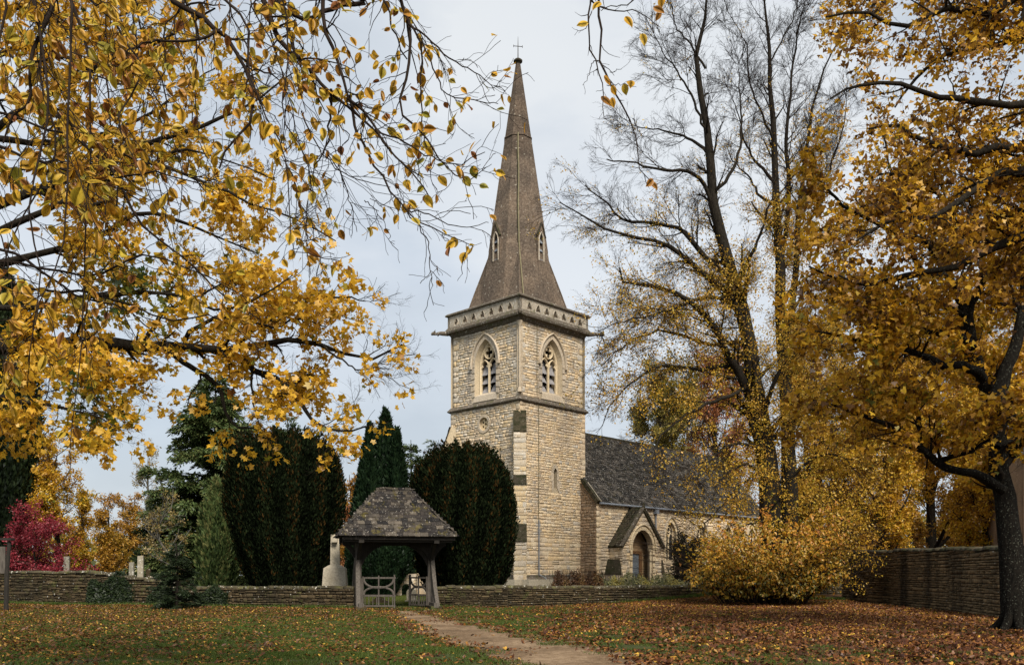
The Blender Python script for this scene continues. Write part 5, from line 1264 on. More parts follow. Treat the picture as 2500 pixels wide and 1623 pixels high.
def conifer(name, label, px, pytop, hw_px, d, n_m, mat, seed, size=.3, droop=-.05, bare=.05, group=None, ang=75, levels=True, per=26, dens=1.0):
    global rng
    rng = np.random.default_rng(seed)
    top = at(px, pytop, d); gz = float(gh(top[0], d)) - .1; H = top[2] - gz; W_ = hw_px * K / FPX * d
    t = thing(name, label, 'conifer', (top[0], d, gz), 0, group)
    b = np.array([top[0], d, gz]); P, Rr = limbset([([b, b + [0.05, 0, H * .5], b + [0, 0, H]], H * .018 + .03, .02)], 16)
    wood(t, [(P, Rr)], 'trunk', M['bark'], 8)
    m = int(H * n_m); tt = bare + (1 - bare) * rng.random(m) ** 1.0; th = rng.uniform(0, 6.28, m)
    prof = np.interp(tt, [0, .08, .3, .6, .85, 1], [.75, 1.0, .93, .62, .28, .04]) * rng.uniform(.7, 1.12, m)
    L_ = prof * W_; K_ = 6; out = np.zeros((m, K_, 3)); out[:, 0] = b + np.stack([0 * tt, 0 * tt, tt * H], 1)
    el = np.radians(90 - ang) + rng.normal(0, .12, m); dv = np.stack([np.cos(th) * np.cos(el), np.sin(th) * np.cos(el), np.sin(el)], 1)
    for k in range(1, K_): out[:, k] = out[:, k - 1] + dv * (L_ / (K_ - 1))[:, None]; dv = unit(dv + np.array([[0, 0, droop]]) + rng.normal(0, .08, (m, 3)))
    rb = np.linspace(1, .3, K_)[None] * (.012 + .012 * L_)[:, None]
    wood(t, [(out, rb)], 'branches', M['bark_twig'], 4, 'stuff')
    rc = max(size * 1.1, .075 * W_); p, T_, q = along(out, dens * 3.0 / rc, .08); p = p + rng.normal(0, rc * .3, p.shape); k = p[:, 2] > gz + .1; p, T_ = p[k], T_[k]
    tp = []
    for i in range(5):
        nn = int(per * 1.35); pp = np.stack([rng.uniform(0, 1.3 * rc, nn), rng.normal(0, .38 * rc, nn), rng.normal(0, .14 * rc, nn)], 1); pp[:, 2] -= .25 * pp[:, 0] ** 2 / rc
        ax_ = unit(np.stack([np.ones(nn), pp[:, 1] / rc * 1.6, rng.normal(-.35, .35, nn)], 1)); V, F, _ = leaf_geom(pp, ax_, unit(rng.normal(0, .6, (nn, 3)) + [[0, 0, 1]]), size * rng.uniform(.35, .8, nn), TSPRAY)
        tp.append((V, F, np.repeat(np.clip(rng.random(nn) * .9, 0, 1), len(TSPRAY[0]))))
    scatter(t, 'sprays', tp, p, unit(T_ + rng.normal(0, .22, T_.shape)), unit(rng.normal(0, .25, p.shape) + [[0, 0, 1]]), rng.uniform(.7, 1.25, len(p)), rng.normal(0, .1, len(p)), M[mat]); pos = p
    return len(pos)
cn = []
cn.append(conifer('conifer_tree', 'big loose green conifer towering behind the brownish tree on the left', 500, 868, 190, 60, 15, 'needle_green', 41, .40, -.10, .03, per=26))
cn.append(conifer('pine_tree', 'flat-topped dark pine showing above the large clipped yew', 668, 968, 62, 75, 7, 'needle_green', 42, .45, .04, .5, per=26))
cn.append(conifer('conifer_tree', 'feathery grey-green conifer right of the cypress spires', 955, 1022, 50, 72, 10, 'needle_green', 43, .4, -.05, .05, per=26))
cn.append(conifer('conifer_tree', 'pointed feathery conifer beside the left edge of the church tower', 1010, 1024, 36, 76, 8, 'needle_green', 44, .4, -.05, .05, per=26))
cn.append(conifer('conifer_tree', 'dark conifer between the yellow shrub and the big loose conifer', 360, 1180, 50, 60, 8, 'needle_blue', 45, .4, -.05, .03, per=26))
cn.append(conifer('fir_tree', 'small dark fir standing alone in front of the ivy-grown wall', 410, 1262, 66, 38.2, 26, 'needle_blue', 46, .12, -.03, .02, ang=82, per=22))
print('conifer leaves', cn)

def auto_tree(name, label, cat, px, pytop, hw_px, d, mat, seed, leaf=.14, dens=1.0, bare=.25, barkm='bark', group=None, updir=.12, rootz=None, T=None, single=0, fill=1.0, spread=50, tonef=None, crad=1.0, cov=1.0, toff=0.0, n1=34):
    T = T or TK
    global rng
    rng = np.random.default_rng(seed)
    top = at(px, pytop, d); gz = (float(gh(top[0], d)) - .1) if rootz is None else rootz; H = top[2] - gz; W_ = hw_px * K / FPX * d
    t = thing(name, label, cat, (top[0], d, gz), 0, group); b = np.array([top[0], d, gz])
    lm = [([b, b + [rng.normal(0, .1), 0, H * .35], b + [rng.normal(0, .3), 0, H * .7], b + [0, 0, H * .95]], H * .022 + .02, .02)]
    P0, R0_ = limbset(lm, 14, .03)
    P1, R1_ = grow(P0, R0_, n1 / H, bare, .97, W_ * 1.1, W_ * 1.6, spread, 9, .10, (0, 0, updir), rr=.45, minr=.012, taperlen=.5)
    P2, R2_ = grow(P1, R1_, 9 / W_, .15, 1, W_ * .25, W_ * .5, 42, 6, .14, (0, 0, updir * .4), rr=.5, minr=.008)
    wood(t, [(P0, R0_)], 'trunk', M[barkm], 9); wood(t, [(P1, R1_)], 'limbs', M[barkm], 5, 'stuff'); wood(t, [(P2, R2_)], 'branches', M['bark_twig'] if barkm != 'bark_grey' else M['bark_grey'], 3, 'stuff')
    twig_scatter(t, P2, 1.6, W_ * .16, W_ * .3, M['bark_grey'] if barkm == 'bark_grey' else M['bark_twig'], twig_sprays(3, 6, 5, rt=.003 * d / 50, r0=.008))
    rc = np.clip(W_ * .13, .22, .62) * crad; lc = int(np.clip(cov * .9 * math.pi * rc * rc / (leaf * leaf * .42), 6, 90)); n = int(dens * fill * 2 * W_ * H * .85 / (math.pi * rc * rc) * 2.6)
    tot = np.linalg.norm(np.diff(P2, axis=1), axis=2).sum(); p, T_, q = along(P2, n / tot, .1); p = p + rng.normal(0, rc * .45, p.shape); k = p[:, 2] > gz + .15; p, T_ = p[k], T_[k]
    tn = .13 * np.sin(p[:, 0] * 1.3 + p[:, 2] * 1.7 + seed) + rng.normal(0, .10, len(p)) + toff
    leaf_scatter(t, p, T_, rng.uniform(.7, 1.2, len(p)), tn, leaf_sprays(5, lc, rc, leaf, T), M[mat])
    return (len(p), lc)
an = []
an.append(auto_tree('maple_tree', 'bright red Japanese maple behind the far-left wall', 'maple', 88, 1212, 100, 49.2, 'leaf_red', 51, .12, 3.0, .10, spread=72, updir=.0, fill=1.0, n1=44))
an.append(auto_tree('shrub', 'rounded yellow-orange shrub between the red maple and the dark conifer', 'shrub', 250, 1168, 52, 54, 'leaf_orange', 52, .14, 3.0, .04, spread=48, fill=1.0, n1=46, toff=.05))
an.append(auto_tree('shrub', 'olive-gold shrub filling the gap right of the red maple', 'shrub', 192, 1150, 42, 58, 'leaf_gold', 152, .14, 3.0, .04, spread=50, n1=44, toff=.15))
an.append(auto_tree('golden_tree', 'golden-green tree with wispy tips above the red maple at the left edge', 'tree', 135, 1030, 88, 56, 'leaf_gold', 53, .15, 1.8, .08, spread=58, fill=1.0, n1=44, toff=.12))
an.append(auto_tree('birch_tree', 'sparse leafless-looking birch against the sky left of the big conifer', 'birch', 345, 1040, 52, 90, 'leaf_tan', 54, .17, .35, .2, 'bark_grey', spread=38, n1=40))
an.append(auto_tree('golden_tree', 'low golden tree seen behind the pale birch stems', 'tree', 300, 1168, 48, 85, 'leaf_orange', 56, .18, 2.6, .05, spread=50, fill=.9))
an.append(auto_tree('tree', 'thin tan-leaved rounded tree with pale branches in front of the big conifer', 'tree', 400, 1165, 72, 51, 'leaf_tan', 55, .11, .45, .22, 'bark_grey', spread=58, updir=.06, cov=.6))
an.append(auto_tree('orange_tree', 'orange autumn tree in the gap between the left yew and the cypresses', 'tree', 812, 1088, 40, 80, 'leaf_orange', 57, .2, 2.8, .05, fill=.8))
an.append(auto_tree('shrub', 'russet red shrub glowing beside the lychgate roof left corner', 'shrub', 818, 1180, 32, 72, 'leaf_russet', 58, .15, 3.0, .02, fill=.8))
# beyond the nave and on the right
an.append(auto_tree('lime_tree', 'yellow-green rounded tree rising behind the nave roof', 'tree', 1560, 892, 130, 95, 'leaf_olive', 61, .24, 2.4, .12, fill=1.0, n1=46, toff=.1))
an.append(auto_tree('maple_tree', 'russet orange tree behind the nave roof and the lime trunks', 'maple', 1670, 820, 130, 100, 'leaf_russet', 62, .26, 1.6, .15, fill=.9, n1=40))
an.append(auto_tree('golden_tree', 'dense golden tree behind the right end of the nave', 'tree', 1900, 800, 190, 84, 'leaf_lime', 63, .22, 2.0, .08, fill=1.1, n1=44, toff=-.1))
an.append(auto_tree('golden_tree', 'dark-trunked golden tree directly behind the high stained wall', 'tree', 2165, 760, 190, 58, 'leaf_gold', 64, .16, 2.0, .15, fill=1.2, n1=46))
an.append(auto_tree('golden_tree', 'small golden tree between the maple trunk and the dark bush over the wall', 'tree', 2225, 1010, 75, 62, 'leaf_orange', 168, .17, 2.6, .04, fill=1.0, n1=46))
an.append(auto_tree('orange_tree', 'bright orange shrub-like tree glowing over the high wall near the house', 'tree', 2290, 1080, 105, 60, 'leaf_orange', 65, .16, 2.4, .03, fill=1.0, n1=46))
an.append(auto_tree('orange_tree', 'orange bush peeping over the middle of the high stained wall', 'tree', 2130, 1200, 60, 56, 'leaf_orange', 66, .14, 2.6, .02, fill=.8))
an.append(auto_tree('golden_tree', 'spreading yellow tree low over the left half of the high wall', 'tree', 2050, 880, 120, 53, 'leaf_gold', 166, .15, 2.2, .10, fill=1.1, n1=46))
an.append(auto_tree('golden_tree', 'spreading yellow tree low over the right half of the high wall', 'tree', 2285, 900, 105, 52, 'leaf_gold', 167, .15, 2.2, .10, fill=1.1, n1=46))
an.append(auto_tree('shrub', 'dark evergreen bush behind the left end of the high wall', 'shrub', 2035, 1205, 60, 54, 'ivy', 67, .15, 3.2, .02, fill=1.0, toff=-.1))
an.append(auto_tree('shrub', 'dark bush beside the church porch under the nave windows', 'shrub', 1585, 1262, 50, 53, 'ivy', 68, .10, 4.0, .02, fill=1.0, toff=-.1))
an.append(auto_tree('golden_tree', 'tall golden tree filling the right background above the high wall', 'tree', 2400, 640, 230, 66, 'leaf_gold', 69, .19, 2.0, .12, fill=1.2, n1=44))
an.append(auto_tree('golden_tree', 'distant golden tree low behind the lime bush', 'tree', 2000, 1010, 130, 70, 'leaf_gold', 70, .19, 2.6, .04, fill=1.0, n1=44, toff=-.08))
print('auto leaves', an)

# low hedge plants below the tower
def lowshrub(name, label, px0, px1, pytop, d, mat, n, seed, leaf=.08):
    global rng
    rng = np.random.default_rng(seed); a = at(px0, pytop, d); b = at(px1, pytop, d); cx = (a[0] + b[0]) / 2; rx = (b[0] - a[0]) / 2; gz = float(gh(cx, d)) - .05; H = a[2] - gz
    t = thing(name, label, 'shrub', (cx, d, gz)); m = n; u = rng.uniform(-1, 1, m)
    hh = H * (.75 + .12 * np.sin(u * 9 + seed) + .1 * np.sin(u * 23) + .05 * np.sin(u * 51)) * np.sqrt(np.clip(1 - u ** 6, 0, 1)) ; f = rng.random(m) ** .5
    ph = rng.uniform(0, math.pi, m); r = f
    P = np.stack([cx + u * rx, d + .8 * r * np.cos(ph), gz + hh * r * np.abs(np.sin(ph)) * 1.0 + .02], 1) + rng.normal(0, .05, (m, 3))
    emit_leaves(t, P, unit(rng.normal(0, 1, (m, 3)) + [0, -.3, .5]), unit(rng.normal(0, .7, (m, 3)) + [0, -.5, .8]), leaf * rng.uniform(.6, 1.2, m), np.clip(.5 + .3 * np.sin(u * 11) + rng.normal(0, .22, m), 0, 1), TS, M[mat])
    st = np.zeros((120, 4, 3)); uu = rng.uniform(-.9, .9, 120); st[:, 0] = np.stack([cx + uu * rx, d + rng.uniform(-.4, .4, 120), gz + 0 * uu], 1)
    for k in range(1, 4): st[:, k] = st[:, k - 1] + np.stack([rng.normal(0, .08, 120), rng.normal(0, .08, 120), np.full(120, H * .3)], 1)
    wood(t, [(st, np.full((120, 4), .008))], 'stems', M['bark_twig'], 3, 'stuff')
lowshrub('shrub', 'low reddish-brown shrub behind the wall at the tower foot', 1280, 1405, 1318, 50, 'shrub_brown', 9000, 71, .09)
lowshrub('shrub', 'pale variegated shrub behind the wall in front of the porch', 1365, 1600, 1326, 50.5, 'shrub_pale', 16000, 72, .09)
lowshrub('shrub', 'dark low hedge along the churchyard left of the monument', 560, 760, 1345, 46, 'ivy', 5000, 73, .1)

# ivy on the left wall
def ivy(label, px0, px1, top, d, n, seed):
    r = np.random.default_rng(seed); a = at(px0, 1400, d); b = at(px1, 1400, d); t = thing('ivy', label, 'ivy', ((a[0] + b[0]) / 2, d, 0))
    m = n; u = r.random(m); x = a[0] + (b[0] - a[0]) * u; ed = np.sqrt(np.clip(1 - (2 * u - 1) ** 4, 0, 1)); z = r.random(m) * top * (.82 + .18 * np.sin(u * 13 + seed)) * ed
    y = d - .15 - r.random(m) * .25 * ed + (z > top * .8) * r.random(m) * .6
    P = np.stack([x, y, z], 1)
    emit_leaves(t, P, unit(r.normal(0, .6, (m, 3)) + [0, -.3, -.8]), unit(r.normal(0, .5, (m, 3)) + [0, -1, .4]), .09 * r.uniform(.6, 1.3, m), r.random(m), TM3, M['ivy'])
ivy('dark ivy mound smothering the step in the far-left wall', 205, 345, 1.72, 43.0, 9000, 1)
ivy('dark ivy hanging over the low wall right of the small fir', 455, 560, 1.06, 40.9, 6000, 2)
ivy('ivy patch on the low wall behind the small fir', 345, 440, 1.1, 42.0, 5000, 3)

# the dark evergreen at the far left edge
yew('holly_tree', 'nearly black evergreen tree filling the far left edge', 'tree', -190, 84, 600, 1385, 55, 2.6, 52000, 'ivy', 75, 'dome', .34, 7)

# ------------------------------------------------------------ lime trees, hand-laid limbs
def A3(lst, d0, d1):
    n = len(lst); return [at(x, y, d0 + (d1 - d0) * i / (n - 1)) for i, (x, y) in enumerate(lst)]
def big_tree(t, limbs, jit, lv, leafspec, barkm, trunk_n, twigS=3):
    P0, R0_ = limbset(limbs, 18, jit)
    sets = [(P0, R0_)]; cur = (P0, R0_)
    for q in lv: cur = grow(*cur, **q); sets.append(cur)
    return sets
rng = np.random.default_rng(80)
lime = thing('lime_tree', 'tall lime with half-bare crown leaning toward the church, yellow leaves below', 'lime tree', tuple(at(1790, 1400, 46) * [1, 1, 0] + [0, 0, .2]), 0, 'lime trees right of the church')
L_ = []
L_.append((A3([(1800, 1400), (1792, 1230), (1785, 1100), (1770, 1000), (1752, 880), (1738, 760), (1700, 640), (1672, 540), (1655, 440), (1648, 330), (1630, 220), (1618, 130), (1640, 50), (1645, -40)], 46, 46), .82, .05))
L_.append((A3([(1770, 1000), (1735, 900), (1695, 830), (1660, 760), (1600, 700), (1540, 672), (1450, 652), (1440, 622)], 46, 43), .34, .05))
L_.append((A3([(1760, 900), (1740, 800), (1700, 700), (1640, 640), (1580, 590), (1525, 562), (1440, 545), (1395, 525), (1350, 500), (1300, 470)], 46, 44), .28, .03))
L_.append((A3([(1700, 650), (1640, 600), (1590, 540), (1540, 520), (1450, 512), (1410, 470), (1360, 430)], 46, 47.5), .2, .03))
L_.append((A3([(1655, 480), (1640, 430), (1600, 402), (1540, 395), (1480, 380), (1410, 370)], 46, 44), .14, .03))
L_.append((A3([(1650, 360), (1615, 330), (1580, 310), (1520, 300), (1470, 290)], 46, 48), .12, .02))
L_.append((A3([(1660, 450), (1700, 400), (1720, 350), (1722, 250), (1715, 150)], 46, 47), .13, .02))
L_.append((A3([(1648, 330), (1620, 250), (1585, 180), (1540, 120), (1520, 80)], 46, 45), .10, .02))
L_.append((A3([(1640, 160), (1600, 100), (1570, 60), (1560, 0)], 46, 46.5), .08, .02))
L_.append((A3([(1750, 860), (1680, 850), (1620, 860), (1550, 850), (1480, 880), (1430, 930), (1400, 990)], 46, 42.5), .16, .02))
L_.append((A3([(1740, 790), (1650, 800), (1560, 770), (1470, 790), (1400, 850)], 45.8, 43.5), .14, .02))
L_.append((A3([(1735, 730), (1650, 690), (1560, 720), (1470, 740), (1390, 770)], 45.8, 42), .13, .02))
L_.append((A3([(1740, 900), (1670, 930), (1600, 960), (1540, 1010), (1510, 1080)], 45.5, 42), .14, .02))
L_.append((A3([(1720, 640), (1760, 560), (1790, 470), (1800, 400)], 46, 44), .13, .02))
L_.append((A3([(1780, 1050), (1720, 1030), (1660, 1060), (1610, 1120)], 45.5, 42), .12, .02))
L_ += [(A3([(1790, 1180), (1840, 1110), (1900, 1060), (1960, 1060), (2000, 1110)], 45.5, 43), .13, .02), (A3([(1785, 1120), (1740, 1080), (1690, 1100), (1660, 1150)], 45.5, 42.5), .12, .02), (A3([(1782, 1090), (1730, 1120), (1680, 1170), (1640, 1220), (1625, 1270)], 45.5, 42), .09, .02), (A3([(1800, 1230), (1860, 1240), (1930, 1260), (1975, 1320)], 45.3, 42), .08, .02), (A3([(1790, 1210), (1730, 1220), (1690, 1260)], 45.2, 41.5), .08, .02),
       (A3([(1780, 1020), (1830, 950), (1890, 910), (1960, 900)], 45.5, 43), .13, .02), (A3([(1792, 1230), (1850, 1180), (1910, 1170), (1960, 1210)], 45.5, 42.5), .10, .02), (A3([(1775, 960), (1800, 880), (1850, 820), (1900, 800)], 45.5, 44), .1, .02)]
L_ = [(p_, a_ * .8, b_ * .8) for p_, a_, b_ in L_]
sets = big_tree(lime, L_, .04, [dict(per_m=2.2, t0=.22, t1=1, L0=1.4, L1=3.6, ang=42, Kk=8, wig=.10, bias=(0, 0, .015), rr=.42, minr=.012),
                                dict(per_m=2.6, t0=.1, t1=1, L0=.7, L1=1.9, ang=38, Kk=6, wig=.10, bias=(0, 0, -.01), rr=.5, minr=.007),
                                dict(per_m=2.6, t0=.1, t1=1, L0=.35, L1=1.0, ang=36, Kk=4, wig=.10, bias=(0, 0, -.02), rr=.5, minr=.0045)], None, 'bark', 0)
wood(lime, sets[:1], 'trunk', M['bark'], 12); wood(lime, sets[1:2], 'branches', M['bark'], 5, 'stuff'); wood(lime, sets[2:3], 'branchlets', M['bark_twig'], 3, 'stuff')
print('lime twigs', [len(s[0]) for s in sets])
TW = twig_sprays(5, 9, 6, Ln=1.0, r0=.009, rt=.0036, wig=.13)
def stemleaf(tree, P, n, ymin, ymax, spread_, tn=0.0):
    p, d, q = along(P, n, .0); p = p + rng.normal(0, spread_, p.shape) * [1, 1, .6]; x, y = scr(p); k = (y > ymin) & (y < ymax) & (p[:, 1] > 40); leaf_scatter(tree, p[k], unit(rng.normal(0, 1, (k.sum(), 3)) + [[0, -.4, -.3]]), rng.uniform(.7, 1.2, k.sum()), rng.normal(0, .1, k.sum()) + tn, leaf_sprays(5, 22, .5, .12, TK), M['leaf_lime'])
def lk(p, xs=([1300, 1450, 1650], [.5, .8, 1.0]), ys=([250, 420, 560, 700, 1200], [.01, .06, .42, .9, 1.0])):
    x, y = scr(p); roof = np.where((x < 1700) & (y > 960) & (y < 1265), .28, 1.0); return rng.random(len(p)) < roof * np.interp(y, *ys) * np.interp(x, *xs) * (.55 + .45 * (np.sin(p[:, 0] * 1.1 + p[:, 1] * .9) * np.sin(p[:, 2] * 1.2) > -.3))
q1 = twig_scatter(lime, sets[1][0], 2.4, .9, 1.7, M['bark_twig'], TW, bias=(0, 0, .05)); q2 = twig_scatter(lime, sets[2][0], 2.2, .7, 1.3, M['bark_twig'], TW)
p = np.vstack([q1[0] + q1[1] * q1[2][:, None] * .5, q2[0] + q2[1] * q2[2][:, None] * .5, q1[0]]); d = np.vstack([q1[1], q2[1], q1[1]]); k = lk(p); p, d = p[k], d[k]; print('lime sprays', len(p), len(q1[0]), len(q2[0]))
leaf_scatter(lime, p, d, rng.uniform(.7, 1.2, len(p)), rng.normal(0, .1, len(p)), leaf_sprays(5, 17, .55, .125, TK), M['leaf_lime'])
stemleaf(lime, sets[0][0][:1], 11, 560, 1230, .9); stemleaf(lime, sets[0][0][15:], 5, 700, 1300, .7, .1)
pos, ax, nm, sz = leaves_on(sets[2][0], 1.2, .12, .08, .8, .6); k = lk(pos); pos, ax, nm, sz = pos[k], ax[k], nm[k], sz[k]
emit_leaves(lime, pos, ax, nm, sz, rng.random(len(pos)), TS, M['leaf_lime'], singles=150)

rng = np.random.default_rng(81)
lime2 = thing('lime_tree', 'second lime with several upright stems and bare twiggy top, behind the leaning lime', 'lime tree', tuple(at(1836, 1400, 49) * [1, 1, 0] + [0, 0, .2]), 0, 'lime trees right of the church')
L2 = [(A3([(1840, 1400), (1835, 1200), (1830, 1000), (1822, 850), (1815, 700), (1810, 560), (1803, 430), (1800, 320), (1788, 210), (1790, 110), (1778, 20), (1770, -60)], 49, 49), .70, .04),
      (A3([(1822, 850), (1845, 700), (1850, 560), (1862, 440), (1880, 330), (1890, 240), (1920, 150), (1960, 80)], 49, 48), .3, .03),
      (A3([(1812, 620), (1830, 500), (1832, 400), (1828, 300), (1838, 200), (1850, 100), (1870, 10)], 49, 50), .22, .03),
      (A3([(1805, 430), (1760, 380), (1730, 330), (1720, 280), (1700, 230)], 49, 47), .13, .02),
      (A3([(1806, 480), (1770, 460), (1740, 410), (1700, 370), (1690, 340)], 49, 51), .12, .02),
      (A3([(1800, 330), (1760, 240), (1740, 180), (1735, 100), (1700, 40)], 49, 48), .10, .02),
      (A3([(1850, 560), (1900, 480), (1930, 380), (1960, 300), (1970, 200)], 49, 51), .13, .02),
      (A3([(1790, 150), (1820, 90), (1850, 20), (1860, -40)], 49, 49), .07, .02),
      (A3([(1815, 700), (1880, 640), (1940, 600), (2000, 560)], 49, 47), .13, .02),
      (A3([(1822, 800), (1900, 760), (1980, 740), (2060, 760)], 49, 46), .13, .02)]
L2 = [(p_, a_ * .75, b_ * .75) for p_, a_, b_ in L2]
sets = big_tree(lime2, L2, .04, [dict(per_m=2.0, t0=.25, t1=1, L0=1.4, L1=3.4, ang=34, Kk=8, wig=.09, bias=(0, 0, .05), rr=.42, minr=.012),
                                 dict(per_m=2.4, t0=.1, t1=1, L0=.7, L1=1.8, ang=34, Kk=6, wig=.10, bias=(0, 0, .03), rr=.5, minr=.007),
                                 dict(per_m=2.3, t0=.1, t1=1, L0=.35, L1=.95, ang=34, Kk=4, wig=.10, bias=(0, 0, .01), rr=.5, minr=.0045)], None, 'bark', 0)
wood(lime2, sets[:1], 'trunk', M['bark'], 12); wood(lime2, sets[1:2], 'branches', M['bark'], 5, 'stuff'); wood(lime2, sets[2:3], 'branchlets', M['bark_twig'], 3, 'stuff')
q1 = twig_scatter(lime2, sets[1][0], 2.2, .9, 1.7, M['bark_twig'], TW, bias=(0, 0, .25)); q2 = twig_scatter(lime2, sets[2][0], 2.2, .7, 1.3, M['bark_twig'], TW, bias=(0, 0, .2))
p = np.vstack([q1[0] + q1[1] * q1[2][:, None] * .5, q2[0] + q2[1] * q2[2][:, None] * .5, q1[0], q2[0]]); d = np.vstack([q1[1], q2[1], q1[1], q2[1]]); k = lk(p, ([1700, 1800], [.8, 1]), ([220, 420, 560, 800], [.01, .25, .9, 1])); p, d = p[k], d[k]
leaf_scatter(lime2, p, d, rng.uniform(.7, 1.2, len(p)), rng.normal(0, .1, len(p)), leaf_sprays(5, 24, .6, .11, TK), M['leaf_lime'])
stemleaf(lime2, sets[0][0][:2], 9, 480, 1230, 1.0)
pos, ax, nm, sz = leaves_on(sets[2][0], 1.2, .12, .08, .8, .6); k = lk(pos, ([1700, 1800], [.8, 1]), ([220, 420, 560, 800], [.01, .25, .9, 1])); pos, ax, nm, sz = pos[k], ax[k], nm[k], sz[k]
emit_leaves(lime2, pos, ax, nm, sz, rng.random(len(pos)), TS, M['leaf_lime'], singles=60)

# leafy shoots around the foot of the lime
def basal():
    global rng
    rng = np.random.default_rng(82)
    cp = at(1778, 1400, 43.0); t = thing('basal_shoots', 'dense yellow-green leafy shoots mounded round the foot of the leaning lime', 'bush', (cp[0], 43.0, .1))
    st = []
    for i in range(330):
        th = rng.uniform(0, 6.28); r0 = rng.uniform(.2, 1.9); b = np.array([cp[0] + r0 * 1.15 * math.cos(th), 43.6 + r0 * math.sin(th), .1])
        Ln = rng.uniform(2.4, 7.2); o = rng.uniform(.25, 1.3); dirv = np.array([math.cos(th) * o, math.sin(th) * o * .7, 1.2]); dirv /= np.linalg.norm(dirv)
        p = [b]
        for k in range(6):
            p.append(p[-1] + dirv * Ln / 6); dirv = dirv + np.array([math.cos(th) * .10, math.sin(th) * .08, -.16]); dirv /= np.linalg.norm(dirv)
        st.append((p, .02, .006))
    P, Rr = limbset(st, 10, .02); P[:, :, 2] = np.maximum(P[:, :, 2], .12)
    P2, R2_ = grow(P, Rr, 2.6, .1, 1, .4, 1.0, 45, 5, .12, (0, 0, -.05), minr=.004)
    wood(t, [(P, Rr), (P2, R2_)], 'stems', M['bark_twig'], 3, 'stuff')
    pos, ax, nm, sz = leaves_on(P2, 11, .15, .07, .9, .6); p2, a2, n2, s2 = leaves_on(P, 7, .15, .1, .9, .6)
    pos, ax, nm, sz = np.vstack([pos, p2]), np.vstack([ax, a2]), np.vstack([nm, n2]), np.r_[sz, s2]
    nm = unit(nm + np.array([[0, -1.2, 0]]))
    x, y = scr(pos); k = (y < 1402) & (pos[:, 2] > .1) & (x > 1585 + (1385 - y) * .50 + rng.normal(0, 16, len(x))) & (x < 1962 - (y < 1250) * (1250 - y) * .2 + rng.normal(0, 14, len(x))); pos, ax, nm, sz = pos[k], ax[k], nm[k], sz[k]; x, y = x[k], y[k]
    tn = np.clip(.16 + (y - 1150) / 560 + rng.normal(0, .2, len(y)), 0, 1); print('basal', len(pos))
    emit_leaves(t, pos, ax, nm, sz, tn, TS, M['leaf_bush'], singles=300)
basal()

# ------------------------------------------------------------ right maple with lichened trunk
rng = np.random.default_rng(90)
mp = thing('maple_tree', 'golden maple with a lichen-spotted trunk at the right edge', 'maple', tuple(at(2357, 1467, 23.6) * [1, 1, 0]), 0, 'golden maples on the right')
D = 23.6
LM = [(A3([(2359, 1480), (2357, 1440), (2350, 1300), (2342, 1200), (2330, 1130), (2318, 1040), (2308, 960), (2288, 880), (2262, 810), (2250, 740), (2200, 640), (2150, 560), (2100, 470)], D, D + 2), .36, .05),
      (A3([(2332, 1140), (2290, 1110), (2230, 1095), (2180, 1075), (2155, 1055), (2120, 1020), (2060, 985), (2000, 965), (1960, 950), (1890, 930)], D, D - 1), .135, .02),
      (A3([(2180, 1075), (2210, 1060), (2260, 1045), (2300, 1020)], D, D - 1.5), .08, .03),
      (A3([(2160, 1060), (2140, 1020), (2130, 960), (2090, 900), (2040, 870)], D, D + 1), .1, .02),
      (A3([(2308, 950), (2330, 880), (2362, 800), (2380, 700), (2390, 560), (2380, 400)], D, D + 1), .2, .04),
      (A3([(2285, 880), (2250, 850), (2200, 850), (2150, 830), (2080, 810), (2000, 790), (1900, 770)], D, D - 2.5), .13, .02),
      (A3([(2262, 810), (2230, 780), (2150, 770), (2060, 740), (1980, 700), (1900, 690)], D, D + 1), .11, .02),
      (A3([(2250, 740), (2280, 660), (2340, 610), (2400, 600)], D, D - 1), .10, .02),
      (A3([(2200, 640), (2120, 640), (2040, 660), (1950, 650), (1880, 620)], D + 1, D - 1), .09, .02),
      (A3([(2310, 980), (2350, 970), (2400, 960), (2480, 930)], D, D - 1), .09, .02),
      (A3([(2150, 560), (2080, 540), (2000, 500), (1930, 450), (1880, 380)], D + 1, D), .08, .02),
      (A3([(2318, 1040), (2380, 1000), (2450, 900)], D, D + 1.5), .08, .02),
      (A3([(2240, 730), (2180, 700), (2120, 580), (2080, 430), (2050, 300)], D + 1.5, D + 3), .10, .02)]
sets = big_tree(mp, LM, .02, [dict(per_m=3.6, t0=.3, t1=1, L0=.8, L1=2.2, ang=48, Kk=7, wig=.14, bias=(0, 0, .02), rr=.45, minr=.007, flat=.7),
                              dict(per_m=5.0, t0=.1, t1=1, L0=.4, L1=1.1, ang=42, Kk=5, wig=.16, bias=(0, 0, .0), rr=.5, minr=.004),
                              dict(per_m=3.6, t0=.1, t1=1, L0=.2, L1=.5, ang=40, Kk=4, wig=.16, bias=(0, 0, -.02), rr=.5, minr=.0025)], None, 'bark', 0)
fl = []
for k in range(7):
    a_ = k * 6.283 / 7 + rng.uniform(-.3, .3); b_ = at(2358, 1460, D) * [1, 1, 0]; fl.append(([b_ + [math.cos(a_) * .12, math.sin(a_) * .12, .75], b_ + [math.cos(a_) * .30, math.sin(a_) * .30, .25], b_ + [math.cos(a_) * .72, math.sin(a_) * .72, -.12]], .17, .07))
wood(mp, [limbset(fl, 18, 0)], 'root_flare', M['bark_lichen'], 10); wood(mp, sets[:1], 'trunk', M['bark_lichen'], 16); wood(mp, sets[1:2], 'branches', M['bark'], 5, 'stuff'); wood(mp, sets[2:3], 'twigs', M['bark_twig'], 3, 'stuff')
TWm = twig_sprays(5, 8, 5, Ln=1.0, wig=.16, r0=.008, rt=.003)
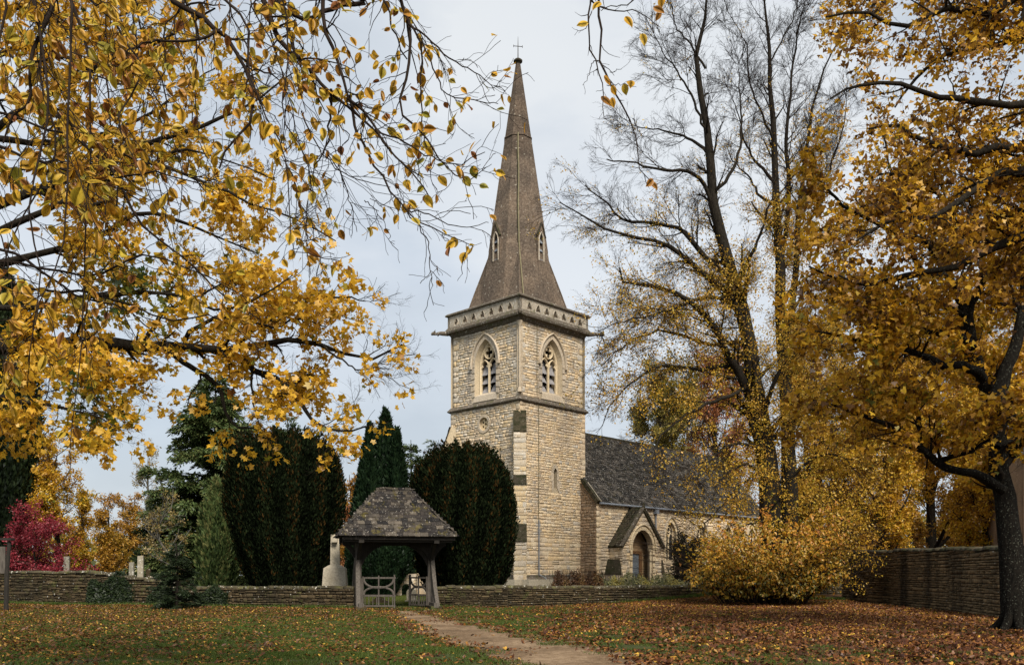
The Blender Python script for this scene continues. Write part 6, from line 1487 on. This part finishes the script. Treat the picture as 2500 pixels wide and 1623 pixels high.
q1 = twig_scatter(mp, sets[1][0], 3.0, .5, 1.0, M['bark_twig'], TWm); q2 = twig_scatter(mp, sets[2][0], 2.6, .35, .7, M['bark_twig'], TWm)
p = np.vstack([q1[0] + q1[1] * q1[2][:, None] * .5, q2[0] + q2[1] * q2[2][:, None] * .5, q1[0] + q1[1] * q1[2][:, None]]); d = np.vstack([q1[1], q2[1], q1[1]]); x, y = scr(p); k = rng.random(len(p)) < np.interp(x, [1780, 1900, 2050, 2250], [.2, .4, .55, .58]); p, d = p[k], d[k]; print('mp sprays', len(p))
leaf_scatter(mp, p, d, rng.uniform(.75, 1.25, len(p)), rng.normal(0, .13, len(p)) - .02, leaf_sprays(6, 17, .34, .13, TM3, sd=.16), M['leaf_gold'])
pos, ax, nm, sz = leaves_on(sets[3][0], 5, .12, .07, .7, .9)
def gold_tone(p, s=0): return np.clip(.52 + .2 * np.sin(p[:, 0] * .8 + s) * np.sin(p[:, 2] * .9 + s) + rng.normal(0, .2, len(p)), 0, 1)
emit_leaves(mp, pos, ax, nm, sz, gold_tone(pos), TM3, M['leaf_gold'], singles=300)

rng = np.random.default_rng(91)
mq = thing('maple_tree', 'dark-limbed maple whose brown and gold crown reaches in from the upper right', 'maple', (13.5, 19.5, 0), 0, 'golden maples on the right')
E = 20.0
LQ = [([np.array([13.5, 19.5, 0]), np.array([13.3, 19.5, 4]), np.array([13.0, 19.6, 8]), np.array([12.6, 19.8, 12]), np.array([12, 20, 15])], .45, .1),
      (A3([(2640, 420), (2500, 360), (2380, 345), (2250, 352), (2150, 330), (2080, 290), (2020, 300)], 19.8, 19), .16, .02),
      (A3([(2640, 300), (2500, 170), (2380, 95), (2300, 110), (2200, 130), (2130, 180), (2080, 250)], 19.8, 21), .14, .02),
      (A3([(2640, 480), (2500, 420), (2380, 392), (2300, 420), (2230, 470), (2150, 510), (2060, 520), (1990, 560)], 19.8, 18.5), .15, .02),
      (A3([(2640, 560), (2520, 520), (2400, 540), (2300, 585), (2200, 620), (2100, 640), (2020, 670), (1950, 640)], 19.8, 21), .16, .02),
      (A3([(2640, 200), (2500, 20), (2400, -20), (2300, 30), (2200, 20), (2100, 60), (2000, 30), (1920, 40)], 19.8, 18.5), .13, .02),
      (A3([(2640, 180), (2450, -80), (2300, -60), (2150, -40), (2050, -10), (1960, 90)], 19.8, 21), .12, .02),
      (A3([(2640, 380), (2450, 260), (2300, 240), (2200, 230), (2100, 200), (2000, 200), (1930, 230)], 19.8, 18), .12, .02),
      (A3([(2640, 640), (2500, 600), (2420, 700), (2380, 760)], 19.8, 21), .12, .02),
      (A3([(2640, 440), (2480, 470), (2350, 500), (2250, 540), (2180, 450), (2100, 400), (2010, 420)], 19.8, 22), .12, .02)]
sets = big_tree(mq, LQ, .03, [dict(per_m=3.8, t0=.2, t1=1, L0=.7, L1=1.9, ang=48, Kk=7, wig=.15, bias=(0, 0, .02), rr=.42, minr=.007, flat=.8),
                              dict(per_m=5.0, t0=.1, t1=1, L0=.35, L1=1.0, ang=42, Kk=5, wig=.16, bias=(0, 0, .0), rr=.5, minr=.004),
                              dict(per_m=3.4, t0=.1, t1=1, L0=.2, L1=.45, ang=40, Kk=4, wig=.16, bias=(0, 0, -.02), rr=.5, minr=.0025)], None, 'bark', 0)
wood(mq, sets[:1], 'trunk', M['bark'], 10); wood(mq, sets[1:2], 'branches', M['bark'], 5, 'stuff'); wood(mq, sets[2:3], 'twigs', M['bark_twig'], 3, 'stuff')
q1 = twig_scatter(mq, sets[1][0], 2.8, .45, .9, M['bark_twig'], TWm); q2 = twig_scatter(mq, sets[2][0], 2.4, .3, .65, M['bark_twig'], TWm)
p = np.vstack([q1[0] + q1[1] * q1[2][:, None] * .5, q2[0] + q2[1] * q2[2][:, None] * .5, q1[0] + q1[1] * q1[2][:, None]]); d = np.vstack([q1[1], q2[1], q1[1]]); x, y = scr(p); k = rng.random(len(p)) < np.interp(x, [1850, 2000, 2300], [.5, .62, .66]); p, d = p[k], d[k]; print('mq sprays', len(p))
leaf_scatter(mq, p, d, rng.uniform(.75, 1.25, len(p)), rng.normal(0, .13, len(p)) - .12, leaf_sprays(6, 15, .30, .10, TM3, sd=.16), M['leaf_gold'])
pos, ax, nm, sz = leaves_on(sets[3][0], 4, .10, .07, .7, .9)
emit_leaves(mq, pos, ax, nm, sz, np.clip(gold_tone(pos, 1.3) - .12, 0, 1), TM3, M['leaf_gold'], singles=200)

# ------------------------------------------------------------ left yellow maple (middle distance)
rng = np.random.default_rng(95)
ml = thing('maple_tree', 'bright yellow maple reaching in from the left above the conifers', 'maple', (-9.4, 12.5, 0))
G = 12.0
def a2(l, d0=G, d1=G - 1): return A3(l, d0, d1)
LL = [([np.array([-9.4, 12.5, 0]), np.array([-9.2, 12.5, 3]), np.array([-8.8, 12.4, 6]), np.array([-8.0, 12.3, 9.5])], .34, .08),
      (a2([(-220, 840), (-60, 810), (210, 800), (300, 803), (370, 806), (450, 812), (520, 818), (600, 800), (680, 792), (750, 800), (810, 828), (860, 835), (935, 800)]), .12, .01),
      (a2([(470, 812), (540, 830), (600, 865), (660, 895), (700, 935), (720, 965), (750, 990), (800, 1000), (850, 990)], G, G - 1.5), .055, .008),
      (a2([(380, 810), (440, 850), (500, 890), (515, 925), (525, 960), (545, 990), (610, 1000)], G, G - .5), .045, .008),
      (a2([(540, 815), (600, 760), (680, 720), (740, 690), (800, 690), (850, 700)], G, G - 1), .035, .006),
      (a2([(-100, 640), (50, 600), (200, 560), (320, 500), (430, 520), (520, 555), (600, 590)], G, G + 1), .06, .008),
      (a2([(-100, 520), (60, 450), (200, 400), (290, 350), (380, 320), (480, 290), (600, 230), (680, 170)], G, G + .5), .07, .008),
      (a2([(-100, 380), (60, 250), (200, 170), (300, 120), (400, 80), (500, 20)], G, G - 1), .07, .01),
      (a2([(-100, 700), (60, 720), (200, 690), (320, 680), (420, 690), (500, 720), (590, 700), (680, 640)], G, G - 1.5), .05, .006),
      (a2([(-100, 900), (40, 930), (120, 945), (200, 960), (270, 990)], G - .5, G - 1.5), .04, .006),
      (a2([(-50, 560), (150, 470), (260, 400), (360, 380), (460, 420), (580, 470), (700, 520), (780, 560)], G - .5, G - 1.5), .045, .006),
      (a2([(-100, 300), (50, 330), (180, 330), (300, 290), (400, 230), (500, 160)], G, G + 1), .05, .008),
      (a2([(330, 800), (360, 760), (390, 720), (450, 690), (520, 660), (560, 640)], G, G), .035, .006),
      (a2([(430, 812), (440, 770), (500, 740), (560, 740), (640, 760), (700, 740), (760, 760)], G, G - .8), .035, .006),
      (a2([(100, 800), (150, 860), (220, 900), (300, 880), (350, 850)], G, G - 1), .035, .006),
      (a2([(-100, 160), (80, 100), (220, 60), (330, 10), (420, -60)], G, G), .05, .008),
      (a2([(-50, 60), (100, -10), (250, -60)], G, G - 1), .05, .008),
      (a2([(100, 420), (200, 480), (300, 430), (420, 350), (540, 380), (640, 420)], G + .3, G - .5), .035, .006),
      (a2([(740, 800), (800, 840), (840, 860), (900, 840)], G - 1, G - 1), .015, .005)]
sets = big_tree(ml, LL, .012, [dict(per_m=5.2, t0=.2, t1=1, L0=.35, L1=1.1, ang=46, Kk=7, wig=.17, bias=(0, 0, .02), rr=.45, minr=.004, flat=.8),
                               dict(per_m=7.0, t0=.1, t1=1, L0=.16, L1=.5, ang=42, Kk=5, wig=.18, bias=(0, 0, .02), rr=.5, minr=.0025),
                               dict(per_m=6.0, t0=.1, t1=1, L0=.08, L1=.24, ang=40, Kk=3, wig=.16, bias=(0, 0, .0), rr=.5, minr=.0015)], None, 'bark', 0)
wood(ml, sets[:1], 'trunk', M['bark'], 9); wood(ml, sets[1:2], 'branches', M['bark'], 4, 'stuff'); wood(ml, sets[2:3], 'twigs', M['bark_twig'], 3, 'stuff')
q1 = twig_scatter(ml, sets[1][0], 5.0, .25, .55, M['bark_twig'], TWm); q2 = twig_scatter(ml, sets[2][0], 4.5, .2, .4, M['bark_twig'], TWm)
def mlk(pos):
    x, y = scr(pos)
    pr = .78 * np.interp(x, [0, 500, 700, 860, 930, 990], [1, .9, .65, .42, .2, .0]) * np.where((x > 330) & (x < 720) & (y > 540) & (y < 610), .25, 1) * np.where((x > 620) & (y < 600), .12, 1) * np.where((x > 400) & (x < 620) & (y < 420), .6, 1)
    pr = pr * np.where((x > 280) & (x < 500) & (y > 880), .35, 1) * (.3 + .7 * (np.sin(pos[:, 0] * 3.1 + pos[:, 1] * 2) * np.sin(pos[:, 2] * 3.7 + 1) > -.3))
    gr_ = np.exp(-(((x - 310) / 110) ** 2 + ((y - 680) / 85) ** 2)) + .8 * np.exp(-(((x - 200) / 90) ** 2 + ((y - 940) / 60) ** 2))
    return rng.random(len(pos)) < pr, gr_
p = np.vstack([q1[0] + q1[1] * q1[2][:, None] * .5, q2[0] + q2[1] * q2[2][:, None] * .5, q1[0] + q1[1] * q1[2][:, None]]); d = np.vstack([q1[1], q2[1], q1[1]]); k, g_ = mlk(p); p, d, g_ = p[k], d[k], g_[k]; print('ml sprays', len(p))
leaf_scatter(ml, p, d, rng.uniform(.75, 1.25, len(p)), rng.normal(0, .08, len(p)) + .55 * g_, leaf_sprays(6, 17, .17, .066, TM5, sd=.15, mean=.46), M['leaf_maple'])
pos, ax, nm, sz = leaves_on(sets[3][0], 6, .070, .05, .6, .9); k, g_ = mlk(pos); pos, ax, nm, sz = pos[k], ax[k], nm[k], sz[k]; tn = np.clip(.42 + rng.normal(0, .16, len(pos)) + .48 * g_[k], 0, 1)
emit_leaves(ml, pos, ax, nm, sz, tn, TM5, M['leaf_maple'], singles=300)

# ------------------------------------------------------------ near hanging branches
rng = np.random.default_rng(99)
hg = thing('hornbeam_tree', 'drooping branches with large toothed amber leaves hanging from above at the upper left', 'tree', (-6.2, 4.6, 0))
def c2(l): return [(571 + x * .4312, y * .4312) for x, y in l]
def c1(l): return [(x * .3696, y * .3696) for x, y in l]
HD = 5.2
HL = []
def hadd(l, d0, d1, r0=.010, r1=.003): HL.append((A3(l, d0, d1), r0, r1))
top1 = at(600, -160, 5.3)
# the parent limbs run above the frame from a trunk to the left
HL.append(([np.array([-6.2, 4.6, 0]), np.array([-6.0, 4.6, 2.5]), np.array([-5.4, 4.7, 4.6]), np.array([-4.2, 4.9, 5.6])], .20, .08))
HL.append(([np.array([-4.3, 4.9, 5.55]), np.array([-3.2, 5.1, 5.75]), np.array([-2.2, 5.2, 5.6]), at(540, -120, 5.3), at(700, -90, 5.3), at(900, -120, 5.2), at(1180, -160, 5.0), at(1360, -120, 4.9)], .07, .012))
hadd([(560, -110)] + c2([(100, 0), (130, 100), (210, 230), (300, 330), (440, 480), (560, 580), (690, 700), (830, 870), (960, 960)]), 5.3, 5.0, .020, .003)
hadd([(630, -100)] + c2([(180, 0), (230, 130), (260, 280), (300, 340)]), 5.3, 5.2, .022, .010)
hadd([(700, -60)] + c2([(640, 0), (510, 25), (400, 70), (330, 105), (220, 60)])[0:6], 5.2, 5.3, .014, .012)
hadd([(740, -90)] + c2([(410, 0), (430, 170), (500, 330), (560, 530), (660, 640), (780, 820), (900, 940), (1000, 1080)]), 5.1, 4.8, .014, .003)
hadd(c2([(560, 520), (600, 760), (620, 750), (700, 900), (800, 1050), (900, 1170), (1050, 1250), (1230, 1330)]), 5.0, 4.7, .009, .002)
hadd([(920, -110)] + c2([(830, 0), (885, 150), (870, 380), (830, 600), (950, 700), (1050, 870), (1200, 980), (1300, 900)]), 5.2, 4.9, .013, .002)
hadd(c2([(880, 130), (950, 250), (940, 550), (980, 800), (1010, 1000)]), 5.1, 5.2, .007, .002)
hadd(c2([(885, 130), (1050, 270), (1180, 360), (1280, 420), (1340, 490)]), 5.1, 5.0, .006, .002)
hadd(c2([(950, 210), (1080, 500), (1250, 540), (1360, 560)]), 5.1, 4.8, .005, .002)
hadd(c2([(460, 480), (460, 600), (430, 780), (370, 900), (340, 1040)]), 5.1, 5.3, .008, .002)
hadd([(880, -100)] + c2([(750, 0), (810, 200), (870, 320)]), 5.3, 5.2, .008, .004)
hadd(c2([(860, 1130), (960, 1260), (1000, 1440), (1010, 1540)]), 4.8, 4.8, .004, .002)
hadd(c2([(700, 700), (850, 760), (1000, 850), (1150, 880), (1290, 820)]), 4.9, 4.8, .005, .002)
hadd(c2([(440, 830), (520, 950), (560, 1100), (600, 1250)]), 5.0, 5.1, .004, .002)
hadd(c2([(520, 520), (500, 650), (560, 720), (520, 800), (500, 900)]), 5.1, 5.3, .004, .002)
hadd(c2([(640, 1080), (740, 1180), (780, 1270)]), 5.0, 5.1, .003, .0015)
hadd(c2([(300, 600), (420, 850), (600, 960), (780, 1010)]), 5.2, 5.1, .005, .002)
hadd(c2([(870, 1130), (1000, 1160), (1150, 1220), (1310, 1200)]), 4.8, 4.7, .004, .0015)
# over the left part of the frame
hadd([(200, -120)] + c1([(320, 0), (310, 80), (240, 220), (190, 420), (180, 650), (60, 780), (20, 900)]), 4.4, 4.2, .014, .004)
hadd([(360, -120)] + c1([(1090, 0), (1240, 80), (1370, 200), (1480, 320), (1600, 630), (1550, 790), (1430, 930), (1380, 1060)]), 4.9, 4.5, .018, .004)
hadd(c1([(1480, 320), (1560, 420), (1700, 470), (1850, 560)]), 4.7, 4.8, .007, .002)
hadd(c1([(1380, 200), (1200, 260), (1000, 250), (850, 300), (700, 380)]), 4.7, 4.4, .008, .003)
for i in range(12):
    x0 = rng.uniform(-60, 420); d = rng.uniform(3.7, 5.6); n = rng.integers(5, 9); yy = np.linspace(-140, rng.uniform(450, 1080) if x0 < 330 else rng.uniform(350, 700), n)
    xx = x0 + np.cumsum(rng.normal(14, 42, n)); hadd(list(zip(xx, yy)), d, d - .5, .007, .0018)
for i in range(5):
    x0 = rng.uniform(420, 720); d = rng.uniform(4.4, 5.6); n = 7; yy = np.linspace(-100, rng.uniform(380, 640), n); xx = x0 + np.cumsum(rng.normal(10, 34, n)); hadd(list(zip(xx, yy)), d, d - .3, .005, .0016)
for i in range(9):
    y0 = rng.uniform(-60, 620); n = 7; xx = np.linspace(rng.uniform(-140, 60), rng.uniform(330, 620), n); yy = y0 + np.cumsum(rng.normal(22, 26, n)); d = rng.uniform(4.2, 6.0); hadd(list(zip(xx, yy)), d, d - .4, .009, .002)
hadd(c1([(300, 620), (500, 900), (700, 1060)]) + [(330, 520), (430, 600), (520, 690), (600, 740)], 4.6, 4.4, .010, .003)
HLt = len(HL)
P0, R0_ = limbset(HL, 16, .006)
P1, R1_ = grow(P0[2:], R0_[2:], 11.0, .12, 1, .18, .60, 42, 7, .20, (0, 0, -.03), rr=.5, minr=.0018)
P2, R2_ = grow(P1, R1_, 9.0, .1, 1, .07, .26, 42, 5, .20, (0, 0, -.02), rr=.6, minr=.0012)
wood(hg, [(P0[:2], R0_[:2])], 'trunk', M['bark'], 9); wood(hg, [(P0[2:], R0_[2:])], 'branches', M['bark_twig'], 6, 'stuff'); wood(hg, [(P1, R1_), (P2, R2_)], 'twigs', M['bark_twig'], 4, 'stuff')
pos, ax, nm, sz = leaves_on(P2, 24.0, .060, .012, .7, .2, t0=.3, along=.7); p1, x1, m1, s1 = leaves_on(P1, 8.0, .066, .015, .8, .2, t0=.3, along=.6)
pos, ax, nm, sz = np.vstack([pos, p1]), np.vstack([ax, x1]), np.vstack([nm, m1]), np.r_[sz, s1]
nm = unit(nm * .6 + rng.normal(0, .6, nm.shape) + np.array([[0, -.8, 0]]))
x, y = scr(pos); pr = np.interp(x, [0, 450, 700, 1000, 1180], [.46, .42, .34, .28, .25]) * np.interp(y, [300, 600, 900], [1, .75, .45]) * np.where((x > 700) & (y > 420), .5, 1)
k = rng.random(len(pos)) < pr; pos, ax, nm, sz = pos[k], ax[k], nm[k], sz[k]; print('hang', len(pos), len(P1), len(P2))
emit_leaves(hg, pos, ax, nm, sz, np.clip(.47 + rng.normal(0, .25, len(pos)), 0, 1), TN, M['leaf_hang'], singles=300)

rng = np.random.default_rng(100)
h2 = thing('hornbeam_branch', 'sparse dangling twig with a few amber leaves at the top right of the spire', 'branch', tuple(at(1400, -120, 5.0)))
def c4(l): return [(1237.6 + x * .4312, y * .4312) for x, y in l]
HT = [(A3([(1380, -120)] + c4([(310, 0), (300, 100), (310, 250), (350, 370), (380, 470), (380, 560), (395, 640), (430, 665)]), 5, 4.6), .007, .0015),
      (A3([(1400, -120)] + c4([(350, 0), (370, 180), (370, 340), (410, 440), (500, 600), (560, 740), (570, 880), (640, 980)]), 5, 4.6), .009, .002),
      (A3([(1370, -120)] + c4([(320, 0), (430, 60), (560, 60), (640, 110), (690, 150)]), 5, 5.1), .006, .0015),
      (A3([(1470, -120)] + c4([(560, -20), (480, 30), (400, 50), (370, 60)]), 5, 4.9), .005, .002),
      (A3(c4([(320, 60), (270, 170), (240, 160)]), 4.9, 4.8), .003, .001), (A3(c4([(370, 340), (330, 330), (300, 420), (270, 460)]), 4.9, 4.8), .003, .001),
      (A3(c4([(420, 390), (450, 380), (480, 370)]), 4.9, 4.8), .002, .001), (A3(c4([(400, 460), (480, 455), (560, 470)]), 4.8, 4.7), .002, .001), (A3(c4([(540, 640), (600, 740), (700, 780)]), 4.8, 4.7), .003, .001)]
P0, R0_ = limbset(HT, 16, .004); P1, R1_ = grow(P0, R0_, 9, .1, 1, .04, .20, 45, 5, .2, (0, 0, 0), rr=.6, minr=.001)
wood(h2, [(P0, R0_)], 'branches', M['bark_twig'], 6); wood(h2, [(P1, R1_)], 'twigs', M['bark_twig'], 4, 'stuff')
lp = c4([(365, 30), (500, 110), (650, 60), (690, 80), (590, 200), (385, 430), (430, 480), (370, 540), (430, 545), (495, 470), (530, 455), (300, 140), (705, 0), (650, 985), (640, 1000)])
n = len(lp); pos = np.array([at(px, py, 4.75) for px, py in lp]); pos = pos + np.array([0, 0, .02]); ax = unit(np.stack([rng.normal(.1, .5, n), rng.normal(0, .3, n), rng.uniform(-1, -.3, n)], 1)); nm = unit(np.stack([rng.normal(0, .4, n), np.full(n, -1.), rng.normal(.2, .3, n)], 1))
emit_leaves(h2, pos, ax, nm, rng.uniform(.055, .08, n), rng.uniform(.1, .8, n), TN, M['leaf_hang'], singles=300)

# ============================================================ GRASS AND FALLEN LEAVES
rng = np.random.default_rng(120)
def ground_pts(n, y0, y1, wfun):
    y = np.sqrt(rng.uniform(y0 ** 2, y1 ** 2, n)); x = rng.uniform(-.63, .63, n) * y; k = rng.random(n) < wfun(x, y); return x[k], y[k]
def wall_y(x):      # where the boundary walls stand, so that nothing lies beyond them by mistake
    xs = [-28, wp(0, 45)[0], gl[0], gr[0], wp(1640, 49)[0], wp(1958, 47)[0], wp(2210, 36)[0], wp(2330, 29.5)[0], 16, 20]; ys = [46, 45, gl[1], gr[1], 49, 47, 36, 29.5, 26.5, 26]
    return np.interp(x, xs, ys) - .3
def patch(x, y, s): return .5 + .5 * np.sin(x * .9 * s + 1.3 * np.sin(y * .5 * s)) * np.sin(y * .7 * s + 1.1 * np.sin(x * .6 * s + 2))
def grass_w(x, y):
    w = np.interp(x, [-12, -2, 3, 12], [.9, 1, .5, .18]); op = on_path(x, y); w = np.where(op > .3, .0, np.where(op > -.1, .3, w)); return np.where(y < wall_y(x), w, 0)
def patches(nv, n, rad, mk):
    out = []
    for k in range(nv):
        r_ = rad * np.sqrt(rng.random(n)); th = rng.uniform(0, 6.28, n); P = np.stack([r_ * np.cos(th), r_ * np.sin(th), np.zeros(n)], 1); out.append(mk(P))
    return out
TG = (np.array([(0, -.11, 0), (0, .11, 0), (.6, .05, .04), (1, 0, .12)], float), [np.array([(0, 1, 2)]), np.array([(0, 2, 3)])])
def mkgrass(P):
    n = len(P); V, F, _ = leaf_geom(P, unit(np.stack([rng.normal(0, .5, n), rng.normal(0, .5, n), np.ones(n)], 1)), unit(rng.normal(0, 1, (n, 3)) * [1, 1, .1]), rng.uniform(.03, .075, n), TG); return V, F, np.repeat(np.clip(rng.normal(.45, .2, n), 0, 1), 4)
nx_ = 900; wx = np.r_[rng.uniform(-26, gl[0], 520), rng.uniform(gr[0], 17.5, 380)]; TUFT = (wx, wall_y(wx) + rng.uniform(-.05, .28, nx_))
def mklit(sz, T, tone):
    def f(P):
        n = len(P); P = P + np.stack([np.zeros(n), np.zeros(n), .012 + rng.uniform(0, .045, n)], 1); th = rng.uniform(0, 6.28, n)
        V, F, _ = leaf_geom(P, unit(np.stack([np.cos(th), np.sin(th), rng.normal(0, .4, n)], 1)), unit(rng.normal(0, .6, (n, 3)) + [[0, 0, 1]]), sz * rng.uniform(.5, 1.2, n), T); return V, F, np.repeat(np.clip(tone + rng.normal(0, .25, n), 0, 1), len(T[0]))
    return f
def lay(name, label, x, y, tp, mat, tone):
    m = len(x); th = rng.uniform(0, 6.28, m); P = np.stack([x, y, gh(x, y) - .003], 1); print(name, m)
    scatter(None, name, tp, P, np.stack([np.cos(th), np.sin(th), np.zeros(m)], 1), np.tile([[0, 0, 1.]], (m, 1)), rng.uniform(.85, 1.15, m), tone, M[mat], label=label)
gx_, gy_ = ground_pts(14000, 13.0, 50, grass_w); gx2, gy2 = rng.uniform(-10, 0, 1500), rng.uniform(39, 64, 1500); gx_ = np.r_[gx_, gx2]; gy_ = np.r_[gy_, gy2]
lay('grass', 'short green grass of the lawn on both sides of the path', gx_, gy_, patches(6, 110, .26, mkgrass), 'grass', .35 * (patch(gx_, gy_, .8) - .5) + .3 * (gy_ > 39))
def lw(xw):
    def w(x, y):
        v = xw(x, y) * (.22 + .5 * patch(x, y, 1.7) + .35 * patch(x + 3, y - 2, 4.3)); v = v + .5 * (wall_y(x) - y < 1.0) * (np.abs(x + 4.6) > 1.6); op = on_path(x, y); v = np.where(op > .6, v * .05, np.where(op > .15, v * .22, np.where(op > -.4, v + .12, v))); return np.where(y < wall_y(x), v, 0)
    return w
th_ = rng.uniform(0, 6.28, nx_); scatter(None, 'weeds', patches(4, 50, .2, mkgrass), np.stack([TUFT[0], TUFT[1], gh(*TUFT)], 1), np.stack([np.cos(th_), np.sin(th_), 0 * th_], 1), np.tile([[0, 0, 1.]], (nx_, 1)), rng.uniform(1.4, 3.4, nx_), rng.normal(-.1, .1, nx_), M['grass'], label='rough grass and weeds along the foot of the boundary walls')
tx_, ty_ = ground_pts(1500, 13.0, 46, lambda x, y: grass_w(x, y) * (patch(x, y, 2.9) > .55)); tt_ = rng.uniform(0, 6.28, len(tx_)); scatter(None, 'grass_tufts', patches(4, 40, .12, mkgrass), np.stack([tx_, ty_, gh(tx_, ty_)], 1), np.stack([np.cos(tt_), np.sin(tt_), 0 * tt_], 1), np.tile([[0, 0, 1.]], (len(tx_), 1)), rng.uniform(1.2, 2.2, len(tx_)), rng.normal(.05, .1, len(tx_)), M['grass'], label='longer tufts standing here and there in the lawn')
x, y = ground_pts(30000, 13.0, 50, lw(lambda x, y: np.interp(x, [-3, 0, 3, 8], [.0, .12, .38, .75]) * np.interp(y, [13, 16, 21], [.40, .6, 1])))
lay('fallen_leaves', 'thick carpet of rust and orange fallen leaves under the trees on the right', x, y, patches(6, 20, .33, mklit(.084, TM3, .47)), 'litter_warm', .3 * (patch(x, y, 2.3) - .5) - .006 * (30 - y))
x, y = ground_pts(34000, 13.0, 50, lw(lambda x, y: np.interp(x, [-20, -11, -6, -2, 2, 5], [1.0, 1.0, .55, .32, .14, .3]) * np.interp(y, [14, 22, 40], [.9, .75, .9])))
lay('leaf_litter', 'yellow and brown fallen leaves scattered over the lawn on the left', x, y, patches(6, 13, .36, mklit(.082, TS, .38)), 'litter_yellow', .3 * (patch(x, y, 2.3) - .5))

# ============================================================ FAR WOOD
def far_wood():
    r = np.random.default_rng(130); m = 30000; x = r.uniform(-120, 120, m); base = 9 + 2.2 * np.sin(x * .13) + 1.5 * np.sin(x * .31 + 1); z = r.random(m) * base; y = 140 + r.uniform(0, 8, m)
    P = np.stack([x, y, z], 1); V, F, _ = leaf_geom(P, unit(r.normal(0, 1, (m, 3))), unit(r.normal(0, .6, (m, 3)) + [0, -1, .4]), r.uniform(.6, 1.3, m), TK)
    link('far_wood', mesh_np('far_wood', V, F, M['leaf_olive'], tone=np.repeat(np.clip(r.normal(.4, .25, m), 0, 1), 4)), kind='stuff')['label'] = 'distant hedgerow wood closing the view behind the churchyard'
far_wood()
tri = sum(sum(len(p.vertices) - 2 for p in []) for m_ in [])
print('objects', len(bpy.data.objects), 'faces', sum(len(o.data.polygons) for o in bpy.data.objects if o.type == 'MESH'))
